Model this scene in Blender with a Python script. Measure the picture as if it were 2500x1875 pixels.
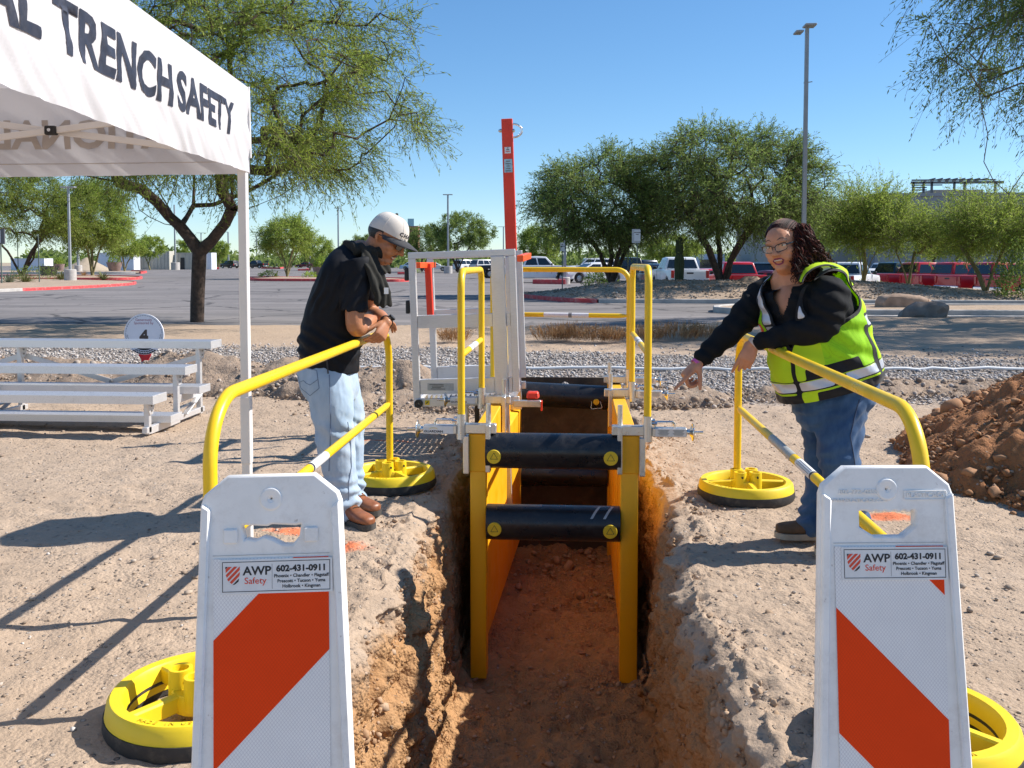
import bpy, bmesh, math, random
import numpy as np
from mathutils import Vector, Matrix

SC = bpy.context.scene
for o in list(bpy.data.objects):
    bpy.data.objects.remove(o)
COL = SC.collection
R = math.radians

# ------------------------------------------------------------------ camera
CAM_H = 1.45
cam_d = bpy.data.cameras.new('camera')
cam = bpy.data.objects.new('camera', cam_d)
COL.objects.link(cam)
cam_d.sensor_fit = 'HORIZONTAL'
cam_d.sensor_width = 36.0
cam_d.lens = 32.4
cam_d.shift_y = -0.0718
cam_d.clip_start = 0.05
cam_d.clip_end = 6000
PITCH, YAW = R(3.0), R(4.07)
cam.location = (0, 0, CAM_H)
cam.rotation_euler = (math.pi / 2 - PITCH, 0, YAW)
SC.camera = cam

# ------------------------------------------------------------------ sky, sun, exposure
SUN_EL, SUN_AZ = R(41.0), R(74.0)      # azimuth from +Y towards +X
world = bpy.data.worlds.new('World')
SC.world = world
world.use_nodes = True
wn = world.node_tree.nodes
wl = world.node_tree.links
wn.clear()
w_out = wn.new('ShaderNodeOutputWorld')
w_bg = wn.new('ShaderNodeBackground')
w_sky = wn.new('ShaderNodeTexSky')
w_sky.sky_type = 'NISHITA'
w_sky.sun_disc = False
w_sky.sun_elevation = SUN_EL
w_sky.sun_rotation = SUN_AZ
w_sky.altitude = 1200
w_sky.air_density = 1.0
w_sky.dust_density = 0.05
w_sky.ozone_density = 4.0
w_bg.inputs['Strength'].default_value = 0.118
w_hs = wn.new('ShaderNodeHueSaturation')
w_hs.inputs['Saturation'].default_value = 1.22
w_gm = wn.new('ShaderNodeGamma')
w_gm.inputs['Gamma'].default_value = 0.82
wl.new(w_sky.outputs[0], w_gm.inputs['Color'])
wl.new(w_gm.outputs[0], w_hs.inputs['Color'])
w_tint = wn.new('ShaderNodeMix')
w_tint.data_type = 'RGBA'
w_tint.blend_type = 'MULTIPLY'
w_tint.inputs[0].default_value = 1.0
w_tint.inputs[7].default_value = (0.91, 1.0, 1.05, 1)
wl.new(w_hs.outputs[0], w_tint.inputs[6])
wl.new(w_tint.outputs[2], w_bg.inputs['Color'])
wl.new(w_bg.outputs[0], w_out.inputs['Surface'])

sun_d = bpy.data.lights.new('sun', 'SUN')
sun_d.energy = 4.2
sun_d.angle = R(0.53)
sun_d.color = (1.0, 0.945, 0.87)
sun = bpy.data.objects.new('sun', sun_d)
COL.objects.link(sun)
sun_dir = Vector((math.sin(SUN_AZ) * math.cos(SUN_EL), math.cos(SUN_AZ) * math.cos(SUN_EL), math.sin(SUN_EL)))
sun.rotation_euler = (-sun_dir).to_track_quat('-Z', 'Y').to_euler()

SC.view_settings.view_transform = 'Standard'
SC.view_settings.look = 'None'
SC.view_settings.gamma = 1.0
SC.view_settings.use_curve_mapping = False
SC.view_settings.exposure = 0.82
SC.cycles.max_bounces = 8
SC.cycles.diffuse_bounces = 4
SC.cycles.transparent_max_bounces = 8

# ------------------------------------------------------------------ surveying: photo pixel (2500x1875) -> place
FPX = 2250.0
_cx, _cy = 1250.0, 937.5 - 0.0718 * 2500

def ray(px, py):
    d = Vector(((px - _cx) / FPX, (_cy - py) / FPX, -1.0))
    return (Matrix.Rotation(YAW, 3, 'Z') @ Matrix.Rotation(math.pi / 2 - PITCH, 3, 'X')) @ d

def spot(px, py, z=0.0):
    """point of the level z seen at that pixel"""
    d = ray(px, py)
    t = (z - CAM_H) / d.z
    return Vector((d.x * t, d.y * t, z))

def at(px, py, Y):
    """point at distance Y along the trench axis seen at that pixel"""
    d = ray(px, py)
    t = Y / d.y
    return Vector((d.x * t, Y, CAM_H + d.z * t))

# ------------------------------------------------------------------ noise
_rng = np.random.RandomState(7)
_perm = _rng.permutation(256)
_perm = np.concatenate([_perm, _perm, _perm])
_grad = _rng.normal(size=(256, 3))
_grad /= np.linalg.norm(_grad, axis=1)[:, None]

def perlin(p):
    p = np.asarray(p, dtype=np.float64)
    i = np.floor(p).astype(np.int64)
    f = p - i
    u = f * f * f * (f * (f * 6 - 15) + 10)
    i &= 255
    res = 0
    for dx in (0, 1):
        wx = u[:, 0] if dx else 1 - u[:, 0]
        for dy in (0, 1):
            wy = u[:, 1] if dy else 1 - u[:, 1]
            for dz in (0, 1):
                wz = u[:, 2] if dz else 1 - u[:, 2]
                h = _perm[_perm[_perm[(i[:, 0] + dx) & 255] + ((i[:, 1] + dy) & 255)] + ((i[:, 2] + dz) & 255)]
                g = _grad[h]
                d = g[:, 0] * (f[:, 0] - dx) + g[:, 1] * (f[:, 1] - dy) + g[:, 2] * (f[:, 2] - dz)
                res = res + wx * wy * wz * d
    return res * 1.5

def fbm(p, octaves=4, freq=1.0, gain=0.5, seed=0.0):
    p = np.asarray(p, dtype=np.float64)
    a, s, out = 1.0, freq, 0
    for k in range(octaves):
        out = out + a * perlin(p * s + 17.3 * k + seed)
        a *= gain
        s *= 2.03
    return out

def smooth(a, b, x):
    t = np.clip((np.asarray(x, dtype=float) - a) / (b - a), 0, 1)
    return t * t * (3 - 2 * t)

# ------------------------------------------------------------------ mesh building
def root_off(parent):
    off = Vector((0, 0, 0))
    p = parent
    while p is not None:
        off += p.location
        p = p.parent
    return off

def link_mesh(name, me, material, parent=None):
    o = bpy.data.objects.new(name, me)
    COL.objects.link(o)
    if material is not None:
        me.materials.clear()
        for m in (material if isinstance(material, (list, tuple)) else [material]):
            me.materials.append(m)
    if parent is not None:
        o.parent = parent
    return o

def np_mesh(name, verts, quads=None, tris=None, smooth_shade=True):
    """fast mesh from numpy arrays"""
    me = bpy.data.meshes.new(name)
    verts = np.asarray(verts, dtype=np.float32)
    me.vertices.add(len(verts))
    me.vertices.foreach_set('co', verts.ravel())
    nq = 0 if quads is None else len(quads)
    nt = 0 if tris is None else len(tris)
    loops = []
    starts = []
    if nq:
        loops.append(np.asarray(quads, dtype=np.int32).ravel())
        starts.append(np.arange(nq, dtype=np.int32) * 4)
    if nt:
        loops.append(np.asarray(tris, dtype=np.int32).ravel())
        starts.append(np.arange(nt, dtype=np.int32) * 3 + nq * 4)
    loops = np.concatenate(loops)
    starts = np.concatenate(starts)
    me.loops.add(len(loops))
    me.loops.foreach_set('vertex_index', loops)
    me.polygons.add(nq + nt)
    me.polygons.foreach_set('loop_start', starts)
    if smooth_shade:
        me.polygons.foreach_set('use_smooth', np.ones(nq + nt, dtype=bool))
    me.update(calc_edges=True)
    me.validate()
    return me

def frame_for(d):
    d = Vector(d).normalized()
    up = Vector((0, 0, 1)) if abs(d.z) < 0.95 else Vector((0, 1, 0))
    a = d.cross(up).normalized()
    b = a.cross(d).normalized()
    return a, b

def bend(pts, r, seg=6):
    """round the corners of a polyline"""
    pts = [Vector(p) for p in pts]
    out = [pts[0]]
    for i in range(1, len(pts) - 1):
        p, a, b = pts[i], pts[i - 1], pts[i + 1]
        da, db = (a - p), (b - p)
        rr = min(r, da.length * 0.49, db.length * 0.49)
        da.normalize(); db.normalize()
        ang = da.angle(db)
        if ang > 3.1:
            out.append(p); continue
        rad = rr * math.tan(ang / 2)
        c = p + (da + db).normalized() * (rad / math.sin(ang / 2))
        s, e = p + da * rr - c, p + db * rr - c
        tot = s.angle(e)
        ax = s.cross(e).normalized()
        for k in range(seg + 1):
            out.append(c + Matrix.Rotation(tot * k / seg, 3, ax) @ s)
    out.append(pts[-1])
    return out

class MB:
    def __init__(self):
        self.v = []
        self.f = []
        self.mi = []
    def add(self, verts, faces, mi=0):
        n = len(self.v)
        self.v.extend([tuple(v) for v in verts])
        self.f.extend([tuple(i + n for i in f) for f in faces])
        self.mi.extend([mi] * len(faces))
        return self
    def box(self, c, s, rot=None, taper=1.0, mi=0):
        c = Vector(c)
        x, y, z = s[0] / 2, s[1] / 2, s[2] / 2
        vs = []
        for sz in (-1, 1):
            t = taper if sz > 0 else 1.0
            for sx, sy in ((-1, -1), (1, -1), (1, 1), (-1, 1)):
                p = Vector((sx * x * t, sy * y * t, sz * z))
                if rot is not None:
                    p = rot @ p
                vs.append(c + p)
        return self.add(vs, [(3, 2, 1, 0), (4, 5, 6, 7), (0, 1, 5, 4), (1, 2, 6, 5), (2, 3, 7, 6), (3, 0, 4, 7)], mi)
    def beam(self, a, b, w, h, up=(0, 0, 1), mi=0):
        """rectangular bar from a to b: w sideways, h along up"""
        a, b = Vector(a), Vector(b)
        d = (b - a)
        L = d.length
        d.normalize()
        u = Vector(up)
        s = d.cross(u)
        if s.length < 1e-4:
            s = d.cross(Vector((0, 1, 0)))
        s.normalize()
        u = s.cross(d).normalized()
        rot = Matrix((s, d, u)).transposed()
        return self.box((a + b) / 2, (w, L, h), rot, mi=mi)
    def tube(self, path, r, n=10, caps=True, mi=0, squash=None):
        path = [Vector(p) for p in path]
        m = len(path)
        rs = r if isinstance(r, (list, tuple, np.ndarray)) else [r] * m
        vs, fs = [], []
        prev = None
        for i, p in enumerate(path):
            if i == 0: d = path[1] - p
            elif i == m - 1: d = p - path[-2]
            else: d = (path[i + 1] - p).normalized() + (p - path[i - 1]).normalized()
            if d.length < 1e-9: d = Vector((0, 0, 1))
            d.normalize()
            if prev is None:
                a, b = frame_for(d)
            else:
                a = (prev - d * prev.dot(d))
                if a.length < 1e-6: a, _ = frame_for(d)
                a.normalize()
                b = a.cross(d).normalized()
            prev = a
            for k in range(n):
                t = 2 * math.pi * k / n
                q = a * math.cos(t) + b * math.sin(t)
                vs.append(p + q * rs[i])
        for i in range(m - 1):
            for k in range(n):
                k2 = (k + 1) % n
                fs.append((i * n + k, (i + 1) * n + k, (i + 1) * n + k2, i * n + k2))
        if caps:
            fs.append(tuple(range(n)))
            fs.append(tuple((m - 1) * n + k for k in reversed(range(n))))
        return self.add(vs, fs, mi)
    def cyl(self, a, b, r, n=16, r2=None, mi=0):
        return self.tube([a, b], [r, r if r2 is None else r2], n, True, mi)
    def lathe(self, prof, n=24, mat=None, closed=False, mi=0):
        vs, fs = [], []
        m = len(prof)
        for r, z in prof:
            for k in range(n):
                t = 2 * math.pi * k / n
                p = Vector((r * math.cos(t), r * math.sin(t), z))
                vs.append(mat @ p if mat is not None else p)
        for i in range(m if closed else m - 1):
            j = (i + 1) % m
            for k in range(n):
                k2 = (k + 1) % n
                fs.append((i * n + k, i * n + k2, j * n + k2, j * n + k))
        if not closed:
            if prof[0][0] > 1e-6: fs.append(tuple(reversed(range(n))))
            if prof[-1][0] > 1e-6: fs.append(tuple((m - 1) * n + k for k in range(n)))
        return self.add(vs, fs, mi)
    def prism(self, poly, d0, d1, mat=None, mi=0):
        n = len(poly)
        vs = [Vector((x, y, d0)) for x, y in poly] + [Vector((x, y, d1)) for x, y in poly]
        if mat is not None: vs = [mat @ v for v in vs]
        fs = [tuple(reversed(range(n))), tuple(range(n, 2 * n))]
        for i in range(n):
            j = (i + 1) % n
            fs.append((i, j, n + j, n + i))
        return self.add(vs, fs, mi)
    def loft(self, rings, caps=True, mi=0):
        n = len(rings[0])
        vs = [p for r in rings for p in r]
        fs = []
        for i in range(len(rings) - 1):
            for k in range(n):
                k2 = (k + 1) % n
                fs.append((i * n + k, i * n + k2, (i + 1) * n + k2, (i + 1) * n + k))
        if caps:
            fs.append(tuple(reversed(range(n))))
            fs.append(tuple((len(rings) - 1) * n + k for k in range(n)))
        return self.add(vs, fs, mi)
    def sphere(self, c, r, nu=16, nv=10, mat=None, mi=0):
        rx, ry, rz = (r, r, r) if not isinstance(r, (tuple, list)) else r
        c = Vector(c)
        vs, fs = [], []
        def P(x, y, z):
            p = Vector((x * rx, y * ry, z * rz))
            return c + (mat @ p if mat is not None else p)
        vs.append(P(0, 0, 1))
        for i in range(1, nv):
            t = math.pi * i / nv
            for k in range(nu):
                f = 2 * math.pi * k / nu
                vs.append(P(math.sin(t) * math.cos(f), math.sin(t) * math.sin(f), math.cos(t)))
        vs.append(P(0, 0, -1))
        for k in range(nu):
            fs.append((0, 1 + k, 1 + (k + 1) % nu))
        for i in range(nv - 2):
            for k in range(nu):
                a, b = 1 + i * nu + k, 1 + i * nu + (k + 1) % nu
                fs.append((a, a + nu, b + nu, b))
        l = len(vs) - 1
        for k in range(nu):
            fs.append((l, 1 + (nv - 2) * nu + (k + 1) % nu, 1 + (nv - 2) * nu + k))
        return self.add(vs, fs, mi)
    def build(self, name, material, parent=None, smooth=30, bevel=0, local=False, seg=1):
        me = bpy.data.meshes.new(name)
        off = Vector((0, 0, 0)) if local else root_off(parent)
        me.from_pydata([(v[0] - off.x, v[1] - off.y, v[2] - off.z) for v in self.v], [], self.f)
        if any(self.mi):
            me.polygons.foreach_set('material_index', self.mi)
        if bevel:
            bm = bmesh.new(); bm.from_mesh(me)
            ed = [e for e in bm.edges if len(e.link_faces) == 2 and e.calc_face_angle(0) > R(28)]
            bmesh.ops.bevel(bm, geom=ed, offset=bevel, segments=seg, affect='EDGES', profile=0.5, clamp_overlap=True)
            bm.to_mesh(me); bm.free()
        if smooth:
            me.polygons.foreach_set('use_smooth', np.ones(len(me.polygons), dtype=bool))
            me.set_sharp_from_angle(angle=R(smooth))
        me.update()
        return link_mesh(name, me, material, parent)

def thing(name, label, cat, loc=(0, 0, 0), rz=0.0, group=None):
    o = bpy.data.objects.new(name, None)
    COL.objects.link(o)
    o.empty_display_size = 0.2
    o.location = loc
    o.rotation_euler = (0, 0, rz)
    return tag(o, label, cat, group)

def tag(o, label, cat, group=None):
    o['label'] = label
    o['category'] = cat
    if group: o['group'] = group
    return o

def structure(o):
    o['kind'] = 'structure'
    return o

def stuff(o):
    o['kind'] = 'stuff'
    return o

def dup(root, loc=None, rz=None, label=None, group=None):
    r = root.copy(); COL.objects.link(r)
    if loc is not None: r.location = loc
    if rz is not None: r.rotation_euler = (0, 0, rz)
    if label: r['label'] = label
    if group: r['group'] = group
    for ch in list(root.children):
        c = ch.copy(); COL.objects.link(c); c.parent = r
        for g in list(ch.children):
            d = g.copy(); COL.objects.link(d); d.parent = c
    return r

def eval_mesh(ob, name):
    dg = bpy.context.evaluated_depsgraph_get()
    dg.update()
    me = bpy.data.meshes.new_from_object(ob.evaluated_get(dg))
    me.name = name
    return me

_glyph_cache = {}
def text_mesh(body, size, depth=0.0, bold=0.0, align='CENTER', spacing=1.0, squeeze=1.0, fill_res=3):
    cu = bpy.data.curves.new('lettering', 'FONT')
    cu.body = body
    cu.size = size
    cu.align_x = align
    cu.align_y = 'CENTER'
    cu.extrude = depth / 2
    cu.offset = bold
    cu.space_character = spacing
    cu.resolution_u = fill_res
    ob = bpy.data.objects.new('lettering', cu)
    COL.objects.link(ob)
    me = eval_mesh(ob, 'lettering')
    bpy.data.objects.remove(ob)
    bpy.data.curves.remove(cu)
    if squeeze != 1.0:
        me.transform(Matrix.Diagonal((squeeze, 1, 1, 1)))
    return me

def lettering(body, size, mat4, material, parent, depth=0.0, bold=0.0, align='CENTER', spacing=1.0, squeeze=1.0, name='lettering', local=False):
    me = text_mesh(body, size, depth, bold, align, spacing, squeeze)
    me.transform(mat4)
    if not local:
        me.transform(Matrix.Translation(-root_off(parent)))
    return link_mesh(name, me, material, parent)

def plate_mesh(outer, holes, thick, bev=0.0, name='plate'):
    """flat plate with holes, in the XY plane, centred on z=0"""
    cu = bpy.data.curves.new(name, 'CURVE')
    cu.dimensions = '2D'
    cu.fill_mode = 'BOTH'
    cu.extrude = max(thick / 2 - bev, 0)
    cu.bevel_depth = bev
    cu.bevel_resolution = 1
    for loop in [outer] + list(holes):
        sp = cu.splines.new('POLY')
        sp.points.add(len(loop) - 1)
        for p, q in zip(sp.points, loop):
            p.co = (q[0], q[1], 0, 1)
        sp.use_cyclic_u = True
    ob = bpy.data.objects.new(name, cu)
    COL.objects.link(ob)
    me = eval_mesh(ob, name)
    bpy.data.objects.remove(ob)
    bpy.data.curves.remove(cu)
    return me

def basis(x, y, z, o):
    m = Matrix.Identity(4)
    for i in range(3):
        m[i][0], m[i][1], m[i][2], m[i][3] = x[i], y[i], z[i], o[i]
    return m

# ------------------------------------------------------------------ implicit-like fusing for bodies and soft shapes
def fuse(mb, name, voxel, smooth_it=3, extra=None):
    """one continuous skin over overlapping closed shapes"""
    me = bpy.data.meshes.new(name + '_src')
    me.from_pydata([tuple(v) for v in mb.v], [], mb.f)
    me.update()
    bm = bmesh.new(); bm.from_mesh(me)
    bmesh.ops.recalc_face_normals(bm, faces=bm.faces)
    bm.to_mesh(me); bm.free()
    ob = bpy.data.objects.new(name, me)
    COL.objects.link(ob)
    m = ob.modifiers.new('r', 'REMESH')
    m.mode = 'VOXEL'
    m.voxel_size = voxel
    m.use_smooth_shade = True
    if smooth_it:
        s = ob.modifiers.new('s', 'SMOOTH')
        s.factor = 0.5
        s.iterations = smooth_it
    out = eval_mesh(ob, name)
    bpy.data.objects.remove(ob)
    bpy.data.meshes.remove(me)
    return out

def mesh_co(me):
    a = np.empty(len(me.vertices) * 3, dtype=np.float32)
    me.vertices.foreach_get('co', a)
    return a.reshape(-1, 3).astype(np.float64)

def mesh_no(me):
    a = np.empty(len(me.vertices) * 3, dtype=np.float32)
    me.vertices.foreach_get('normal', a)
    return a.reshape(-1, 3).astype(np.float64)

def set_co(me, co):
    me.vertices.foreach_set('co', np.asarray(co, dtype=np.float32).ravel())
    me.update()

def limb(mb, pts, radii, n=14, flat=None, sub=6):
    """tapered rounded limb through joints (Catmull-Rom), closed ends"""
    P = [np.array(p, float) for p in pts]
    rr = list(radii)
    path, rad = [], []
    for i in range(len(P) - 1):
        p0 = P[i - 1] if i > 0 else 2 * P[i] - P[i + 1]
        p1, p2 = P[i], P[i + 1]
        p3 = P[i + 2] if i + 2 < len(P) else 2 * P[i + 1] - P[i]
        for k in range(sub):
            t = k / sub
            q = 0.5 * ((2 * p1) + (-p0 + p2) * t + (2 * p0 - 5 * p1 + 4 * p2 - p3) * t * t + (-p0 + 3 * p1 - 3 * p2 + p3) * t ** 3)
            path.append(q); rad.append(rr[i] + (rr[i + 1] - rr[i]) * (t * t * (3 - 2 * t)))
    path.append(P[-1]); rad.append(rr[-1])
    # rounded ends
    d0 = path[0] - path[1]; d0 /= np.linalg.norm(d0) + 1e-9
    d1 = path[-1] - path[-2]; d1 /= np.linalg.norm(d1) + 1e-9
    a = [(path[0] + d0 * rad[0] * s, rad[0] * math.sqrt(max(1 - s * s, 0.0025))) for s in (0.98, 0.8, 0.5)]
    b = [(path[-1] + d1 * rad[-1] * s, rad[-1] * math.sqrt(max(1 - s * s, 0.0025))) for s in (0.5, 0.8, 0.98)]
    path = [q for q, _ in a] + path + [q for q, _ in b]
    rad = [r for _, r in a] + rad + [r for _, r in b]
    mb.tube(path, rad, n)
    return mb

def ell_rings(secs, n=24, sub=4):
    """secs: (centre, ux-vector, vy-vector[, power]) -> smooth rings of super-ellipses"""
    C = [np.array(s[0], float) for s in secs]
    U = [np.array(s[1], float) for s in secs]
    V = [np.array(s[2], float) for s in secs]
    def cr(A, i, t):
        p0 = A[i - 1] if i > 0 else 2 * A[i] - A[i + 1]
        p1, p2 = A[i], A[i + 1]
        p3 = A[i + 2] if i + 2 < len(A) else 2 * A[i + 1] - A[i]
        return 0.5 * ((2 * p1) + (-p0 + p2) * t + (2 * p0 - 5 * p1 + 4 * p2 - p3) * t * t + (-p0 + 3 * p1 - 3 * p2 + p3) * t ** 3)
    rings = []
    for i in range(len(C) - 1):
        for k in range(sub):
            t = k / sub
            rings.append((cr(C, i, t), cr(U, i, t), cr(V, i, t)))
    rings.append((C[-1], U[-1], V[-1]))
    out = []
    for c, u, v in rings:
        ring = []
        for k in range(n):
            a = 2 * math.pi * k / n
            ca, sa = math.cos(a), math.sin(a)
            e = 0.86
            ca = math.copysign(abs(ca) ** e, ca); sa = math.copysign(abs(sa) ** e, sa)
            ring.append(Vector(c + u * ca + v * sa))
        out.append(ring)
    return out
# ------------------------------------------------------------------ materials
class NT:
    def __init__(self, name):
        self.m = bpy.data.materials.new(name)
        self.m.use_nodes = True
        self.t = self.m.node_tree
        self.t.nodes.clear()
        self.out = self.t.nodes.new('ShaderNodeOutputMaterial')
    def n(self, typ, ins=None, **props):
        nd = self.t.nodes.new(typ)
        for k, v in props.items():
            setattr(nd, k, v)
        for k, v in (ins or {}).items():
            sock = nd.inputs[k]
            if hasattr(v, 'is_output') or isinstance(v, bpy.types.NodeSocket):
                self.t.links.new(v, sock)
            else:
                sock.default_value = v
        return nd
    def coords(self, kind='Object'):
        return self.n('ShaderNodeTexCoord').outputs[kind]
    def geo(self):
        return self.n('ShaderNodeNewGeometry').outputs['Position']
    def noise(self, vec, scale, detail=4, rough=0.55, dist=0.0, out='Fac'):
        return self.n('ShaderNodeTexNoise', {'Vector': vec, 'Scale': scale, 'Detail': detail, 'Roughness': rough, 'Distortion': dist}).outputs[out]
    def ramp(self, fac, stops, interp='LINEAR'):
        nd = self.n('ShaderNodeValToRGB', {'Fac': fac})
        cr = nd.color_ramp
        cr.interpolation = interp
        while len(cr.elements) < len(stops): cr.elements.new(0.5)
        for e, (p, c) in zip(cr.elements, stops):
            e.position = p
            e.color = c if len(c) == 4 else (*c, 1)
        return nd.outputs['Color']
    def mix(self, fac, a, b, blend='MIX'):
        nd = self.n('ShaderNodeMix', data_type='RGBA', blend_type=blend)
        for i, v in ((0, fac), (6, a), (7, b)):
            s = nd.inputs[i]
            if isinstance(v, bpy.types.NodeSocket): self.t.links.new(v, s)
            elif i == 0: s.default_value = v
            else: s.default_value = v if len(v) == 4 else (*v, 1)
        return nd.outputs[2]
    def math(self, op, a, b=0.0, clamp=False):
        nd = self.n('ShaderNodeMath', operation=op, use_clamp=clamp)
        for i, v in ((0, a), (1, b)):
            if isinstance(v, bpy.types.NodeSocket): self.t.links.new(v, nd.inputs[i])
            else: nd.inputs[i].default_value = v
        return nd.outputs[0]
    def mapr(self, v, a, b, c=0.0, d=1.0):
        return self.n('ShaderNodeMapRange', {0: v, 1: a, 2: b, 3: c, 4: d}).outputs[0]
    def bump(self, h, strength=0.3, dist=0.02, normal=None):
        ins = {'Height': h, 'Strength': strength, 'Distance': dist}
        if normal is not None: ins['Normal'] = normal
        return self.n('ShaderNodeBump', ins).outputs[0]
    def bsdf(self, color, rough=0.6, metallic=0.0, normal=None, spec=0.5, coat=0.0, **kw):
        ins = {'Base Color': color if isinstance(color, bpy.types.NodeSocket) or len(color) == 4 else (*color, 1),
               'Roughness': rough, 'Metallic': metallic, 'Specular IOR Level': spec, 'Coat Weight': coat}
        if normal is not None: ins['Normal'] = normal
        ins.update(kw)
        return self.n('ShaderNodeBsdfPrincipled', ins)
    def done(self, shader):
        self.t.links.new(shader.outputs[0], self.out.inputs['Surface'])
        return self.m

def plain(name, col, rough=0.55, metallic=0.0, var=0.12, scale=6.0, bump=0.0, bscale=60.0, spec=0.5, coat=0.0, dirt=None, dirt_amt=0.0, rvar=0.1):
    t = NT(name)
    c = t.coords()
    n1 = t.noise(c, scale, 5)
    lo = tuple(x * (1 - var) for x in col); hi = tuple(min(x * (1 + var), 0.95) for x in col)
    color = t.ramp(n1, [(0.3, lo), (0.7, hi)])
    if dirt is not None:
        n2 = t.noise(c, scale * 2.3, 8, 0.7)
        f = t.mapr(n2, 0.5, 0.78, 0.0, dirt_amt)
        color = t.mix(f, color, dirt)
    rr = t.mapr(t.noise(c, scale * 3, 4), 0.3, 0.7, max(rough - rvar, 0.02), min(rough + rvar, 1))
    nor = t.bump(t.noise(c, bscale, 4), bump, 0.01) if bump else None
    return t.done(t.bsdf(color, rr, metallic, nor, spec, coat))

M = {}
def chip_paint(name, col, under, rough=0.35, chips=0.62, scale=9.0, dark=0.0, streak=False):
    """painted steel with scratches and chips"""
    t = NT(name)
    c = t.coords()
    n1 = t.noise(c, 3.0, 5)
    base = t.ramp(n1, [(0.25, tuple(x * 0.9 for x in col)), (0.75, tuple(min(x * 1.07, .95) for x in col))])
    v = c
    if streak:
        mp = t.n('ShaderNodeMapping', {'Vector': c, 'Scale': (1.0, 1.0, 0.12)})
        v = mp.outputs[0]
    n2 = t.noise(v, scale * 4, 9, 0.72)
    f = t.mapr(n2, chips, chips + 0.05)
    base = t.mix(f, base, under)
    n3 = t.noise(c, scale * 0.6, 6, 0.65)
    f3 = t.mapr(n3, 0.52, 0.75, 0.0, 0.35)
    base = t.mix(f3, base, tuple(x * 0.62 + 0.02 for x in col))
    nor = t.bump(t.noise(c, 120, 3), 0.06, 0.004)
    r = t.mapr(n3, 0.3, 0.7, rough - 0.08, rough + 0.2)
    return t.done(t.bsdf(base, r, 0.0, nor, 0.5, 0.0))

M['rail_yellow'] = chip_paint('rail_yellow', (0.88, 0.57, 0.012), (0.35, 0.30, 0.22), 0.32, 0.74, 7)
M['base_yellow'] = chip_paint('base_yellow', (0.86, 0.62, 0.015), (0.25, 0.2, 0.12), 0.4, 0.72, 10)
M['panel_yellow'] = chip_paint('panel_yellow', (0.94, 0.445, 0.004), (0.16, 0.10, 0.05), 0.42, 0.67, 10, streak=True)
M['cap_yellow'] = chip_paint('cap_yellow', (0.74, 0.52, 0.02), (0.2, 0.16, 0.06), 0.5, 0.68, 16)
M['pipe_black'] = plain('pipe_black', (0.012, 0.014, 0.018), 0.33, 0, 0.3, 5, 0.05, 90, dirt=(0.16, 0.14, 0.12), dirt_amt=0.22)
M['rubber'] = plain('rubber', (0.028, 0.027, 0.027), 0.7, 0, 0.25, 8, 0.1, 80, dirt=(0.22, 0.18, 0.14), dirt_amt=0.45)
M['black_plastic'] = plain('black_plastic', (0.015, 0.015, 0.016), 0.5, 0, 0.2, 8)
M['old_steel'] = plain('old_steel', (0.075, 0.055, 0.04), 0.6, 0.3, 0.4, 5, 0.15, 30, dirt=(0.20, 0.15, 0.09), dirt_amt=0.5)
M['red_paint'] = chip_paint('red_paint', (0.78, 0.045, 0.014), (0.3, 0.1, 0.05), 0.38, 0.78, 8)
M['orange_red'] = plain('orange_red', (0.85, 0.10, 0.015), 0.4, 0, 0.06, 6)
def brushed(name, col, rough, streak=(1, 1, 30), metal=0.85):
    t = NT(name)
    c = t.coords()
    mp = t.n('ShaderNodeMapping', {'Vector': c, 'Scale': streak}).outputs[0]
    n1 = t.noise(mp, 6, 5, 0.6)
    n2 = t.noise(c, 7, 6, 0.65)
    color = t.ramp(n1, [(0.3, tuple(x * 0.86 for x in col)), (0.7, col)])
    color = t.mix(t.mapr(n2, 0.55, 0.78, 0, 0.45), color, tuple(x * 0.62 for x in col))
    r = t.mapr(n1, 0.3, 0.7, rough - 0.08, rough + 0.12)
    nor = t.bump(n1, 0.03, 0.003)
    return t.done(t.bsdf(color, r, metal, nor))
M['alu'] = brushed('aluminium', (0.74, 0.725, 0.72), 0.42, (4, 4, 40), 0.55)
M['alu_plank'] = brushed('aluminium_plank', (0.80, 0.79, 0.79), 0.33, (40, 4, 40), 0.6)
M['galv'] = brushed('galvanised', (0.70, 0.70, 0.68), 0.34, (9, 9, 9), 0.8)
M['bright_steel'] = brushed('bright_steel', (0.80, 0.80, 0.78), 0.2, (20, 20, 20), 0.95)
M['white_pipe'] = plain('white_pipe', (0.78, 0.77, 0.74), 0.5, 0, 0.06, 4)
M['label_white'] = plain('label_white', (0.74, 0.74, 0.74), 0.45, 0, 0.05, 40)
M['label_grey'] = plain('label_grey', (0.42, 0.43, 0.42), 0.45, 0.2, 0.15, 40)
M['label_blue'] = plain('label_blue', (0.35, 0.55, 0.62), 0.45, 0, 0.25, 60)
M['ink'] = plain('ink', (0.018, 0.018, 0.022), 0.6, 0, 0.1, 30)
M['ink_grey'] = plain('ink_grey', (0.20, 0.20, 0.2), 0.6, 0, 0.1, 30)
M['ink_red'] = plain('ink_red', (0.72, 0.07, 0.03), 0.5, 0, 0.1, 30)
M['sign_yellow'] = plain('sign_yellow', (0.85, 0.6, 0.02), 0.5, 0, 0.05, 30)
M['bolt'] = plain('bolt', (0.35, 0.34, 0.33), 0.4, 0.8, 0.1, 30)

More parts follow.
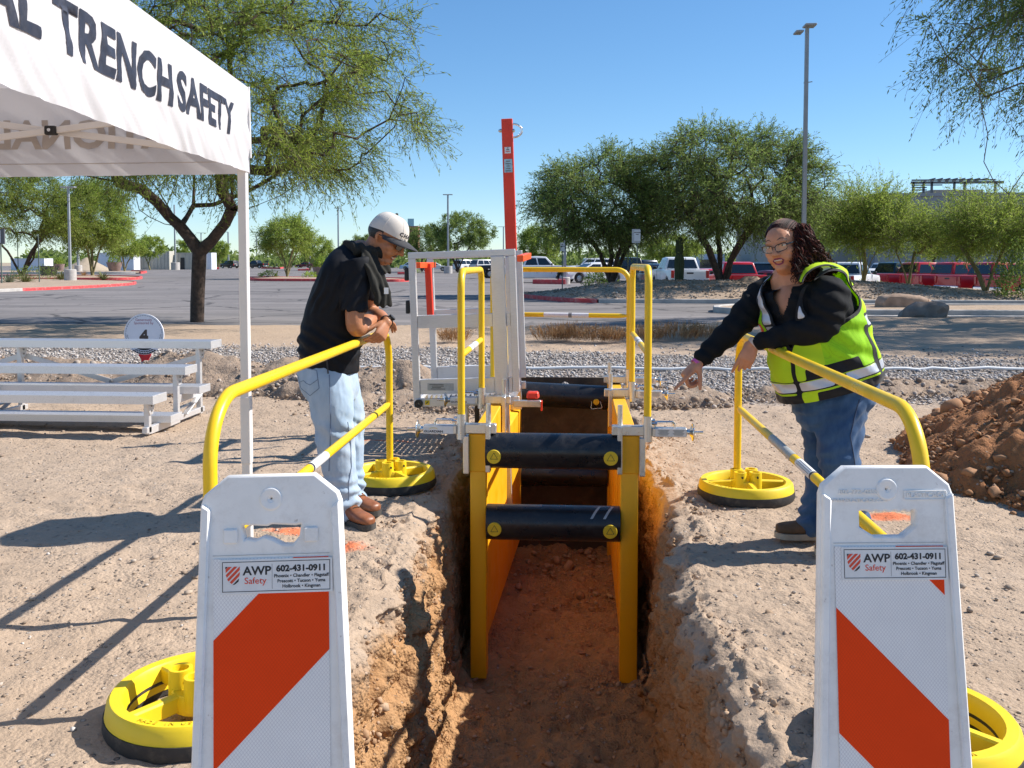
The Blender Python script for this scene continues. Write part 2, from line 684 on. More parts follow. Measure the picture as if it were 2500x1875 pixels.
def barricade_plastic():
    t = NT('barricade_plastic')
    c = t.coords()
    n1 = t.noise(c, 12, 6, 0.6)
    col = t.ramp(n1, [(0.3, (0.79, 0.775, 0.75)), (0.6, (0.88, 0.865, 0.84))])
    n2 = t.noise(c, 38, 8, 0.75)
    col = t.mix(t.mapr(n2, 0.64, 0.72, 0, 0.8), col, (0.20, 0.13, 0.09))
    n3 = t.noise(c, 9, 8, 0.8)
    col = t.mix(t.mapr(n3, 0.52, 0.78, 0, 0.45), col, (0.44, 0.38, 0.34))
    nor = t.bump(t.noise(c, 45, 4), 0.12, 0.004)
    return t.done(t.bsdf(col, 0.42, 0, nor, 0.5, **{'Subsurface Weight': 0.0}))
M['barricade_plastic'] = barricade_plastic()

def sheeting(name, col, line):
    """prismatic reflective sheeting: fine diamond mesh of seal lines"""
    t = NT(name)
    c = t.coords()
    sx = t.n('ShaderNodeSeparateXYZ', {0: c})
    u = t.math('MULTIPLY', t.math('ADD', sx.outputs[0], sx.outputs[2]), 1.0)
    a = t.math('ADD', t.math('MULTIPLY', sx.outputs[0], 1.25), sx.outputs[2])
    b = t.math('SUBTRACT', t.math('MULTIPLY', sx.outputs[0], 1.25), sx.outputs[2])
    def lines(v):
        f = t.math('FRACT', t.math('MULTIPLY', v, 135.0))
        d = t.math('ABSOLUTE', t.math('SUBTRACT', f, 0.5))
        return t.mapr(d, 0.40, 0.47)
    m = t.math('MAXIMUM', lines(a), lines(b))
    n = t.noise(c, 9, 5)
    base = t.ramp(n, [(0.3, tuple(x * 0.92 for x in col)), (0.7, col)])
    color = t.mix(t.math('MULTIPLY', m, 0.75), base, line)
    n2 = t.noise(c, 30, 8, 0.75)
    color = t.mix(t.mapr(n2, 0.70, 0.76, 0, 0.6), color, (0.25, 0.2, 0.16))
    return t.done(t.bsdf(color, 0.45, 0.0, t.bump(m, 0.15, 0.001), 0.15, 0.0))
M['sheet_white'] = sheeting('sheet_white', (0.88, 0.87, 0.85), (0.56, 0.52, 0.56))
M['sheet_red'] = sheeting('sheet_red', (0.90, 0.060, 0.004), (0.70, 0.045, 0.006))

# --- earth
def earth(name, a, b, c3, pebble=0.5, scale=1.0, rough=0.95, stain=False, gravel_mask=False, crumb=0.6):
    t = NT(name)
    p = t.geo()
    n1 = t.noise(p, 0.55 * scale, 6, 0.6)
    n2 = t.noise(p, 4.5 * scale, 8, 0.68)
    n3 = t.noise(p, 55 * scale, 6, 0.7)
    col = t.ramp(n1, [(0.32, a), (0.68, b)])
    col = t.mix(t.mapr(n2, 0.35, 0.72, 0, 0.75), col, c3)
    vo = t.n('ShaderNodeTexVoronoi', {'Vector': p, 'Scale': 42.0 * scale, 'Randomness': 1.0})
    vr = t.n('ShaderNodeSeparateColor', {0: vo.outputs['Color']})
    pebm = t.math('MULTIPLY', t.mapr(vo.outputs['Distance'], 0.42, 0.30), t.mapr(vr.outputs[0], 1 - pebble * 0.55, 1 - pebble * 0.5))
    pcol = t.ramp(vr.outputs[1], [(0.0, (0.16, 0.125, 0.10)), (0.5, (0.36, 0.29, 0.235)), (1.0, (0.56, 0.50, 0.44))])
    col = t.mix(t.math('MULTIPLY', pebm, 0.8), col, pcol)
    col = t.mix(t.mapr(n3, 0.3, 0.7, 0.0, 0.35), col, tuple(x * 0.62 for x in a))
    h = t.math('ADD', t.math('MULTIPLY', n2, 0.6), t.math('MULTIPLY', n3, 0.25))
    h = t.math('ADD', h, t.math('MULTIPLY', pebm, 0.35))
    patch = t.mapr(t.noise(p, 2.6, 4), 0.35, 0.65, 0.25, 1.0)
    for sc_, am_ in ((19.0, 0.55), (64.0, 0.30)):       # crumbly clods
        v2 = t.n('ShaderNodeTexVoronoi', {'Vector': p, 'Scale': sc_ * scale, 'Randomness': 1.0})
        h = t.math('ADD', h, t.math('MULTIPLY', t.mapr(v2.outputs['Distance'], 0.0, 0.7, 1.0, 0.0), t.math('MULTIPLY', patch, am_ * crumb)))
    if gravel_mask:
        sp = t.n('ShaderNodeSeparateXYZ', {0: p})
        wob = t.math('MULTIPLY', t.math('SUBTRACT', t.noise(p, 0.9, 6, 0.65), 0.5), 2.4)
        yy = t.math('ADD', sp.outputs[1], wob)
        yy = t.math('SUBTRACT', yy, t.math('MULTIPLY', t.mapr(sp.outputs[0], -2.0, 3.0), -1.0))
        g = t.math('MULTIPLY', t.mapr(yy, 10.1, 10.9), t.mapr(yy, 15.6, 14.9))
        g2 = t.math('MULTIPLY', g, t.mapr(t.noise(p, 3.0, 4), 0.2, 0.45))
        vg = t.n('ShaderNodeTexVoronoi', {'Vector': p, 'Scale': 27.0, 'Randomness': 1.0})
        vgc = t.n('ShaderNodeSeparateColor', {0: vg.outputs['Color']})
        gc = t.ramp(vgc.outputs[0], [(0.0, (0.20, 0.175, 0.16)), (0.4, (0.40, 0.36, 0.33)), (0.75, (0.52, 0.46, 0.42)), (1.0, (0.64, 0.60, 0.57))])
        gc = t.mix(t.mapr(vg.outputs['Distance'], 0.35, 0.65, 0, 0.8), gc, (0.10, 0.085, 0.07))
        col = t.mix(g2, col, gc)
        h = t.math('ADD', h, t.math('MULTIPLY', g2, t.mapr(vg.outputs['Distance'], 0.0, 0.6, 1.0, 0.0)))
        # sandy shoulder between gravel and asphalt is pinker
        sh = t.mapr(yy, 14.9, 15.6)
        col = t.mix(t.math('MULTIPLY', sh, 0.55), col, (0.46, 0.335, 0.235))
    if stain:
        # orange marking paint sprayed on the ground
        for (sx, sy, rx, ry) in STAINS:
            mp = t.n('ShaderNodeMapping', {'Vector': p, 'Location': (-sx / rx, -sy / ry, 0), 'Scale': (1 / rx, 1 / ry, 0.0)}).outputs[0]
            d = t.n('ShaderNodeVectorMath', {0: mp}, operation='LENGTH').outputs['Value']
            d = t.math('ADD', d, t.math('MULTIPLY', t.math('SUBTRACT', n3, 0.5), 1.6))
            col = t.mix(t.mapr(d, 1.0, 0.55, 0, 0.75), col, (0.80, 0.17, 0.05))
    nor = t.bump(h, 1.0, 0.03)
    return t.done(t.bsdf(col, rough, 0, nor, 0.15))
# ------------------------------------------------------------------ ground with the trench cut into it
STAINS = []
for px, py, rx, ry in ((815, 1335, 0.20, 0.10), (735, 1300, 0.22, 0.07), (2170, 1263, 0.17, 0.10), (2020, 1200, 0.10, 0.08), (905, 1075, 0.5, 0.03)):
    q = spot(px, py); STAINS.append((q.x, q.y, rx, ry))

M['soil'] = earth('soil', (0.465, 0.345, 0.245), (0.555, 0.43, 0.322), (0.395, 0.295, 0.212), 0.42, stain=True, gravel_mask=True, crumb=0.45)
M['cut_soil'] = earth('cut_soil', (0.46, 0.255, 0.115), (0.57, 0.355, 0.19), (0.36, 0.178, 0.072), 0.1, crumb=1.2)
M['heap_soil'] = earth('heap_soil', (0.30, 0.135, 0.058), (0.37, 0.18, 0.085), (0.24, 0.10, 0.045), 0.10)
M['ridge_soil'] = earth('ridge_soil', (0.34, 0.25, 0.18), (0.40, 0.31, 0.235), (0.28, 0.20, 0.145), 0.6)
M['mound_gravel'] = earth('mound_gravel', (0.44, 0.33, 0.235), (0.50, 0.38, 0.28), (0.34, 0.25, 0.18), 0.9, 0.35)

T0, T1, TD = 2.32, 8.62, 1.16
def rim_noise(y, s, a=0.06):
    y = np.atleast_1d(y)
    p = np.stack([np.full_like(y, s), y * 1.0, np.zeros_like(y)], 1)
    return fbm(p, 5, 1.1, 0.55) * a
def lip_left(y): return -0.87 + rim_noise(y, 3.1, 0.085) - 0.10 * np.exp(-((np.asarray(y) - 3.1) / 0.5) ** 2)
def lip_right(y): return 0.565 + rim_noise(y, 9.7, 0.085) + 0.07 * np.exp(-((np.asarray(y) - 5.6) / 0.7) ** 2)
def trench_depth(y): return smooth(T0, T0 + 0.22, y) * (1 - smooth(T1 - 0.16, T1, y))
def shoulder_edge(x): return 20.4 + 4.3 * smooth(1.6, 5.2, x)

def gz(x, y):
    """level of the dirt outside the trench"""
    x = np.asarray(x, float); y = np.asarray(y, float)
    p = np.stack([x.ravel(), y.ravel(), np.zeros(x.size)], 1)
    z = 0.022 * fbm(p, 4, 0.7) + 0.012 * fbm(p, 4, 5.0, 0.6)
    xf, yf = x.ravel(), y.ravel()        # track marks of the digger beside the trench
    for (cx, w, y0, y1, ph) in ((0.98, 0.20, 2.2, 5.2, 0.0), (2.05, 0.20, 2.0, 4.4, 1.0), (-1.9, 0.2, 3.6, 6.6, 2.0), (-2.9, 0.2, 3.4, 6.4, 0.5)):
        cxx = cx + 0.05 * (yf - 3)
        m = np.exp(-((xf - cxx) / w) ** 4) * smooth(y0, y0 + 0.5, yf) * (1 - smooth(y1 - 0.6, y1, yf))
        z = z + m * (0.0055 * np.sin(2 * np.pi * yf / 0.105 + ph) - 0.005) * (0.5 + 0.8 * np.clip(fbm(p + 50, 3, 1.5), -0.5, 0.8))
    return z.reshape(x.shape)

def make_ground():
    ys = np.concatenate([np.arange(-8, 0.3, 0.35), np.arange(0.3, 1.6, 0.06), np.arange(1.6, 2.3, 0.03), np.arange(2.3, 6.2, 0.0125), np.arange(6.2, 8.9, 0.03), np.arange(8.9, 13, 0.05), np.arange(13, 26.2, 0.11)])
    side = np.concatenate([np.arange(0.0, 0.5, 0.013), np.arange(0.5, 2.2, 0.036), np.arange(2.2, 5, 0.07), 5 + np.cumsum(np.geomspace(0.09, 9, 36))])
    nw, nf = 84, 54
    rows = []
    kinds = []
    for y in ys:
        d = float(trench_depth(np.array([y]))[0])
        xl, xr = float(lip_left(np.array([y]))[0]), float(lip_right(np.array([y]))[0])
        fl, fr = -0.735, 0.425
        L = xl - side[::-1]
        zl = np.zeros_like(L)
        t = (np.arange(nw) + 1) / nw
        tx = 0.30 * smooth(0, 0.07, t) + 0.70 * t
        tz = 0.35 * t + 0.65 * smooth(0.0, 1.0, t) * t + 0.0
        tz = np.clip(tz / tz[-1], 0, 1)
        wl_x = xl + (fl - xl) * tx
        wl_z = -TD * d * tz
        fx = np.linspace(fl, fr, nf + 2)[1:-1]
        fz = np.full(nf, -TD * d)
        wr_x = (xr + (fr - xr) * tx)[::-1]
        wr_z = (-TD * d * tz)[::-1]
        Rr = xr + side
        x = np.concatenate([L, wl_x, fx, wr_x, Rr])
        z = np.concatenate([zl, wl_z, fz, wr_z, np.zeros_like(Rr)])
        k = np.concatenate([np.zeros_like(L), np.full(nw, 1), np.full(nf, 2), np.full(nw, 3), np.full(len(Rr), 4)])
        rows.append(np.stack([x, np.full_like(x, y), z], 1)); kinds.append(k)
    V = np.concatenate(rows)
    K = np.concatenate(kinds)
    nr, nc = len(ys), len(rows[0])
    dep = trench_depth(V[:, 1])
    g = gz(V[:, 0], V[:, 1])
    out = (K == 0) | (K == 4)
    wall = (K == 1) | (K == 3)
    wt = np.clip(-V[:, 2] / TD, 0, 1)
    V[:, 2] += np.where(out, g, g * (1 - wt))
    # near the lips the ground crumbles
    near = np.zeros(len(V))
    near[out] = np.exp(-np.minimum(np.abs(V[out, 0] - np.where(K[out] == 0, lip_left(V[out, 1]), lip_right(V[out, 1]))), 3) / 0.15) * dep[out]
    n8 = fbm(V * [1, 1, 1], 5, 3.2, 0.6)
    n9 = fbm(V + 40, 4, 11, 0.6)
    rdg = 0
    for k_, (fq, am) in enumerate(((7.0, 0.020), (15.0, 0.012), (31.0, 0.006))):
        rdg = rdg + am * (0.45 - np.abs(perlin(V * fq + 31.7 * k_))) * 2
    V[:, 2] += near * (0.030 * n8 + 0.018 * n9 + 1.0 * rdg - 0.020)
    # walls: bulges, chunks that broke away, streaks left by the bucket
    sgn = np.where(K == 1, 1.0, -1.0)
    st = fbm(V * [1, 1, 0.28] + 11, 4, 6.0, 0.6)
    bl = perlin(V * [3.2, 3.2, 4.2] + 5)
    ch = smooth(0.10, 0.15, bl) * 0.03 + smooth(0.16, 0.20, perlin(V * [6.5, 6.5, 8] + 9)) * 0.022
    env = dep * smooth(0.0, 0.05, wt) * (1 - 0.5 * smooth(0.9, 1.0, wt))
    near_shield = smooth(5.2, 5.7, V[:, 1])
    amp = env * (1 - 0.6 * near_shield)
    V[:, 0] += np.where(wall, sgn * amp * (0.040 * n8 + 0.024 * st + 0.016 * n9 + 1.25 * rdg + ch - 0.02), 0)
    V[:, 2] += np.where(wall, amp * 0.03 * n8, 0)
    fl = K == 2
    side_rise = np.minimum(np.abs(V[:, 0] + 0.735), np.abs(V[:, 0] - 0.425))
    V[:, 2] += np.where(fl | (wall & (wt > 0.9)), dep * (0.05 * n8 + 0.03 * n9 + 0.07 * np.exp(-side_rise / 0.12)), 0)
    # far edge dives under the asphalt
    e = shoulder_edge(V[:, 0]) + 0.35 * fbm(V * [1, 1, 0], 4, 0.8)
    V[:, 2] += 0.035 * smooth(15, 19, V[:, 1])
    V[:, 2] -= 0.3 * smooth(-0.05, 0.6, V[:, 1] - e)
    i = np.arange(nr - 1)[:, None] * nc + np.arange(nc - 1)[None, :]
    Q = np.stack([i, i + 1, i + 1 + nc, i + nc], -1).reshape(-1, 4)
    me = np_mesh('ground', V, Q)
    # the cut faces are a redder soil than the trodden top
    kq = K.reshape(nr, nc)[:-1, :-1].ravel()
    dq = dep.reshape(nr, nc)[:-1, :-1].ravel()
    wq = wt.reshape(nr, nc)[:-1, :-1].ravel()
    cut = ((kq == 1) | (kq == 2) | (kq == 3)) & (dq > 0.03)
    o = link_mesh('ground', me, [M['ground_mix']])
    at_ = me.attributes.new('cut', 'FLOAT', 'POINT')
    cutv = np.where((K == 1) | (K == 2) | (K == 3), smooth(0.03, 0.2, wt + 0.05 * n8), 0) * np.clip(dep * 3, 0, 1)
    at_.data.foreach_set('value', cutv.astype(np.float32))
    return structure(o)

def ground_mix():
    """trodden soil on top, redder raw soil where the bucket cut"""
    t = NT('ground_mix')
    def grp(src):
        # copy the node trees of the two earths into this one
        mp = {}
        for nd in src.node_tree.nodes:
            nn = t.t.nodes.new(nd.bl_idname)
            for k in ('operation', 'data_type', 'blend_type', 'use_clamp', 'noise_dimensions'):
                if hasattr(nd, k):
                    try: setattr(nn, k, getattr(nd, k))
                    except Exception: pass
            if nd.bl_idname == 'ShaderNodeValToRGB':
                cr, c2 = nd.color_ramp, nn.color_ramp
                while len(c2.elements) < len(cr.elements): c2.elements.new(0.5)
                for e, f in zip(cr.elements, c2.elements):
                    f.position = e.position; f.color = e.color
            for a, b in zip(nd.inputs, nn.inputs):
                if hasattr(a, 'default_value'):
                    try: b.default_value = a.default_value
                    except Exception: pass
            mp[nd.name] = nn
        sh = None
        for l in src.node_tree.links:
            fn, tn = mp[l.from_node.name], mp[l.to_node.name]
            if l.to_node.bl_idname == 'ShaderNodeOutputMaterial':
                sh = fn; continue
            fi = list(l.from_node.outputs).index(l.from_socket)
            ti = list(l.to_node.inputs).index(l.to_socket)
            t.t.links.new(fn.outputs[fi], tn.inputs[ti])
        return sh
    a, b = grp(M['soil']), grp(M['cut_soil'])
    at_ = t.n('ShaderNodeAttribute', attribute_name='cut')
    ms = t.n('ShaderNodeMixShader', {0: at_.outputs['Fac']})
    t.t.links.new(a.outputs[0], ms.inputs[1]); t.t.links.new(b.outputs[0], ms.inputs[2])
    return t.done(ms)
M['ground_mix'] = ground_mix()
make_ground()

# ------------------------------------------------------------------ loose stones
def ico(sub=0):
    bm = bmesh.new()
    bmesh.ops.create_icosphere(bm, subdivisions=sub + 1, radius=1.0)
    v = np.array([p.co[:] for p in bm.verts]); f = np.array([[x.index for x in q.verts] for q in bm.faces])
    bm.free()
    return v, f
ICO0, ICO1, ICO2 = ico(0), ico(1), ico(2)

def rock_mesh_np(base, seed, rough=0.35, blocky=0.35):
    v, f = base
    r = 1 + rough * fbm(v * 1.1 + seed * 3.7, 3, 1.0)
    v = v * r[:, None]
    rs = np.random.RandomState(seed)
    for k in range(int(4 + 6 * blocky)):
        n = rs.normal(size=3); n /= np.linalg.norm(n)
        d = v @ n
        lim = rs.uniform(0.55, 0.9)
        v = v - np.outer(np.maximum(d - lim, 0) * 0.9, n)
    return v, f

def scatter_stones(name, pos, size, material, base=ICO0, seed=1, flat=0.65, nvar=8, parent=None, sink=0.25, sm=False):
    rs = np.random.RandomState(seed)
    N = len(pos)
    nv, nf = len(base[0]), len(base[1])
    V = np.empty((N, nv, 3)); F = np.empty((N, nf, 3), dtype=np.int64)
    temps = [rock_mesh_np(base, seed * 10 + k, 0.45)[0] for k in range(nvar)]
    which = rs.randint(0, nvar, N)
    ang = rs.uniform(0, 2 * np.pi, N)
    sc = np.stack([size * rs.uniform(0.8, 1.35, N), size * rs.uniform(0.7, 1.1, N), size * flat * rs.uniform(0.7, 1.2, N)], 1)
    for k in range(nvar):
        m = which == k
        v = temps[k][None] * sc[m][:, None, :]
        c, s = np.cos(ang[m])[:, None], np.sin(ang[m])[:, None]
        x = v[..., 0] * c - v[..., 1] * s
        y = v[..., 0] * s + v[..., 1] * c
        V[m] = np.stack([x, y, v[..., 2]], -1)
    V += pos[:, None, :]
    V[..., 2] += (sc[:, 2] * (1 - 2 * sink))[:, None]
    F[:] = base[1][None] + (np.arange(N) * nv)[:, None, None]
    if parent is not None:
        V -= np.array(root_off(parent))
    me = np_mesh(name, V.reshape(-1, 3), tris=F.reshape(-1, 3), smooth_shade=sm)
    return link_mesh(name, me, material, parent)

def stone_mat(name, stops, rough=0.9):
    t = NT(name)
    g = t.n('ShaderNodeNewGeometry')
    col = t.ramp(g.outputs['Random Per Island'], stops)
    n = t.noise(g.outputs['Position'], 90, 5, 0.65)
    col = t.mix(t.mapr(n, 0.3, 0.75, 0, 0.4), col, (0.24, 0.18, 0.13))
    return t.done(t.bsdf(col, rough, 0, t.bump(n, 0.4, 0.006), 0.2))
M['pebble'] = stone_mat('pebble', [(0, (0.22, 0.165, 0.125)), (0.35, (0.38, 0.295, 0.225)), (0.7, (0.48, 0.385, 0.30)), (0.93, (0.52, 0.46, 0.40)), (1, (0.66, 0.62, 0.58))])
M['crumb'] = stone_mat('crumb', [(0, (0.36, 0.25, 0.165)), (0.5, (0.45, 0.325, 0.225)), (1, (0.52, 0.40, 0.30))])
M['gravel'] = stone_mat('gravel', [(0, (0.15, 0.125, 0.115)), (0.3, (0.34, 0.295, 0.265)), (0.65, (0.50, 0.45, 0.41)), (1, (0.70, 0.66, 0.62))])
M['cut_stone'] = stone_mat('cut_stone', [(0, (0.36, 0.20, 0.10)), (0.5, (0.47, 0.29, 0.16)), (1, (0.52, 0.37, 0.25))])
M['heap_stone'] = stone_mat('heap_stone', [(0, (0.22, 0.095, 0.042)), (0.4, (0.32, 0.15, 0.066)), (0.85, (0.38, 0.19, 0.09)), (0.96, (0.42, 0.29, 0.20)), (1, (0.48, 0.40, 0.33))])
M['ridge_stone'] = stone_mat('ridge_stone', [(0, (0.20, 0.14, 0.10)), (0.4, (0.33, 0.25, 0.185)), (0.8, (0.42, 0.34, 0.27)), (1, (0.54, 0.48, 0.43))])

def out_of_trench(x, y, m=0.03):
    return (x < lip_left(y) - m) | (x > lip_right(y) + m) | (trench_depth(y) < 0.01)

_rs = np.random.RandomState(11)
# pebbles on the trodden dirt (denser close to the camera, where they show)
N = 21000
y = 1.2 + 9.6 * _rs.uniform(0, 1, N) ** 1.35
x = _rs.uniform(-1, 1, N) * (1.1 + 0.62 * y)
cl = perlin(np.stack([x * 0.9, y * 0.9, np.zeros(N)], 1))
ok = out_of_trench(x, y) & (_rs.uniform(-0.5, 0.6, N) < cl + 0.12)
x, y = x[ok], y[ok]
s = 0.0022 + 0.0026 * _rs.exponential(1.0, len(x)); s = np.minimum(s * np.where(_rs.uniform(0, 1, len(x)) < 0.03, 2.2, 1), 0.026) * (0.75 + 0.05 * y)
stuff(scatter_stones('pebbles', np.stack([x, y, gz(x, y)], 1), s, M['pebble'], seed=3))
# gravel bed
N = 34000
y = _rs.uniform(9.6, 16.3, N); x = _rs.uniform(-1, 1, N) * (1.5 + 0.60 * y)
yy = y + 1.2 * fbm(np.stack([x, y, np.zeros(N)], 1), 4, 0.9) * 0.9 + np.clip((x + 2) / 5, 0, 1)
dens = smooth(9.9, 10.9, yy) * (1 - smooth(14.8, 15.7, yy)) + 0.06
ok = (_rs.uniform(0, 1, N) < dens) & out_of_trench(x, y)
x, y = x[ok], y[ok]
s = _rs.uniform(0.011, 0.027, len(x))
stuff(scatter_stones('gravel', np.stack([x, y, gz(x, y)], 1), s, M['gravel'], seed=5))
# crumbs along the trench lips and rubble on the trench floor
N = 2600
y = _rs.uniform(2.3, 8.4, N)
left = _rs.uniform(0, 1, N) < 0.45
d = _rs.exponential(0.14, N)
x = np.where(left, lip_left(y) - d, lip_right(y) + d)
s = np.minimum(0.0025 + 0.0035 * _rs.exponential(1.0, N), 0.022)
stuff(scatter_stones('lip_crumbs', np.stack([x, y, gz(x, y) - 0.012], 1), s, M['crumb'], ICO1, seed=7, flat=0.8))
N = 750
y = _rs.uniform(4.4, 8.3, N); x = _rs.uniform(-0.73, 0.42, N)
s = np.minimum(0.005 + 0.010 * _rs.exponential(1.0, N) * (0.5 + 0.5 * smooth(6.3, 8, y)), 0.085)
stuff(scatter_stones('trench_rubble', np.stack([x, y, np.full(N, -TD + 0.01)], 1), s, M['cut_stone'], ICO1, seed=9, flat=0.75))
N = 5200   # small stones sticking out of the cut walls
y = _rs.uniform(2.6, 5.6, N); tt = _rs.uniform(0.05, 0.95, N)
left = _rs.uniform(0, 1, N) < 0.5
x = np.where(left, lip_left(y) + (-0.735 - lip_left(y)) * (0.5 + 0.5 * tt), lip_right(y) + (0.425 - lip_right(y)) * (0.5 + 0.5 * tt))
s = np.minimum(0.0025 + 0.0045 * _rs.exponential(1.0, N), 0.026)
stuff(scatter_stones('wall_stones', np.stack([x, y, -TD * tt], 1), s, M['cut_stone'], ICO0, seed=12, flat=0.9))

# ------------------------------------------------------------------ asphalt lot
def lot_z(x, y):
    return -0.42 * smooth(39, 44, y) * smooth(3, 9, x)

def asphalt_mat():
    t = NT('asphalt')
    p = t.geo()
    n1 = t.noise(p, 0.12, 5, 0.6)
    mp = t.n('ShaderNodeMapping', {'Vector': p, 'Scale': (0.10, 0.7, 1)}).outputs[0]
    n2 = t.noise(mp, 1.0, 6, 0.6)
    n3 = t.noise(p, 45, 5, 0.75)
    col = t.ramp(n1, [(0.3, (0.14, 0.128, 0.123)), (0.7, (0.235, 0.215, 0.205))])
    col = t.mix(t.mapr(n2, 0.40, 0.66, 0, 0.8), col, (0.32, 0.285, 0.27))
    mp2 = t.n('ShaderNodeMapping', {'Vector': p, 'Scale': (0.05, 1.6, 1)}).outputs[0]
    col = t.mix(t.mapr(t.noise(mp2, 1.0, 5, 0.6), 0.52, 0.66, 0, 0.5), col, (0.115, 0.105, 0.10))
    col = t.mix(t.mapr(n3, 0.35, 0.7, 0, 0.4), col, (0.12, 0.115, 0.115))
    # tar-sealed cracks
    wob = t.n('ShaderNodeTexNoise', {'Vector': p, 'Scale': 0.8, 'Detail': 5, 'Roughness': 0.6})
    pv = t.n('ShaderNodeVectorMath', {0: p, 1: wob.outputs['Color']}, operation='ADD').outputs[0]
    vo = t.n('ShaderNodeTexVoronoi', {'Vector': pv, 'Scale': 0.17, 'Randomness': 1.0}, feature='DISTANCE_TO_EDGE')
    big = t.mapr(vo.outputs['Distance'], 0.016, 0.006)
    vo2 = t.n('ShaderNodeTexVoronoi', {'Vector': pv, 'Scale': 0.55, 'Randomness': 1.0}, feature='DISTANCE_TO_EDGE')
    sm = t.math('MULTIPLY', t.mapr(vo2.outputs['Distance'], 0.020, 0.008), t.mapr(n2, 0.45, 0.6))
    cr = t.math('MAXIMUM', big, t.math('MULTIPLY', sm, 0.6))
    col = t.mix(t.math('MULTIPLY', cr, 0.8), col, (0.055, 0.052, 0.052))
    return t.done(t.bsdf(col, 0.88, 0, t.bump(n3, 0.35, 0.01), 0.2))
M['asphalt'] = asphalt_mat()
xs = np.concatenate([np.linspace(-220, -30, 12), np.linspace(-28, 40, 60), np.linspace(45, 260, 14)])
ys = np.concatenate([np.linspace(18.5, 60, 60), np.linspace(64, 420, 20)])
X, Y = np.meshgrid(xs, ys)
V = np.stack([X.ravel(), Y.ravel(), lot_z(X, Y).ravel()], 1)
nc = len(xs)
i = np.arange(len(ys) - 1)[:, None] * nc + np.arange(nc - 1)[None, :]
structure(link_mesh('asphalt', np_mesh('asphalt', V, np.stack([i, i + 1, i + 1 + nc, i + nc], -1).reshape(-1, 4)), M['asphalt']))
M['desert'] = earth('desert', (0.42, 0.33, 0.24), (0.50, 0.40, 0.30), (0.30, 0.26, 0.17), 0.1, 0.05)
g = MB().add([(-4000, -60, -1.6), (4000, -60, -1.6), (4000, 5000, -1.6), (-4000, 5000, -1.6)], [(0, 1, 2, 3)])
structure(g.build('desert', M['desert'], smooth=0))

# ------------------------------------------------------------------ kerbs, islands, mound
M['concrete'] = plain('concrete', (0.46, 0.43, 0.40), 0.85, 0, 0.15, 4, 0.2, 40, dirt=(0.26, 0.23, 0.2), dirt_amt=0.4)
M['kerb_red'] = plain('kerb_red', (0.62, 0.06, 0.06), 0.7, 0, 0.15, 2, 0.15, 30, dirt=(0.55, 0.40, 0.36), dirt_amt=0.75)
M['line_white'] = plain('line_white', (0.6, 0.6, 0.58), 0.8, 0, 0.1, 3)

def kerb(name, pts, material, w=0.16, h=0.15, z0=0.0, gutter=False):
    pts = [Vector((p[0], p[1], 0)) for p in pts]
    mb = MB()
    prof = [(-w / 2, -0.1), (-w / 2, h - 0.02), (-w / 2 + 0.02, h), (w / 2 - 0.02, h), (w / 2, h - 0.02), (w / 2, -0.1)]
    rings = []
    for i, p in enumerate(pts):
        d = (pts[min(i + 1, len(pts) - 1)] - pts[max(i - 1, 0)]).normalized()
        s = Vector((d.y, -d.x, 0))
        zz = float(lot_z(np.array([p.x]), np.array([p.y]))[0]) + z0
        rings.append([Vector((p.x + s.x * a, p.y + s.y * a, zz + b)) for a, b in prof])
    mb.loft(rings)
    return structure(mb.build(name, material, None, 35))

def smooth_line(pts, n=8):
    P = [Vector((p[0], p[1], 0)) for p in pts]
    out = []
    for i in range(len(P) - 1):
        p0 = P[i - 1] if i else 2 * P[0] - P[1]
        p3 = P[i + 2] if i + 2 < len(P) else 2 * P[-1] - P[-2]
        for k in range(n):
            t = k / n
            out.append(0.5 * ((2 * P[i]) + (P[i + 1] - p0) * t + (2 * p0 - 5 * P[i] + 4 * P[i + 1] - p3) * t * t + (3 * P[i] - p0 - 3 * P[i + 1] + p3) * t ** 3))
    out.append(P[-1])
    return out

def island(outline, hump, material, name='gravel_island'):
    """filled island inside a closed kerb"""
    P = [Vector((p[0], p[1], 0)) for p in outline]
    c = sum(P, Vector()) / len(P)
    V = [[c.x, c.y, hump]]
    rings = 7
    for r in range(1, rings + 1):
        t = r / rings
        for p in P:
            q = c.lerp(p, t)
            V.append([q.x, q.y, 0.11 + (hump - 0.11) * (1 - t * t)])
    V = np.array(V)
    V[:, 2] += 0.03 * fbm(V, 3, 0.8) * (V[:, 2] > 0.12)
    n = len(P)
    F, Q = [], []
    for k in range(n): F.append((0, 1 + k, 1 + (k + 1) % n))
    for r in range(rings - 1):
        for k in range(n):
            a, b = 1 + r * n + k, 1 + r * n + (k + 1) % n
            Q.append((a, a + n, b + n, b))
    return structure(link_mesh(name, np_mesh(name, V, Q, F), material))

# mound on the right, kerb along the drive
def mound_near(x): return 33.0 + 5.5 * (1 - smooth(-3.2, 0.4, x)) - 0.02 * np.clip(x, 0, 60)
def mound_z(x, y):
    v = np.clip((y - mound_near(x)) / (41.0 - mound_near(x)), 0, 1)
    return 0.12 + 0.60 * np.sin(np.pi * np.clip(v * 0.9, 0, 1)) ** 0.8 * smooth(-3.0, 3.0, x) * (1 - 0.78 * smooth(10, 18, x))
xs = np.concatenate([np.linspace(-2.9, 3, 60), np.linspace(3.1, 48, 190)])
vs = np.linspace(0, 1, 40)
X = np.repeat(xs[:, None], len(vs), 1)
Y = mound_near(X) + (41.2 - mound_near(X)) * vs[None]
Z = mound_z(X, Y)
P3 = np.stack([X.ravel(), Y.ravel(), Z.ravel()], 1)
P3[:, 2] += 0.06 * fbm(P3 * [1, 1, 0], 4, 0.5) * smooth(0.0, 0.12, np.tile(vs, len(xs)))
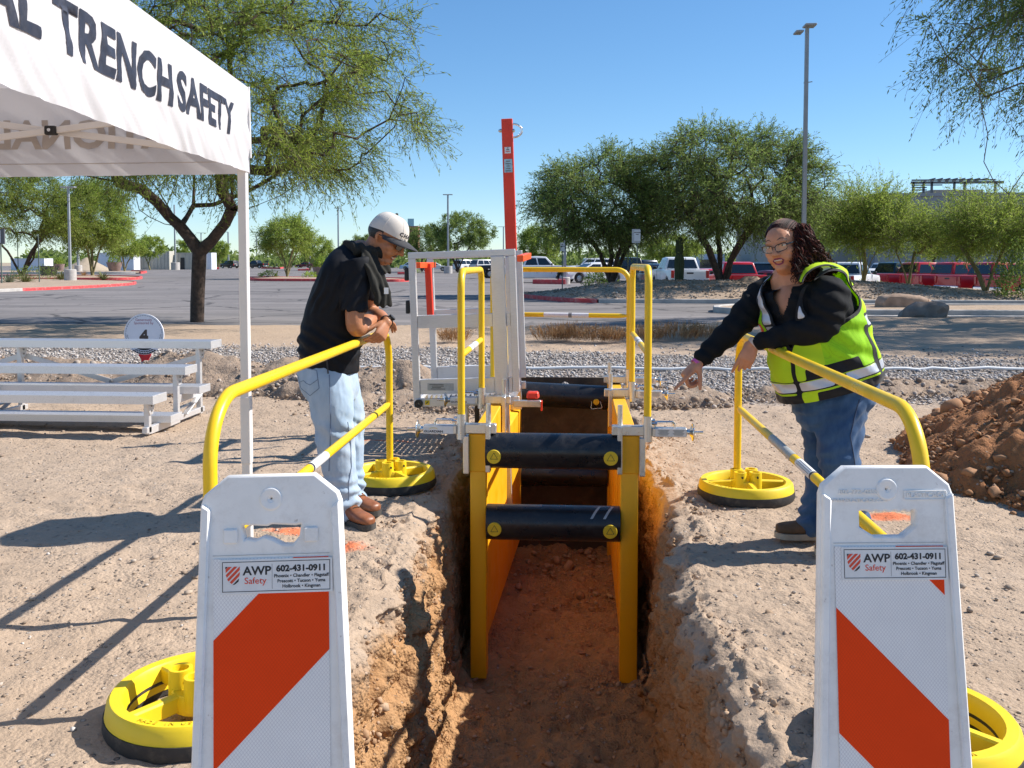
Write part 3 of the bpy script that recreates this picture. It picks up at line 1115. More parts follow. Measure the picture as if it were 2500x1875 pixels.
P3[:, 2] -= 0.55 * smooth(0.93, 1.0, np.tile(vs, len(xs)))
i = np.arange(len(xs) - 1)[:, None] * len(vs) + np.arange(len(vs) - 1)[None, :]
structure(link_mesh('gravel_mound', np_mesh('gravel_mound', P3, np.stack([i, i + len(vs), i + len(vs) + 1, i + 1], -1).reshape(-1, 4)), M['mound_gravel']))
kx = np.concatenate([np.linspace(-2.9, 0.7, 16)])
kerb('kerb', [(x, float(mound_near(np.array(x)))) for x in kx], M['kerb_red'])
kx = np.linspace(0.75, 48, 40)
kerb('kerb', [(x, float(mound_near(np.array(x)))) for x in kx], M['concrete'])
N = 5200
x = _rs.uniform(-2.5, 24, N); y = mound_near(x) + (40 - mound_near(x)) * _rs.uniform(0.02, 0.8, N)
stuff(scatter_stones('mound_stones', np.stack([x, y, mound_z(x, y)], 1), _rs.uniform(0.02, 0.055, N), M['ridge_stone'], seed=21))

# median island with kerbs, right of the drive
med = [(4.0, 27.0), (4.6, 26.2), (6.0, 25.9), (14, 25.7), (40, 25.5), (40, 29.4), (14, 29.6), (6.2, 29.4), (4.4, 28.4)]
med_s = smooth_line(med + [med[0]], 6)
island([(p.x, p.y) for p in med_s[:-1]], 0.16, M['mound_gravel'])
kerb('kerb', [(p.x, p.y) for p in med_s], M['concrete'], 0.18, 0.16)
g = MB().box((22, 25.35, 0.012), (34, 0.42, 0.02))
structure(g.build('gutter', M['concrete'], smooth=0))

# islands of the left lot
def px_line(pts, z=0.0):
    return [(spot(a, b).x, spot(a, b).y) for a, b in pts]
front = px_line([(-260, 722), (-120, 718), (20, 712), (180, 705), (290, 698.5), (327, 694.5), (318, 690.5), (240, 687.5), (60, 684), (-200, 682)])
fs = smooth_line(front, 5)
island([(p.x, p.y) for p in fs], 0.22, M['mound_gravel'])
kerb('kerb', [(p.x, p.y) for p in fs[:12]], M['concrete'])
kerb('kerb', [(p.x, p.y) for p in fs[11:]], M['kerb_red'])
second = px_line([(-150, 684), (60, 684), (195, 684), (300, 683.5), (338, 682), (330, 678.5), (200, 676), (-150, 675)])
fs = smooth_line(second, 5)
island([(p.x, p.y) for p in fs], 0.25, M['mound_gravel'])
kerb('kerb', [(p.x, p.y) for p in fs], M['kerb_red'], 0.2, 0.2)
third = px_line([(-60, 669), (200, 668.5), (330, 668), (352, 667), (340, 664.5), (200, 663.5), (-60, 663)])
fs = smooth_line(third, 5)
island([(p.x, p.y) for p in fs], 0.25, M['mound_gravel'])
kerb('kerb', [(p.x, p.y) for p in fs[:11]], M['concrete'], 0.25, 0.25)
kerb('kerb', [(p.x, p.y) for p in fs[11:22]], M['kerb_red'], 0.25, 0.25)
mid = px_line([(598, 683), (640, 686), (777, 687), (900, 688), (975, 688), (1000, 686.5), (980, 683.5), (800, 681), (620, 680.5)])
fs = smooth_line(mid + [mid[0]], 5)
island([(p.x, p.y) for p in fs[:-1]], 0.25, M['mound_gravel'])
kerb('kerb', [(p.x, p.y) for p in fs], M['kerb_red'], 0.22, 0.2)
for a in ([(325, 655.5), (353, 656), (353, 654)], [(506, 657.5), (532, 657.5), (530, 656)], [(640, 656), (682, 656.5), (690, 655)], [(728, 661), (752, 661), (750, 659)], [(971, 670), (1003, 670), (1003, 668)], [(1305, 693), (1372, 694), (1372, 691)]):
    kerb('kerb', px_line(a), M['kerb_red'], 0.5, 0.3)
# ------------------------------------------------------------------ trench shield
XL0, XL1 = -0.657, -0.563     # left side panel, outer and inner face
XR0, XR1 = 0.271, 0.373       # right side panel
YF, YB = 5.60, 8.10
ZT, ZB = 0.395, -1.21

def side_panel(x0, x1, inner, parent):
    """long hollow panel, knife edge at the foot, inner skin leaning out"""
    s = 1 if inner > 0 else -1
    xi = x1 if inner > 0 else x0
    xo = x0 if inner > 0 else x1
    mb = MB()
    # skin: top beam, body, knife edge
    top = ZT - 0.004
    prof = [(xo, top), (xi, top), (xi, 0.19), (xi - s * 0.008, 0.18), (xi - s * 0.008, -0.95), (xo + s * 0.012, ZB), (xo, ZB + 0.02)]
    a = [Vector((x, YF + 0.125, z)) for x, z in prof]
    prof2 = [(x + (0.085 if s > 0 and k in (3, 4) else 0.0), z) for k, (x, z) in enumerate(prof)]     # the inner skin stands proud at the far end
    b = [Vector((x, YB - 0.125, z)) for x, z in prof2]
    mb.loft([a, b])
    o = mb.build('side_panel', M['panel_yellow'], parent, 30, 0.006)
    # end posts
    for y0, y1 in ((YF, YF + 0.118), (YB - 0.118, YB)):
        p = MB()
        xa, xb = (xo - s * 0.002, xi + s * 0.004)
        pr = [(min(xa, xb), ZT), (max(xa, xb), ZT), (max(xa, xb), -0.98), (xo + s * 0.03 if s < 0 else max(xo + 0.03, xo), ZB + 0.05), (min(xa, xb) if s > 0 else xo - 0.03, ZB + 0.05)]
        w0, w1 = min(xa, xb), max(xa, xb)
        p.box(((w0 + w1) / 2, (y0 + y1) / 2, (ZT - 1.15) / 2), (w1 - w0, y1 - y0, ZT + 1.15))
        p.build('end_post', M['panel_yellow'], parent, 30, 0.009, seg=2)
        # sleeve welded at the spreader sockets
        c = MB()
        c.box(((w0 + w1) / 2, (y0 + y1) / 2, ZT - 0.118), (w1 - w0 + 0.012, y1 - y0 + 0.012, 0.236))
        c.build('post_sleeve', M['panel_yellow'], parent, 30, 0.006)
    # welded pads on the inner face near the far end
    q = MB()
    q.box((xi + s * 0.03, YB - 0.35, -0.14), (0.06, 0.12, 0.24))
    q.build('weld_pad', M['panel_yellow'], parent, 30, 0.006)
    # seam of the stacked inner skins
    for yy in (YF + 0.62, YF + 1.36):
        e = MB(); e.box((xi - s * 0.0075, yy, -0.36), (0.008, 0.016, 1.08))
        e.build('weld_seam', M['panel_yellow'], parent, 30)
    return o

sh = thing('trench_shield', 'yellow steel trench shield with black spreader pipes standing in the trench', 'trench shield', (-0.14, YF, -1.1))
side_panel(XL0, XL1, 1, sh)
side_panel(XR0, XR1, -1, sh)
xm0, xm1 = XL1 + 0.006, XR0 - 0.006
def spreader(y, z, r, big=0.056):
    mb = MB()
    mb.cyl((xm0, y, z), (xm1, y, z), r, 40)
    p = mb.build('spreader_pipe', M['pipe_black'], sh, 40)
    for xx in (xm0 + 0.055, xm1 - 0.062):
        c = MB()
        zz = z - 0.018
        yy = y - math.sqrt(max(r * r - 0.018 ** 2, 0)) 
        c.lathe([(0.043, -0.03), (0.043, 0.006), (0.040, 0.009)], 24, basis((1, 0, 0), (0, 0, 1), (0, -1, 0), (xx, yy, zz)))
        cap = c.build('pin_cap', M['cap_yellow'], p, 35)
        tri = MB()
        for k in range(3):
            a0, a1 = R(90 + 120 * k), R(210 + 120 * k)
            tri.beam((xx + 0.026 * math.cos(a0), yy - 0.0095, zz + 0.026 * math.sin(a0)), (xx + 0.026 * math.cos(a1), yy - 0.0095, zz + 0.026 * math.sin(a1)), 0.0022, 0.002, (0, 1, 0))
        tri.build('cap_mark', M['ink'], p, 0)
    return p
spreader(YF + 0.02, 0.290, 0.109)
sp_low = spreader(YF + 0.05, -0.165, 0.109)
# worn-through streaks on the lower pipe
for k in range(2):
    mb = MB()
    for j in range(7):
        a = R(88 + 62 * j / 6)
        x = 0.15 + 0.085 * k - 0.06 * j / 6
        y, z = YF + 0.05 - 0.1095 * math.sin(a) * 0 , 0
    prev = None
    rings = []
    for j in range(9):
        a = R(95 + 55 * j / 8)
        x = 0.145 + 0.078 * k - 0.055 * j / 8
        y = YF + 0.05 + 0.1100 * math.cos(a); z = -0.165 + 0.1100 * math.sin(a)
        rings.append([Vector((x - 0.008, y, z)), Vector((x + 0.008, y, z))])
    vs = [p for r in rings for p in r]
    mb.add(vs, [(2 * i, 2 * i + 1, 2 * i + 3, 2 * i + 2) for i in range(8)])
    mb.build('scuff', M['label_grey'], sp_low, 40)
# far spreaders, raised higher (one tilted a little)
for (z0, z1, r) in ((0.30, 0.265, 0.105), (-0.42, -0.42, 0.10)):
    mb = MB(); mb.cyl((xm0, YB - 0.06, z0), (xm1, YB - 0.06, z1), r, 36)
    p = mb.build('spreader_pipe', M['pipe_black'], sh, 40)
    if z0 > 0:
        c = MB(); c.lathe([(0.026, -0.03), (0.026, 0.008), (0.022, 0.012)], 20, basis((1, 0, 0), (0, 0, 1), (0, -1, 0), (xm1 - 0.10, YB - 0.06 - 0.103, 0.245)))
        c.build('pin_cap', M['cap_yellow'], p, 35)
        c = MB(); c.tube(bend([(xm1 - 0.14, YB - 0.17, 0.25), (xm1 - 0.145, YB - 0.175, 0.185), (xm1 - 0.05, YB - 0.175, 0.195), (xm1 - 0.065, YB - 0.17, 0.25)], 0.01, 3), 0.004, 6)
        c.build('pin_keeper', M['bright_steel'], p, 35)

# steel plate closing the far end of the trench
pl = plate_mesh([(-0.56, -1.6), (0.36, -1.6), (0.36, 0.0), (-0.56, 0.0)],
                [[(0.045 * math.cos(R(30 * k)) - 0.13, 0.05 * math.sin(R(30 * k)) - 0.085) for k in range(12)]], 0.02, 0.002, 'steel_plate')
pl.transform(basis((1, 0, 0.004), (0, 0, 1), (0, -1, 0), (0.02, 8.30, 0.41)))
tag(link_mesh('steel_plate', pl, M['old_steel']), 'dark rusty steel plate with a hole closing the far end of the trench', 'steel plate')

# ------------------------------------------------------------------ clamps that carry the small rails
def clamp(x, y, side, label, ztop=ZT, gname=None):
    """side -1: screw points left; beam gripped between two jaws"""
    t = thing('rail_clamp', label, 'clamp', (x, y, ztop), 0, 'galvanised clamps gripping the shield panels')
    s = side
    bx = 0.051 * -s        # beam runs from the socket towards -s
    xo, xi = x + s * 0.0, x - s * 0.094       # outer and inner faces of the beam
    mb = MB()
    mb.box(((xo + xi) / 2 - s * 0.015, y + 0.02, ztop + 0.034), (0.20, 0.055, 0.06))
    mb.build('cross_bar', M['galv'], t, 30, 0.005)
    mb = MB(); mb.box((xi - s * 0.020, y + 0.005, ztop - 0.085), (0.030, 0.075, 0.29)); mb.build('jaw', M['galv'], t, 30, 0.004)
    mb = MB(); mb.box((xo + s * 0.022, y + 0.012, ztop - 0.125), (0.036, 0.07, 0.235)); mb.build('jaw', M['galv'], t, 30, 0.004)
    mb = MB(); mb.cyl((xi - s * 0.018, y + 0.03, ztop + 0.05), (xi - s * 0.018, y + 0.03, ztop + 0.185), 0.016, 14); mb.build('pin', M['galv'], t, 35)
    mb = MB()
    sx = xo + s * 0.052
    mb.lathe([(0.025, -0.03), (0.029, -0.03), (0.029, 0.125), (0.025, 0.125)], 20, Matrix.Translation((sx, y, ztop)), closed=True)
    mb.build('socket', M['galv'], t, 40)
    bx0, bx1 = sx + s * 0.028, sx + s * 0.235
    mb = MB(); mb.box(((bx0 + bx1) / 2, y + 0.01, ztop + 0.028), (abs(bx1 - bx0), 0.055, 0.055)); body = mb.build('screw_housing', M['galv'], t, 30, 0.005)
    mb = MB(); mb.box(((bx0 + bx1) / 2 + s * 0.008, y - 0.0195, ztop + 0.028), (abs(bx1 - bx0) - 0.022, 0.003, 0.046)); lab = mb.build('label', M['label_white'], body, 0)
    lx = (bx0 + bx1) / 2 + s * 0.008
    if s < 0:
        lettering('GUARDIAN', 0.019, basis((1, 0, 0), (0, 0, 1), (0, -1, 0), (lx - 0.030, y - 0.0220, ztop + 0.018)), M['ink'], body, 0, 0.0006, squeeze=1.2)
        mb = MB()
        mb.tube([(lx - 0.055, y - 0.022, ztop + 0.033), (lx - 0.045, y - 0.022, ztop + 0.039), (lx - 0.030, y - 0.022, ztop + 0.041), (lx - 0.015, y - 0.022, ztop + 0.039), (lx - 0.006, y - 0.022, ztop + 0.033)], 0.0014, 5)
        mb.build('arc_mark', M['sign_yellow'], body, 0)
    else:
        for k in range(6):
            for h in range(2):
                mb = MB(); mb.box((lx - 0.045 + 0.09 * h, y - 0.0222, ztop + 0.044 - 0.006 * k), (0.07 - 0.01 * (k % 3), 0.001, 0.0022)); mb.build('print_line', M['ink_grey'], body, 0)
    wx = bx1 + s * 0.03
    mb = MB()
    rot = basis((0, 1, 0), (0, 0, 1), (s, 0, 0), (wx, y + 0.01, ztop + 0.028))
    mb.lathe([(0.014, -0.035), (0.018, -0.012), (0.034, 0.0), (0.054, 0.004), (0.057, 0.009), (0.052, 0.013), (0.03, 0.010), (0.012, 0.012)], 24, rot)
    mb.build('handwheel', M['bright_steel'], t, 40)
    mb = MB(); mb.cyl((bx1 - s * 0.01, y + 0.01, ztop + 0.028), (wx + s * 0.07, y + 0.01, ztop + 0.028), 0.0075, 10); mb.build('screw', M['bright_steel'], t, 40)
    mb = MB()
    mb.tube(bend([(bx0 + s * 0.015, y + 0.01, ztop + 0.05), (bx0 + s * 0.015, y + 0.01, ztop + 0.088), (bx0 + s * 0.135, y + 0.01, ztop + 0.088), (bx0 + s * 0.135, y + 0.01, ztop + 0.05)], 0.018, 4), 0.008, 8)
    mb.build('handle', M['bright_steel'], t, 40)
    mb = MB(); mb.cyl((bx0 - s * 0.02, y - 0.005, ztop + 0.082), (bx0 + s * 0.03, y - 0.005, ztop + 0.082), 0.011, 6); mb.cyl((bx0 - s * 0.01, y - 0.005, ztop + 0.098), (bx0 + s * 0.016, y - 0.005, ztop + 0.098), 0.012, 8)
    mb.build('lock_bolt', M['bright_steel'], t, 40)
    return sx
sxL = clamp(XL0, YF - 0.02, -1, 'galvanised clamp with printed label on the near end of the left panel')
clamp(XL0, 6.78, -1, 'galvanised clamp on the left panel in front of the aluminium platform')
sxR = clamp(XR1, YF - 0.02, 1, 'galvanised clamp on the near end of the right panel')
clamp(XR1, 7.20, 1, 'galvanised clamp midway along the right panel')
clamp(XR1 + 0.02, 8.02, 1, 'galvanised clamp at the far end of the right panel')
clamp(XL0, 7.98, -1, 'galvanised clamp at the far end of the left panel behind the platform')

def small_rail(a, b, ztop, zmid, label, label_on=True):
    t = thing('clamp_rail', label, 'guardrail', (a[0], a[1], ZT), 0, 'yellow rails held by the clamps')
    a0, b0 = Vector((a[0], a[1], ZT - 0.02)), Vector((b[0], b[1], ZT - 0.02))
    a1, b1 = Vector((a[0], a[1], ztop)), Vector((b[0], b[1], ztop))
    mb = MB(); mb.tube(bend([a0, a1, b1, b0], 0.11, 8), 0.0225, 16); mb.build('rail_tube', M['rail_yellow'], t, 50)
    d = (b1 - a1).normalized()
    am, bm_ = Vector((a[0], a[1], zmid)) + d * 0.02, Vector((b[0], b[1], zmid)) - d * 0.02
    mb = MB(); L = (bm_ - am).length
    mb.tube([am, am + d * 0.03, am + d * 0.07, bm_ - d * 0.07, bm_ - d * 0.03, bm_], [0.012, 0.017, 0.0205, 0.0205, 0.017, 0.012], 14); mid = mb.build('mid_tube', M['rail_yellow'], t, 50)
    if label_on:
        c = (am + bm_) / 2
        mb = MB(); mb.tube([c - d * min(0.2, L * .25), c + d * min(0.2, L * .25)], 0.0211, 16, False); mb.build('label', M['label_white'], mid, 50)
        k = MB(); k.tube([c - d * 0.05, c - d * 0.02], 0.0214, 16, False); k.build('label_print', M['ink_grey'], mid, 50)
    return t
small_rail((sxL, YF - 0.02), (sxL, 6.78), 1.395, 0.88, 'narrow yellow rail above the near end of the left shield panel')
small_rail((sxR, YF - 0.02), (sxR, 7.20), 1.415, 0.90, 'yellow rail above the near end of the right shield panel')
small_rail((XR1 + 0.072, 8.02), (-0.64, 8.20), 1.385, 0.985, 'wide yellow rail across the far end of the trench')
small_rail((-0.705, 7.66), (-0.71, 8.02), 1.36, 0.88, 'narrow yellow rail half hidden behind the aluminium platform', True)

# ------------------------------------------------------------------ long guardrails in heavy round bases
def base_mesh_parts():
    lower = MB(); lower.lathe([(0.225, 0.0), (0.288, 0.0), (0.296, 0.02), (0.293, 0.052), (0.225, 0.052)], 56, closed=True)
    ring = MB(); ring.lathe([(0.222, 0.02), (0.289, 0.0525), (0.282, 0.092), (0.272, 0.104), (0.240, 0.104), (0.232, 0.092)], 56, closed=True)
    return lower, ring

def heavy_base(cx, cy, rz, label, z=0.0):
    t = thing('ballast_stand', label, 'stand', (cx, cy, z), rz, 'round yellow stands carrying the guardrails')
    lower, ring = base_mesh_parts()
    lower.build('rubber_ring', M['rubber'], t, 40, local=True)
    r = ring.build('cast_ring', M['base_yellow'], t, 40, local=True)
    # raised maker's line on the rim
    txt = 'MADE IN USA'
    for k, ch in enumerate(txt):
        if ch == ' ': continue
        a = R(-118 + 3.9 * k)
        me = text_mesh(ch, 0.022, 0.003)
        p = Vector((0.254 * math.cos(a), 0.254 * math.sin(a), 0.1050))
        me.transform(basis((-math.sin(a), math.cos(a), 0), (-math.cos(a), -math.sin(a), 0), (0, 0, 1), p))
        link_mesh('rim_letter', me, M['cap_yellow'], r)
    for k in range(4):
        a = R(45 + 90 * k)
        d = Vector((math.cos(a), math.sin(a), 0))
        s = MB(); s.beam(d * 0.045 + Vector((0, 0, 0.078)), d * 0.245 + Vector((0, 0, 0.070)), 0.034, 0.055)
        s.build('spoke', M['base_yellow'], t, 30, 0.006, local=True)
    hub = MB(); hub.lathe([(0.03, 0.045), (0.092, 0.045), (0.098, 0.075), (0.090, 0.105), (0.03, 0.105)], 32, closed=True)
    hub.build('hub', M['base_yellow'], t, 40, local=True)
    for k in range(4):
        a = R(90 * k)
        c = MB(); c.lathe([(0.0255, 0.06), (0.039, 0.06), (0.037, 0.162), (0.0255, 0.162)], 24, Matrix.Translation((0.066 * math.cos(a), 0.066 * math.sin(a), 0)), closed=True)
        col = c.build('collar', M['base_yellow'], t, 40, local=True)
        h = MB(); h.cyl((0.066 * math.cos(a) + 0.030, 0.066 * math.sin(a) - 0.027, 0.135), (0.066 * math.cos(a) + 0.0315, 0.066 * math.sin(a) - 0.0295, 0.135), 0.007, 10)
        h.build('set_screw', M['ink'], col, 0, local=True)
    return t
XRL, XRR = -1.228, 1.0
YL0, YL1 = 2.86, 5.93
YR0, YR1 = 2.72, 5.79
heavy_base(-1.19, YL0 - 0.063, R(8), 'round yellow weighted stand left of the left striped barricade')
heavy_base(XRL + 0.02, YL1 - 0.063, R(-6), 'round yellow weighted stand behind the man\'s shoes')
heavy_base(XRR + 0.02, YR0 + 0.063, R(4), 'round yellow weighted stand behind the right striped barricade')
heavy_base(XRR + 0.045, YR1 - 0.050, R(-40), 'round yellow weighted stand beside the woman\'s boot')

def long_rail(x, x2, y0, y1, H, zm, label, lab_at, grey=False, rad=0.22):
    t = thing('guardrail', label, 'guardrail', (x, y0, 0))
    mb = MB(); mb.tube(bend([(x, y0, 0.07), (x, y0, H), (x2, y1, H), (x2, y1, 0.07)], rad, 12), 0.0228, 20); mb.build('rail_tube', M['rail_yellow'], t, 50)
    a, b = Vector((x, y0 + 0.015, zm)), Vector((x2, y1 - 0.015, zm)); d = (b - a).normalized()
    mb = MB(); mb.tube([a, a + d * 0.04, a + d * 0.1, b - d * 0.1, b - d * 0.04, b], [0.009, 0.015, 0.0215, 0.0215, 0.015, 0.009], 18)
    mid = mb.build('mid_tube', M['rail_yellow'], t, 50)
    c = a.lerp(b, (lab_at - y0) / (y1 - y0))
    mb = MB(); mb.tube([c - d * 0.14, c + d * 0.14], 0.0219, 20, False); mb.build('label', M['label_white'], mid, 50)
    for k in range(3):
        for j in range(1):
            a0 = R(20 + 28 * k)
            s = MB()
            n = Vector((-math.cos(a0), 0, math.sin(a0))) * 0.0225
            s.beam(c - d * 0.10 + n, c + d * 0.11 + n, 0.002, 0.0008, tuple(n.normalized())); s.build('print_line', M['ink_grey'], mid, 0)
    mb = MB(); mb.tube([c - d * 0.137, c - d * 0.115], 0.0222, 20, False); mb.build('label_print', M['ink'], mid, 50)
    if grey:
        mb = MB(); mb.tube([c + d * 0.24, c + d * 0.72], 0.0221, 20, False); mb.build('grey_label', M['label_grey'], mid, 50)
    return t
long_rail(-1.178, XRL, YL0, YL1, 1.005, 0.525, 'yellow tube guardrail the man leans on', 4.15)
long_rail(XRR, XRR, YR0, YR1, 1.005, 0.545, 'yellow tube guardrail the woman leans over', 4.05, True)

# ------------------------------------------------------------------ aluminium access platform with fall arrest mast
pf = thing('access_platform', 'aluminium access platform with guard frames and a tall red mast', 'platform', (-0.45, 7.3, 0.36))
LEAN = Matrix.Translation((-0.5, 0, 0.38)) @ Matrix.Rotation(R(-1.9), 4, 'Y') @ Matrix.Translation((0.5, 0, -0.38))
def pbeam(name, a, b, w, h, mat, up=(0, -1, 0), bevel=0.003, parent=None):
    mb = MB(); mb.beam(LEAN @ Vector(a), LEAN @ Vector(b), w, h, up)
    return mb.build(name, mat, parent or pf, 30, bevel)
PX0, PX1, PY0, PY1, PZ0, PZ1 = -1.215, -0.455, 6.92, 7.78, 0.37, 1.50
def side_frame(y, mast_x, z0=PZ0):
    pbeam('stile', (PX0, y, z0), (PX0, y, PZ1), 0.052, 0.045, M['alu'])
    pbeam('stile', (PX1, y, z0 + 0.10), (PX1, y, PZ1 - 0.002), 0.052, 0.045, M['alu'])
    pbeam('frame_rail', (PX0 - 0.026, y, PZ1 + 0.024), (PX1 + 0.026, y, PZ1 + 0.024), 0.048, 0.045, M['alu'])
    pbeam('frame_rail', (PX0 + 0.027, y, 1.02), (mast_x - 0.052, y, 1.02), 0.10, 0.035, M['alu'])
    pbeam('frame_rail', (mast_x + 0.052, y, 1.02), (PX1 - 0.027, y, 1.02), 0.10, 0.035, M['alu'])
    pbeam('toe_board', (PX0 + 0.027, y, z0 + 0.155), (mast_x - 0.052, y, z0 + 0.155), 0.115, 0.035, M['alu'])
    pbeam('toe_board', (mast_x + 0.052, y, z0 + 0.155), (PX1 - 0.027, y, z0 + 0.155), 0.115, 0.035, M['alu'])
side_frame(PY0, -0.565)
side_frame(PY1, -0.525)
# wide uprights: the near one goes down beside the shield panel
pbeam('mast', (-0.565, PY0, -0.55), (-0.565, PY0, PZ1 - 0.002), 0.10, 0.062, M['alu'])
mast = pbeam('mast', (-0.525, PY1, 0.2), (-0.525, PY1, PZ1 - 0.002), 0.10, 0.062, M['alu'])
# floor: perforated plank with gripping teeth on its edge
for j, yy in enumerate(np.linspace(PY0 + 0.05, PY1 - 0.05, 12)):
    pbeam('floor_slat', (PX0 + 0.02, yy, PZ0 + 0.03), (PX1 - 0.02, yy, PZ0 + 0.03), 0.03, 0.022, M['alu'], (0, 0, 1), 0)
for xx in np.linspace(PX0 + 0.05, PX1 - 0.05, 15):
    mb = MB(); mb.beam(LEAN @ Vector((xx, PY0 + 0.03, PZ0 + 0.018)), LEAN @ Vector((xx, PY1 - 0.03, PZ0 + 0.018)), 0.022, 0.012)
    mb.build('floor_bar', M['alu'], pf, 0)
pbeam('edge_beam', (PX0 - 0.02, PY0 - 0.012, PZ0 + 0.035), (PX1 + 0.02, PY0 - 0.012, PZ0 + 0.035), 0.062, 0.03, M['alu'])
pbeam('edge_beam', (PX0 - 0.02, PY1 + 0.012, PZ0 + 0.035), (PX1 + 0.02, PY1 + 0.012, PZ0 + 0.035), 0.062, 0.03, M['alu'])
pbeam('edge_beam', (PX0, PY0 + 0.03, PZ0 + 0.035), (PX0, PY1 - 0.03, PZ0 + 0.035), 0.03, 0.062, M['alu'], (0, 0, 1))
for k in range(17):
    xx = PX0 + 0.07 + 0.037 * k
    mb = MB()
    q = [LEAN @ Vector(p) for p in ((xx - 0.008, PY0 - 0.032, PZ0 + 0.068), (xx + 0.016, PY0 - 0.032, PZ0 + 0.068), (xx + 0.016, PY0 - 0.032, PZ0 + 0.096), (xx + 0.004, PY0 - 0.032, PZ0 + 0.090))]
    q2 = [p + Vector((0, 0.02, 0)) for p in q]
    mb.add(q + q2, [(0, 1, 2, 3), (7, 6, 5, 4), (0, 4, 5, 1), (1, 5, 6, 2), (2, 6, 7, 3), (3, 7, 4, 0)])
    mb.build('grip_tooth', M['bright_steel'], pf, 0)
# rating plate, warning label, wheel
mb = MB(); mb.box(LEAN @ Vector((-1.03, PY0 - 0.0205, PZ0 + 0.152)), (0.20, 0.004, 0.055)); plate = mb.build('rating_plate', M['label_grey'], pf, 0, 0)
for k in range(4):
    mb = MB(); mb.box(LEAN @ Vector((-1.06 + 0.01 * (k % 2), PY0 - 0.0235, PZ0 + 0.170 - 0.011 * k)), (0.11 - 0.02 * (k % 3), 0.001, 0.004)); mb.build('print_line', M['ink'], plate, 0)
mb = MB(); mb.box(LEAN @ Vector((-1.135, PY0 - 0.030, PZ0 + 0.036)), (0.036, 0.003, 0.034)); wl_ = mb.build('warning_label', M['sign_yellow'], pf, 0, 0)
mb = MB(); c_ = LEAN @ Vector((-1.135, PY0 - 0.0325, PZ0 + 0.036)); mb.beam(c_ + Vector((-0.009, 0, -0.008)), c_ + Vector((0.009, 0, 0.009)), 0.006, 0.001, (0, 1, 0)); mb.build('warning_mark', M['ink'], wl_, 0)
mb = MB(); mb.lathe([(0.008, -0.012), (0.032, -0.012), (0.032, 0.012), (0.008, 0.012)], 20, basis((1, 0, 0), (0, 0, 1), (0, -1, 0), LEAN @ Vector((-1.20, PY0 - 0.04, PZ0 + 0.03))), closed=True); mb.build('wheel', M['black_plastic'], pf, 40)
# dark rubber bumpers on the outer stile
for zz in (1.385, 1.135):
    mb = MB(); mb.box(LEAN @ Vector((PX0 - 0.045, PY0 + 0.005, zz)), (0.03, 0.05, 0.10)); mb.build('bumper', M['black_plastic'], pf, 30, 0.006)
# red swing gate inside, red stops on the right
pbeam('gate_post', (-1.16, 7.32, 1.46), (-1.155, 7.32, 1.02), 0.05, 0.05, M['red_paint'])
pbeam('gate_bar', (-1.185, 6.97, 1.45), (-1.185, 7.75, 1.45), 0.05, 0.045, M['orange_red'], (0, 0, 1))
pbeam('stop_arm', (-0.395, 6.93, 1.475), (-0.375, 7.72, 1.50), 0.05, 0.05, M['orange_red'], (0, 0, 1))
mb = MB(); mb.box((-0.335, 6.96, 0.445), (0.10, 0.12, 0.05), taper=0.85); mb.build('foot_stop', M['red_paint'], pf, 30, 0.01)
mb = MB(); mb.beam((-0.48, 6.90, 0.385), (-0.27, 6.90, 0.385), 0.05, 0.05); mb.build('stop_bracket', M['galv'], pf, 30, 0.004)
mb = MB(); mb.box((-0.268, 6.90, 0.37), (0.012, 0.052, 0.075)); mb.build('bracket_cap', M['red_paint'], pf, 30, 0.002)
# strut from the platform foot to the ground
mb = MB(); mb.beam((-0.90, 7.3, 0.36), (-0.90, 7.3, 0.0), 0.06, 0.06, (0, 1, 0)); mb.build('support_leg', M['alu'], pf, 30, 0.003)
mb = MB(); mb.beam((-0.80, 7.3, 0.36), (-0.80, 7.3, 0.0), 0.035, 0.05, (0, 1, 0)); mb.build('support_leg', M['old_steel'], pf, 30, 0.003)
# red mast with anchor ring
rp = pbeam('red_mast', (-0.525, PY1 + 0.058, 0.9), (-0.525, PY1 + 0.058, 2.66), 0.094, 0.05, M['red_paint'], bevel=0.004)
top = LEAN @ Vector((-0.525, PY1 + 0.055, 2.56))
mb = MB()
pts = [top + Vector((0.05 + 0.075 * math.cos(a), -0.01, 0.045 * 1.25 * math.sin(a))) for a in np.linspace(-1.75, 1.75, 14)]
mb.tube(pts, 0.0085, 10); mb.build('anchor_ring', M['bright_steel'], rp, 50)
mb = MB(); mb.cyl(top + Vector((-0.075, -0.01, 0.0)), top + Vector((0.066, -0.01, 0.0)), 0.009, 8); mb.cyl(top + Vector((-0.065, -0.01, 0)), top + Vector((-0.049, -0.01, 0)), 0.017, 6); mb.cyl(top + Vector((0.048, -0.01, 0)), top + Vector((0.06, -0.01, 0)), 0.017, 6); mb.build('anchor_bolt', M['bright_steel'], rp, 50)
lm = basis((1, 0, 0.033), (0, 0, 1), (0, -1, 0), (0, 0, 0))
def stick(z, w, h, mat):
    c = LEAN @ Vector((-0.525, PY1 + 0.031, z))
    mb = MB(); mb.box(c, (w, 0.003, h), Matrix.Rotation(R(-1.9), 3, 'Y')); return mb.build('label', mat, rp, 0)
stick(2.395, 0.052, 0.053, M['label_white'])
stick(2.265, 0.068, 0.112, M['label_blue'])
for k in range(3):
    c = LEAN @ Vector((-0.525, PY1 + 0.0285, 2.385 + 0.014 * k)); mb = MB(); mb.box(c, (0.034 - 0.01 * k, 0.001, 0.006)); mb.build('label_print', M['ink_red' if k == 0 else 'ink'], rp, 0)
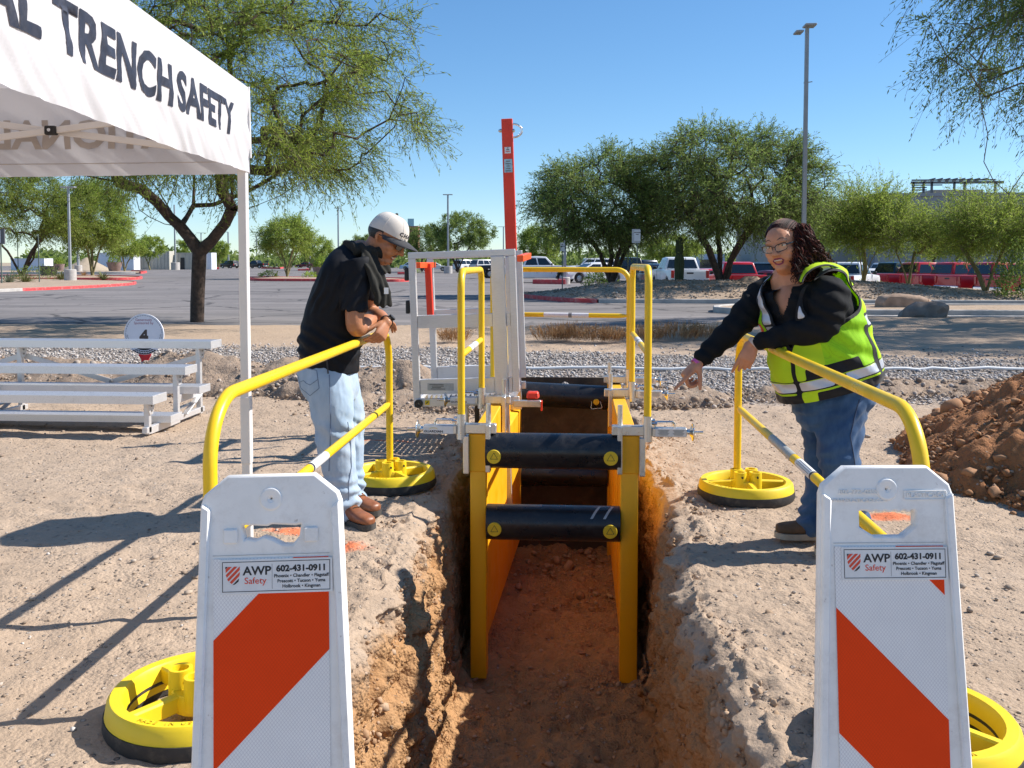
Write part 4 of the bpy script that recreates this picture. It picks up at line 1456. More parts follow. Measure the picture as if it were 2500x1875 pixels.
for k in range(5):
    c = LEAN @ Vector((-0.525, PY1 + 0.0285, 2.222 + 0.020 * k)); mb = MB(); mb.box(c, (0.045 - 0.008 * (k % 3), 0.001, 0.008)); mb.build('label_print', M['ink_grey'], rp, 0)

# ------------------------------------------------------------------ striped plastic barricades
def clip_poly(poly, a, b, c):
    """keep a*x+b*y<=c"""
    out = []
    for i in range(len(poly)):
        p, q = poly[i], poly[(i + 1) % len(poly)]
        dp, dq = a * p[0] + b * p[1] - c, a * q[0] + b * q[1] - c
        if dp <= 0: out.append(p)
        if (dp < 0 < dq) or (dq < 0 < dp):
            s = dp / (dp - dq); out.append((p[0] + s * (q[0] - p[0]), p[1] + s * (q[1] - p[1])))
    return out

def barricade(cx, cy, ztop, rz, roll, slope, phase, label, torn=False, tilt=7.0, marks=False):
    t = thing('barricade', label, 'barricade', (cx, cy, 0), 0, 'white plastic barricades with red and white striped sheeting')
    H = 1.10
    def half(v): return 0.114 + 0.040 * max(v, 0) / 0.5 * 0.46
    # local frame: x right, y down the face (negative up) ; origin at top centre
    Mx = Matrix.Translation((0, 0, ztop)) @ Matrix.Rotation(R(rz), 4, 'Z') @ Matrix.Rotation(R(roll), 4, 'Y') @ Matrix.Rotation(R(-tilt), 4, 'X') @ basis((1, 0, 0), (0, 0, 1), (0, -1, 0), (0, 0, 0))
    out = [(-0.074, 0), (0.074, 0), (0.112, -0.031), (0.117, -0.045), (half(H), -H), (-half(H), -H), (-0.117, -0.045), (-0.112, -0.031)]
    hw = 0.0525
    if torn:
        slot = [(-hw + .004, -.079), (-hw + 0.045, -.082), (0.0, -.079), (0.04, -.082), (hw - .002, -.080), (hw, -.084), (hw - 0.003, -.104), (hw - 0.016, -.118), (0.018, -.117), (0.0, -.108), (-0.012, -.104), (-0.026, -.110), (-0.040, -.107), (-hw + .006, -.110), (-hw, -.086)]
    else:
        slot = [(-hw, -.077), (-hw + .004, -.074)]
        for k in range(5):
            x = -hw + 0.022 + 0.0165 * k
            slot += [(x - 0.004, -.0745), (x, -.0765), (x + 0.004, -.0765), (x + 0.008, -.0745)]
        slot += [(hw - .004, -.074), (hw, -.078), (hw, -.104), (hw - 0.026, -.122), (-hw + 0.028, -.122), (-hw, -.106)]
    slot = [(x * 1.04, -0.098 + (y + 0.098) * 1.1) for x, y in slot]
    circ = [(0.0058 * math.cos(R(30 * k)), -.0375 + 0.0058 * math.sin(R(30 * k))) for k in range(12)]
    me = plate_mesh(out, [slot, circ], 0.022, 0.004, 'face')
    me.transform(Mx)
    me.set_sharp_from_angle(angle=R(50))
    face = link_mesh('face', me, M['barricade_plastic'], t)
    face_m = Mx @ Matrix.Translation((0, 0, 0.0115))
    def raised(name, poly, mat, d0, d1, parent=t, bevel=0):
        mb = MB(); mb.prism(poly, d0, d1, face_m)
        return mb.build(name, mat, parent, 30, bevel, local=True)
    # moulded rims down both sides
    for s in (-1, 1):
        v0, v1 = 0.045, H
        w = 0.0125
        poly = [(s * (half(v0) + 0.003), -v0 + 0.002), (s * (half(v1) + 0.003), -v1), (s * (half(v1) - w), -v1), (s * (half(v0) - w), -v0 - 0.008)]
        if s < 0: poly.reverse()
        raised('side_rim', poly, M['barricade_plastic'], -0.028, 0.008, bevel=0.003)
    # raised boss round the hole
    mb = MB(); mb.lathe([(0.0062, -0.004), (0.0066, 0.0006), (0.0125, 0.0012), (0.0165, 0.0022), (0.0185, 0.0018), (0.0200, 0.0), (0.0200, -0.003)], 28, face_m @ Matrix.Translation((0, -.0375, 0)), closed=True)
    mb.build('boss', M['barricade_plastic'], t, 40, local=True)
    # little locking pads beside the handle
    for s in (-1, 1):
        if torn:
            raised('lock_pad', [(s * 0.069 - 0.012, -.087), (s * 0.069 + 0.012, -.087), (s * 0.069 + 0.012, -.112), (s * 0.069 - 0.012, -.112)][::-1], M['barricade_plastic'], 0.0, 0.004, bevel=0.002)
    mb = MB(); mb.add([face_m @ Vector(p) for p in ((-0.10, -.1315, 0.0006), (0.10, -.1315, 0.0006), (0.10, -.1325, 0.0006), (-0.10, -.1325, 0.0006))], [(0, 1, 2, 3)])
    mb.build('crease', M['label_grey'], t, 0, local=True)
    # sheeting
    sw, v0, v1 = 0.0985, 0.1375, 1.02
    sheet = [(-sw, -v0), (-sw, -v1), (sw, -v1), (sw, -v0)]
    sh_ = raised('sheeting', sheet, M['sheet_white'], 0.0, 0.0015)
    P = 0.217
    for k in range(-2, 5):
        # stripe between lines through the sheet centre
        c0 = -(phase + 2 * P * k); c1 = c0 - P
        # y = slope*x + c
        poly = clip_poly(sheet, -slope, 1, c0)
        poly = clip_poly(poly, slope, -1, -c1) if poly else poly
        if len(poly) >= 3:
            raised('red_stripe', poly, M['sheet_red'], 0.0012, 0.0022, t)
    # sticker
    st = thing_part = raised('sticker', [(-0.0868, -.197), (0.1052, -.197), (0.1052, -.139), (-0.0868, -.139)], M['label_white'], 0.0015, 0.0034, t, 0.0)
    def bar(x0, y0, x1, y1, mat, d=0.0038):
        mb = MB(); mb.add([face_m @ Vector(p) for p in ((x0, y0, d), (x1, y0, d), (x1, y1, d), (x0, y1, d))], [(0, 1, 2, 3)] if (x1 - x0) * (y1 - y0) > 0 else [(3, 2, 1, 0)])
        return mb.build('print', mat, st, 0, local=True)
    lw = 0.0011
    for (a, b, c, d) in ((-0.083, -.1935, 0.1013, -.1935 + lw), (-0.083, -.1425 - lw, 0.1013, -.1425), (-0.083, -.1935, -0.083 + lw, -.1425), (0.1013 - lw, -.1935, 0.1013, -.1425)):
        bar(a, b, c, d, M['ink'])
    bar(0.0018, -.1900, 0.0024, -.147, M['ink_grey'])
    def word(s, size, x, y, mat, bold=0.0006, sq=1.0):
        me = text_mesh(s, size, 0, bold, 'CENTER', 1.0, sq)
        me.transform(face_m @ Matrix.Translation((x, y, 0.0039)))
        link_mesh('print', me, mat, st)
    word('AWP', 0.0205, -0.0235, -.1590, M['ink'], 0.0005, 1.05)
    word('Safety', 0.0155, -0.0265, -.1755, M['ink_red'], 0.0001, 1.02)
    word('602-431-0911', 0.0145, 0.0520, -.1560, M['ink'], 0.0006, 1.05)
    for i_, s in enumerate(('Phoenix \u2022 Chandler \u2022 Flagstaff', 'Prescott \u2022 Tucson \u2022 Yuma', 'Holbrook \u2022 Kingman')):
        word(s, 0.0078, 0.0520, -.1682 - 0.0088 * i_, M['ink'], 0.0002, 1.0)
    # shield mark made of slanted bars
    shp = [(-0.0770, -.1505), (-0.0530, -.1505), (-0.0530, -.1640), (-0.0570, -.1735), (-0.0655, -.1810), (-0.0735, -.1735), (-0.0770, -.1640)]
    for k in range(5):
        c0 = -.1440 - 0.0095 * k
        p = clip_poly(shp, -1.0, 1, c0 + 0.066); p = clip_poly(p, 1.0, -1, -(c0 + 0.066 - 0.0062)) if p else p
        if len(p) >= 3:
            mb = MB(); mb.add([face_m @ Vector((x, y, 0.0038)) for x, y in p], [tuple(range(len(p)))]); mb.build('print', M['ink_red'], st, 0, local=True)
    for p in ([(-0.0775, -.1505), (-0.0735, -.1505), (-0.0775, -.1550)], [(-0.0655, -.1815), (-0.0540, -.1705), (-0.0550, -.1755), (-0.0610, -.1805)]):
        mb = MB(); mb.add([face_m @ Vector((x, y, 0.0039)) for x, y in p], [tuple(range(len(p)))]); mb.build('print', M['ink'], st, 0, local=True)
    if marks:   # moulded writing
        for s, size, x, y in (('800-772-0355', 0.0125, -0.052, -.0415), ('WWW.PLASTICADE.COM', 0.0090, -0.052, -.0565), ('PLASTICADE', 0.0125, 0.071, -.0475)):
            me = text_mesh(s, size, 0.0022, 0, 'CENTER', 1.0, 1.02)
            me.transform(face_m @ Matrix.Translation((x, y, 0.0005)))
            link_mesh('moulded_lettering', me, M['barricade_plastic'], t)
        mb = MB()
        q = [face_m @ Vector(p) for p in ((0.031, -.0395, 0.001), (0.108, -.0395, 0.001), (0.108, -.0555, 0.001), (0.031, -.0555, 0.001), (0.031, -.0395, 0.001))]
        mb.tube(bend(q, 0.003, 3), 0.0009, 5); mb.build('moulded_frame', M['barricade_plastic'], t, 30, local=True)
    # rear leg frame of the A
    Rb = Matrix.Translation((0, 0.02, ztop - 0.06)) @ Matrix.Rotation(R(rz), 4, 'Z') @ Matrix.Rotation(R(10), 4, 'X') @ basis((1, 0, 0), (0, 0, 1), (0, -1, 0), (0, 0, 0))
    for s in (-1, 1):
        mb = MB(); mb.prism([(s * 0.03, -0.12), (s * 0.055, -0.12), (s * 0.07, -1.03), (s * 0.04, -1.03)][::s], -0.045, -0.012, Rb)
        mb.build('rear_leg', M['barricade_plastic'], t, 30, 0.004, local=True)
    return t
pL = at(665, 1163, 1.56); pR = at(2157, 1142, 1.70)
barricade(pL.x, pL.y, pL.z, 6.0, -1.1, 1.0, 0.393 - 0.217 - 0.0, 'white plastic barricade with torn handle and red stripes rising to the right', True)
barricade(pR.x, pR.y, pR.z, 6.0, 0.2, -1.0, 0.343, 'white plastic barricade with moulded lettering and red stripes falling to the right', False, marks=True)
# ------------------------------------------------------------------ canopy tent
def fabric_mat(name, col, transl=0.35, rough=0.8, lum=None):
    t = NT(name)
    c = t.geo()
    n = t.noise(c, 2.2, 6, 0.6)
    color = t.ramp(n, [(0.3, tuple(x * 0.95 for x in col)), (0.7, col)])
    n2 = t.noise(c, 14, 8, 0.75)
    color = t.mix(t.mapr(n2, 0.62, 0.8, 0, 0.25), color, tuple(x * 0.72 for x in col))
    nor = t.bump(t.math('ADD', t.math('MULTIPLY', n, 0.8), t.math('MULTIPLY', t.noise(c, 420, 2), 0.03)), 0.25, 0.03)
    a = t.bsdf(color, rough, 0, nor, 0.25)
    b = t.n('ShaderNodeBsdfTranslucent', {'Color': color, 'Normal': nor})
    m = t.n('ShaderNodeMixShader', {0: transl})
    t.t.links.new(a.outputs[0], m.inputs[1]); t.t.links.new(b.outputs[0], m.inputs[2])
    return t.done(m)
M['tent_cloth'] = fabric_mat('tent_cloth', (0.70, 0.685, 0.70), 0.25)
M['tent_frame'] = plain('tent_frame', (0.74, 0.71, 0.69), 0.45, 0, 0.05, 3)
M['print_navy'] = plain('print_navy', (0.022, 0.026, 0.045), 0.6, 0, 0.3, 14, dirt=(0.12, 0.12, 0.15), dirt_amt=0.4)
M['print_faint'] = plain('print_faint', (0.46, 0.41, 0.38), 0.8, 0, 0.08, 14)

TC = Vector((-1.358, 3.68, 0))
ta = Vector((0.099, -0.995, 0)).normalized()      # towards the camera
tb = Vector((-0.995, -0.060, 0)).normalized()     # away to the left
tent = thing('canopy_tent', 'white pop-up canopy tent with navy lettering along its side', 'canopy', tuple(TC))
TZ0, TZ1, TS = 1.815, 2.158, 3.05
def cloth_sheet(name, o, d, out, L, z0, z1, seed, nu=240, nv=44, both=False):
    V = []
    for j in range(nv + 1):
        f = j / nv
        for i in range(nu + 1):
            s = L * i / nu
            p = o + d * s + Vector((0, 0, z1 + (z0 - z1) * f))
            V.append([p.x, p.y, p.z])
    V = np.array(V)
    f = np.repeat(np.arange(nv + 1) / nv, nu + 1)
    s = np.tile(np.arange(nu + 1) / nu, nv + 1) * L
    q = np.stack([s * 1.6 + f * 0.8, f * 0.6, np.full_like(s, seed)], 1)
    w = 0.020 * fbm(q, 3, 1.2) * f + 0.010 * fbm(q * [3, 1, 1], 3, 2.2) * f
    w += 0.018 * np.sin(f * math.pi) * 0.4
    edge = np.minimum(s, L - s)
    w *= smooth(0.0, 0.25, edge) * 0.85 + 0.15
    # diagonal drag folds near the corner
    w += 0.010 * np.sin((s * 1.0 + f * 0.55) * 22) * np.exp(-edge / 0.14) * f * (1 - f) * 3
    V += np.outer(w, np.array(out))
    V[:, 2] += -0.012 * f * np.sin(np.pi * s / L) + 0.004 * fbm(q, 2, 2.0) * f
    i = np.arange(nv)[:, None] * (nu + 1) + np.arange(nu)[None, :]
    Q = np.stack([i, i + nu + 1, i + nu + 2, i + 1], -1).reshape(-1, 4)
    V -= np.array(TC)
    return link_mesh(name, np_mesh(name, V, Q), M['tent_cloth'], tent)
# outward normals
na = Vector((0.995, 0.099, 0)); nb = Vector((-0.06, 0.995, 0)).normalized()
o_c = TC + na * 0.022 + nb * 0.022
side_v = cloth_sheet('valance', o_c, ta, na, TS, TZ0, TZ1, 1.0)
back_v = cloth_sheet('valance', o_c, tb, nb, TS, TZ0 - 0.005, TZ1, 5.0)
cloth_sheet('valance', o_c + tb * TS, ta, -na, TS, TZ0, TZ1, 9.0, 40, 6)
cloth_sheet('valance', o_c + ta * TS, tb, -nb, TS, TZ0, TZ1, 13.0, 40, 6)
# roof
c0, c1, c2, c3 = [o_c + x + Vector((0, 0, TZ1)) for x in (Vector(), ta * TS, ta * TS + tb * TS, tb * TS)]
pk = (c0 + c2) / 2 + Vector((0, 0, 0.72))
mb = MB()
for a, b in ((c0, c1), (c1, c2), (c2, c3), (c3, c0)):
    n = 8
    rows = []
    for j in range(n + 1):
        f = j / n
        p, q = a.lerp(pk, f), b.lerp(pk, f)
        rows.append([p.lerp(q, k / n) - Vector((0, 0, 0.05 * math.sin(math.pi * f) * math.sin(math.pi * k / n))) for k in range(n + 1)])
    vs = [v for r in rows for v in r]
    mb.add(vs, [(j * (n + 1) + k, j * (n + 1) + k + 1, (j + 1) * (n + 1) + k + 1, (j + 1) * (n + 1) + k) for j in range(n) for k in range(n)])
mb.build('roof', M['tent_cloth'], tent, 60)
# sewn hems and seam welt at the corner
mb = MB(); mb.tube([o_c + Vector((0, 0, TZ1 + 0.004)), o_c + Vector((0.004, 0, TZ0 + 0.06))], 0.005, 6); mb.build('corner_seam', M['tent_frame'], side_v, 40)
def hem(o, d, out, z, par):
    mb = MB()
    mb.tube([o + d * s + Vector(out) * 0.006 + Vector((0, 0, z - 0.012 * math.sin(math.pi * s / TS))) for s in np.linspace(0.03, TS - 0.03, 40)], 0.0015, 4)
    mb.build('hem_stitch', M['print_faint'], par, 0)
hem(o_c, tb, -nb, TZ0 + 0.045, back_v)
# posts and trusses
def post(p):
    mb = MB(); mb.beam(p + Vector((0, 0, 0.01)), p + Vector((0, 0, TZ1 - 0.03)), 0.036, 0.036, tuple(ta))
    q = mb.build('post', M['tent_frame'], tent, 30, 0.004)
    mb = MB(); mb.box(p + Vector((0, 0, 0.008)), (0.11, 0.11, 0.016)); mb.build('foot_plate', M['tent_frame'], q, 30, 0.003)
    mb = MB(); mb.beam(p + Vector((0, 0, 0.62)), p + Vector((0, 0, 0.90)), 0.041, 0.041, tuple(ta)); mb.build('sleeve', M['tent_frame'], q, 30, 0.004)
for p in (TC, TC + ta * 2.98, TC + tb * 2.98, TC + ta * 2.98 + tb * 2.98): post(p)
def truss(o, d, off):
    L = 2.94; h = L / 2
    for k in range(2):
        s0, s1 = 0.02 + h * k, 0.02 + h * (k + 1)
        zA, zB = (2.065, 1.895) if k == 0 else (1.895, 2.065)
        for (za, zb, sh_) in ((2.07, 1.885, 0.011), (1.885, 2.07, -0.011)):
            mb = MB(); mb.beam(o + d * s0 + off * (0.03 + sh_) + Vector((0, 0, za)), o + d * s1 + off * (0.03 + sh_) + Vector((0, 0, zb)), 0.014, 0.026)
            mb.build('truss_bar', M['tent_frame'], tent, 30, 0.002)
        c = o + d * ((s0 + s1) / 2) + off * 0.045 + Vector((0, 0, 1.9775))
        mb = MB(); mb.box(c, (0.045, 0.03, 0.036), basis(d, d.cross(Vector((0, 0, 1))), (0, 0, 1), (0, 0, 0)).to_3x3()); br = mb.build('truss_bracket', M['black_plastic'], tent, 30, 0.004)
        mb = MB(); mb.cyl(c + off * 0.012, c + off * 0.021, 0.007, 10); mb.build('truss_bolt', M['bright_steel'], br, 40)
truss(TC, tb, -nb); truss(TC, ta, -na); truss(TC + tb * 2.98, ta, na); truss(TC + ta * 2.98, tb, nb)
# lettering: dense bold capitals
def draped(body, target_w, cap, o, d, out, s_right, zc, mat, par, mirror=False, offv=0.0022, name='lettering', seed=1.0, bold=0.034):
    me = text_mesh(body, 1.0, 0, bold, 'LEFT', 1.02)
    bm = bmesh.new(); bm.from_mesh(me)
    for k in range(2):
        bmesh.ops.subdivide_edges(bm, edges=[e for e in bm.edges if e.calc_length() > 0.12], cuts=2)
    bmesh.ops.triangulate(bm, faces=bm.faces)
    bm.to_mesh(me); bm.free()
    co = mesh_co(me)
    w = co[:, 0].max() - co[:, 0].min(); h = co[:, 1].max() - co[:, 1].min()
    X = (co[:, 0] - co[:, 0].min()) / w * target_w
    Z = (co[:, 1] - co[:, 1].min()) / h * cap - cap / 2 + zc
    s = s_right + (target_w - X) if not mirror else s_right + X
    f = np.clip((Z - TZ1) / (TZ0 - TZ1), 0, 1)
    q = np.stack([s * 1.6 + f * 0.8, f * 0.6, np.full_like(s, seed)], 1)
    wv = 0.020 * fbm(q, 3, 1.2) * f + 0.010 * fbm(q * [3, 1, 1], 3, 2.2) * f + 0.018 * np.sin(f * math.pi) * 0.4
    edge = np.minimum(s, TS - s)
    wv = wv * (smooth(0.0, 0.25, edge) * 0.85 + 0.15) + 0.010 * np.sin((s * 1.0 + f * 0.55) * 22) * np.exp(-edge / 0.14) * f * (1 - f) * 3
    base = np.array(o)[None] + np.outer(s, np.array(d)) + np.outer(wv + offv, np.array(out))
    base[:, 2] = Z - 0.012 * f * np.sin(np.pi * s / TS)
    set_co(me, base - np.array(TC))
    return link_mesh(name, me, mat, par)
draped('SAFETY', 0.645, 0.125, o_c, ta, na, 0.25, 1.992, M['print_navy'], side_v)
draped('TRENCH', 0.775, 0.125, o_c, ta, na, 0.94, 1.992, M['print_navy'], side_v)
draped('NATIONAL', 0.92, 0.125, o_c, ta, na, 1.80, 1.992, M['print_navy'], side_v)
draped('NATIONAL', 0.86, 0.118, o_c, tb, nb, 0.20, 1.975, M['print_faint'], back_v, mirror=True, offv=-0.005, seed=5.0)
draped('TRENCH', 0.72, 0.118, o_c, tb, nb, 1.20, 1.975, M['print_faint'], back_v, mirror=True, offv=-0.004, seed=5.0)
draped('SAFETY', 0.62, 0.118, o_c, tb, nb, 1.98, 1.975, M['print_faint'], back_v, mirror=True, offv=-0.004, seed=5.0)

# ------------------------------------------------------------------ bleachers
bl = thing('bleachers', 'three row aluminium bleachers on the dirt at the left', 'bleachers', (-3.56, 7.4, 0))
def plank(px, py, Y, th, dep=0.25, left=-7.4):
    p = at(px, py, Y)
    x1 = p.x
    mb = MB()
    # extruded plank with ribbed top
    n = 6
    prof = [(0, p.z - th), (0, p.z)]
    for k in range(n):
        a, b = dep * k / n, dep * (k + 1) / n
        prof += [(a + 0.004, p.z), (a + 0.008, p.z - 0.003), (b - 0.004, p.z - 0.003), (b - 0.001, p.z)] if k else [(a + 0.012, p.z), (a + 0.016, p.z - 0.003), (b - 0.004, p.z - 0.003), (b - 0.001, p.z)]
    prof += [(dep, p.z), (dep, p.z - th), (dep - 0.012, p.z - th), (dep - 0.012, p.z - 0.012), (0.012, p.z - 0.012), (0.012, p.z - th)]
    a = [Vector((left, Y + u, z)) for u, z in prof]; b = [Vector((x1, Y + u, z)) for u, z in prof]
    mb.loft([a, b])
    o = mb.build('plank', M['alu_plank'], bl, 20)
    mb = MB(); mb.box((x1 + 0.004, Y + dep / 2, p.z - th / 2), (0.010, dep + 0.010, th + 0.008)); mb.build('end_cap', M['alu'], o, 30, 0.002)
    return p
p1 = plank(513, 834, 8.36, 0.066)
p2 = plank(450, 897, 7.88, 0.066)
p3 = plank(485, 945, 8.06, 0.062, 0.24)
p4 = plank(371, 968, 7.30, 0.066)
p5 = plank(415, 1016, 7.60, 0.058, 0.22)
def frame(xf):
    def bar(a, b, w=0.045, h=0.045, up=(1, 0, 0), nm='leg', mat='alu'):
        mb = MB(); mb.beam(a, b, w, h, up); return mb.build(nm, M[mat], bl, 30, 0.003)
    zs = [p4.z - 0.09, p2.z - 0.09, p1.z - 0.09]
    ysx = [7.42, 7.98, 8.48]
    for yy, zz, pp in zip(ysx, zs, (p4, p2, p1)):
        l = bar((xf, yy, 0.012), (xf, yy, zz + 0.02))
        mb = MB(); mb.prism([(-0.075, 0.0), (0.075, 0.0), (0.06, -0.03), (0.026, -0.10), (-0.026, -0.10), (-0.06, -0.03)], -0.006, 0.006, basis((0, 1, 0), (0, 0, 1), (1, 0, 0), (xf + 0.029, yy, pp.z - 0.068)))
        mb.build('gusset', M['alu'], l, 0)
        for q in (-0.03, -0.07):
            mb = MB(); mb.cyl((xf + 0.03, yy, pp.z - 0.068 + q), (xf + 0.043, yy, pp.z - 0.068 + q), 0.008, 6); mb.build('bolt', M['bolt'], l, 0)
    bar((xf, 7.36, 0.05), (xf, 8.55, 0.05), 0.045, 0.05, (0, 0, 1), 'ground_rail')
    bar((xf + 0.003, 7.44, p5.z - 0.095), (xf + 0.003, 8.0, p5.z - 0.095), 0.04, 0.06, (0, 0, 1), 'foot_rail')
    bar((xf + 0.003, 8.0, p3.z - 0.10), (xf + 0.003, 8.5, p3.z - 0.10), 0.04, 0.07, (0, 0, 1), 'foot_rail')
    bar((xf + 0.03, 8.08, 0.07), (xf + 0.03, 8.46, p3.z - 0.10), 0.012, 0.05, (1, 0, 0), 'brace')
    bar((xf - 0.03, 8.02, p3.z - 0.20), (xf - 0.03, 8.47, 0.13), 0.012, 0.05, (1, 0, 0), 'brace')
for xf in (-3.585, -5.35, -7.1): frame(xf)
def cross(a, b):
    mb = MB(); mb.beam(a, b, 0.010, 0.05, (0, 0, 1)); return mb.build('cross_brace', M['alu'], bl, 30, 0.002)
cross((-3.60, 8.53, p1.z - 0.16), (-4.47, 8.53, 0.30)); cross((-5.34, 8.535, p1.z - 0.16), (-4.47, 8.535, 0.30))
cross((-5.36, 8.53, p1.z - 0.16), (-6.2, 8.53, 0.30)); cross((-7.1, 8.535, p1.z - 0.16), (-6.2, 8.535, 0.30))
mb = MB(); mb.cyl((-4.47, 8.50, 0.305), (-4.47, 8.522, 0.305), 0.016, 6); mb.build('bolt', M['bolt'], bl, 0)

# ------------------------------------------------------------------ golf ball sign on a red tee
gp = at(352, 816, 12.7)
gs = thing('ball_sign', 'white golf ball sign with the number 4 on a red tee behind the bleachers', 'sign', (gp.x, gp.y, 0))
M['sign_white'] = plain('sign_white', (0.80, 0.79, 0.83), 0.5, 0, 0.03, 5)
M['tee_red'] = plain('tee_red', (0.66, 0.012, 0.02), 0.5, 0, 0.06, 5)
M['maroon'] = plain('maroon', (0.35, 0.04, 0.10), 0.5, 0, 0.06, 5)
M['umber'] = plain('umber', (0.075, 0.05, 0.04), 0.6, 0, 0.1, 5)
rr = 0.292
Fm = basis((1, 0, 0), (0, 0, 1), (0, -1, 0), (gp.x, gp.y, gp.z))
mb = MB(); mb.prism([(rr * math.cos(R(6 * k)), rr * math.sin(R(6 * k))) for k in range(60)], -0.008, 0.008, Fm); disc = mb.build('ball_panel', M['sign_white'], gs, 30)
mb = MB(); mb.prism([(-0.095, -0.27), (0.095, -0.27), (0.085, -0.31), (0.055, -0.36), (0.05, -gp.z - 0.1), (-0.05, -gp.z - 0.1), (-0.055, -0.36), (-0.085, -0.31)], -0.007, 0.007, Matrix.Translation((0, 0.012, 0)) @ Fm); mb.build('tee', M['tee_red'], gs, 30)
mb = MB(); mb.prism([(rr * 0.985 * math.cos(R(a)), rr * 0.985 * math.sin(R(a))) for a in range(232, 309, 4)] + [(0.10, -0.20), (-0.10, -0.20)], 0.008, 0.0095, Fm); mb.build('ball_shade', M['ink'], disc, 0)
_r2 = random.Random(5)
for ring, cnt in ((0.93, 46), (0.84, 42)):
    for k in range(cnt):
        a = 2 * math.pi * k / cnt + ring
        up = math.sin(a)
        if ring < 0.9 and up > -0.05: continue
        low = up < -0.72
        c = Vector((rr * ring * math.cos(a), rr * ring * math.sin(a), 0))
        w = 0.012 + 0.012 * max(0, -up)
        tdir = Vector((-math.sin(a), math.cos(a), 0))
        n = Vector((math.cos(a), math.sin(a), 0))
        pts = [c + tdir * (w * math.cos(R(t))) + n * (w * 0.5 * -abs(math.sin(R(t)))) for t in range(0, 181, 30)]
        mb = MB(); mb.tube([Fm @ Vector((p.x, p.y, 0.0098)) for p in pts], 0.0022 + 0.0022 * max(0, -up), 4); mb.build('dimple_mark', M['sign_white' if low else 'ink'], disc, 0)
for s, size, x, y, mt, b in (('Generously', 0.052, 0, 0.205, 'maroon', 0), ('Sponsored by', 0.052, 0, 0.160, 'maroon', 0), ('4', 0.23, 0.0, -0.035, 'umber', 0.012)):
    me = text_mesh(s, size, 0, b); me.transform(Fm @ Matrix.Translation((x, y, 0.0095))); me.transform(Matrix.Translation(-root_off(disc)))
    link_mesh('print', me, M[mt], disc)
for s in (-1, 1):
    mb = MB(); mb.cyl((gp.x + s * 0.03, gp.y + 0.02, -0.1), (gp.x + s * 0.03, gp.y + 0.02, gp.z - 0.25), 0.005, 8); mb.build('stake', M['bolt'], gs, 30)

# ------------------------------------------------------------------ white pipe across the gravel
wp = MB()
pts = [at(-60, 913, 12.2), at(860, 912, 12.25), at(1150, 909.5, 12.3), at(1640, 907.5, 12.35), at(1900, 908, 12.35), at(2180, 905, 12.5), at(2330, 900, 12.6), at(2600, 893, 12.75)]
path = smooth_line(pts, 6)
wp.tube([Vector((p.x, p.y, 0.035 + 0.012 * math.sin(i * 1.7))) for i, p in enumerate(path)], 0.021, 8)
tag(wp.build('pipe', M['white_pipe'], None, 50), 'thin white plastic pipe lying across the grey gravel', 'pipe')

# ------------------------------------------------------------------ heaps of dug soil
def soil_heap(name, label, cat, hf, x0, x1, y0, y1, step, material, smat, npieces, psize, nst, ssize, seed, rough=0.05, piece='clod'):
    xs = np.arange(x0, x1, step); ys = np.arange(y0, y1, step)
    X, Y = np.meshgrid(xs, ys)
    base = hf(X, Y)
    P = np.stack([X.ravel(), Y.ravel(), base.ravel()], 1)
    k = np.clip(base.ravel() / 0.06, 0, 1)
    n = fbm(P * [1, 1, 1] + seed, 6, 2.4, 0.6)
    bl = perlin(P * [7.5, 7.5, 7.5] + seed)
    P[:, 2] += k * (rough * n + rough * 0.55 * np.abs(bl)) 
    P[:, 2] -= (1 - k) * 0.09
    nc = len(xs)
    i = np.arange(len(ys) - 1)[:, None] * nc + np.arange(nc - 1)[None, :]
    Q = np.stack([i, i + 1, i + 1 + nc, i + nc], -1).reshape(-1, 4)
    keep = (base.ravel() > 0.004)[Q].any(1)
    Q = Q[keep]
    used = np.unique(Q); mp = np.full(len(P), -1); mp[used] = np.arange(len(used))
    t = thing(name, label, cat, ((x0 + x1) / 2, (y0 + y1) / 2, 0))
    off = np.array(t.location)
    link_mesh('soil_body', np_mesh('soil_body', P[used] - off, mp[Q]), material, t)
    rs = np.random.RandomState(int(seed))
    def pick(n, lo_bias, reach=0.12):
        m = n * 14
        x, y = rs.uniform(x0, x1, m), rs.uniform(y0, y1, m)
        h = hf(x, y); u = rs.uniform(0, 1, m)
        ok = ((h > 0.012) & (u < np.where(h < lo_bias, 1.0, 0.4))) | ((h > -0.02) & (h <= 0.012) & (u < reach * 0.3))
        return np.stack([x, y, np.maximum(h, 0)], 1)[ok][:n]
    temps = []
    for k in range(9):
        v, f = rock_mesh_np(ICO1, int(seed) * 7 + k, 0.55, 0.6)
        temps.append(link_mesh(piece, np_mesh(piece, v, tris=f, smooth_shade=True), smat).data)
        bpy.data.objects.remove(bpy.data.objects[-1]) if False else None
    for o in [o for o in bpy.data.objects if o.data in temps]: bpy.data.objects.remove(o)
    for x, y, h in pick(npieces, 0.35):
        c = bpy.data.objects.new(piece, temps[rs.randint(0, 9)]); COL.objects.link(c); c.parent = t
        s = psize[0] + (psize[1] - psize[0]) * rs.beta(1.1, 4.2)
        c.scale = (s * rs.uniform(0.9, 1.5), s * rs.uniform(0.8, 1.1), s * rs.uniform(0.6, 0.95))
        c.rotation_euler = (rs.uniform(-.5, .5), rs.uniform(-.5, .5), rs.uniform(0, 6.3))
        c.location = (x - off[0], y - off[1], h + s * 0.32)
    if nst:
        pp = pick(nst, 0.25, 0.3)
        o = scatter_stones('crumbs', pp, np.minimum(ssize * (0.4 + 0.6 * rs.exponential(1.0, nst)), ssize * 4), smat, ICO0, int(seed), 0.8, parent=t, sink=0.3)
        stuff(o)
    return t

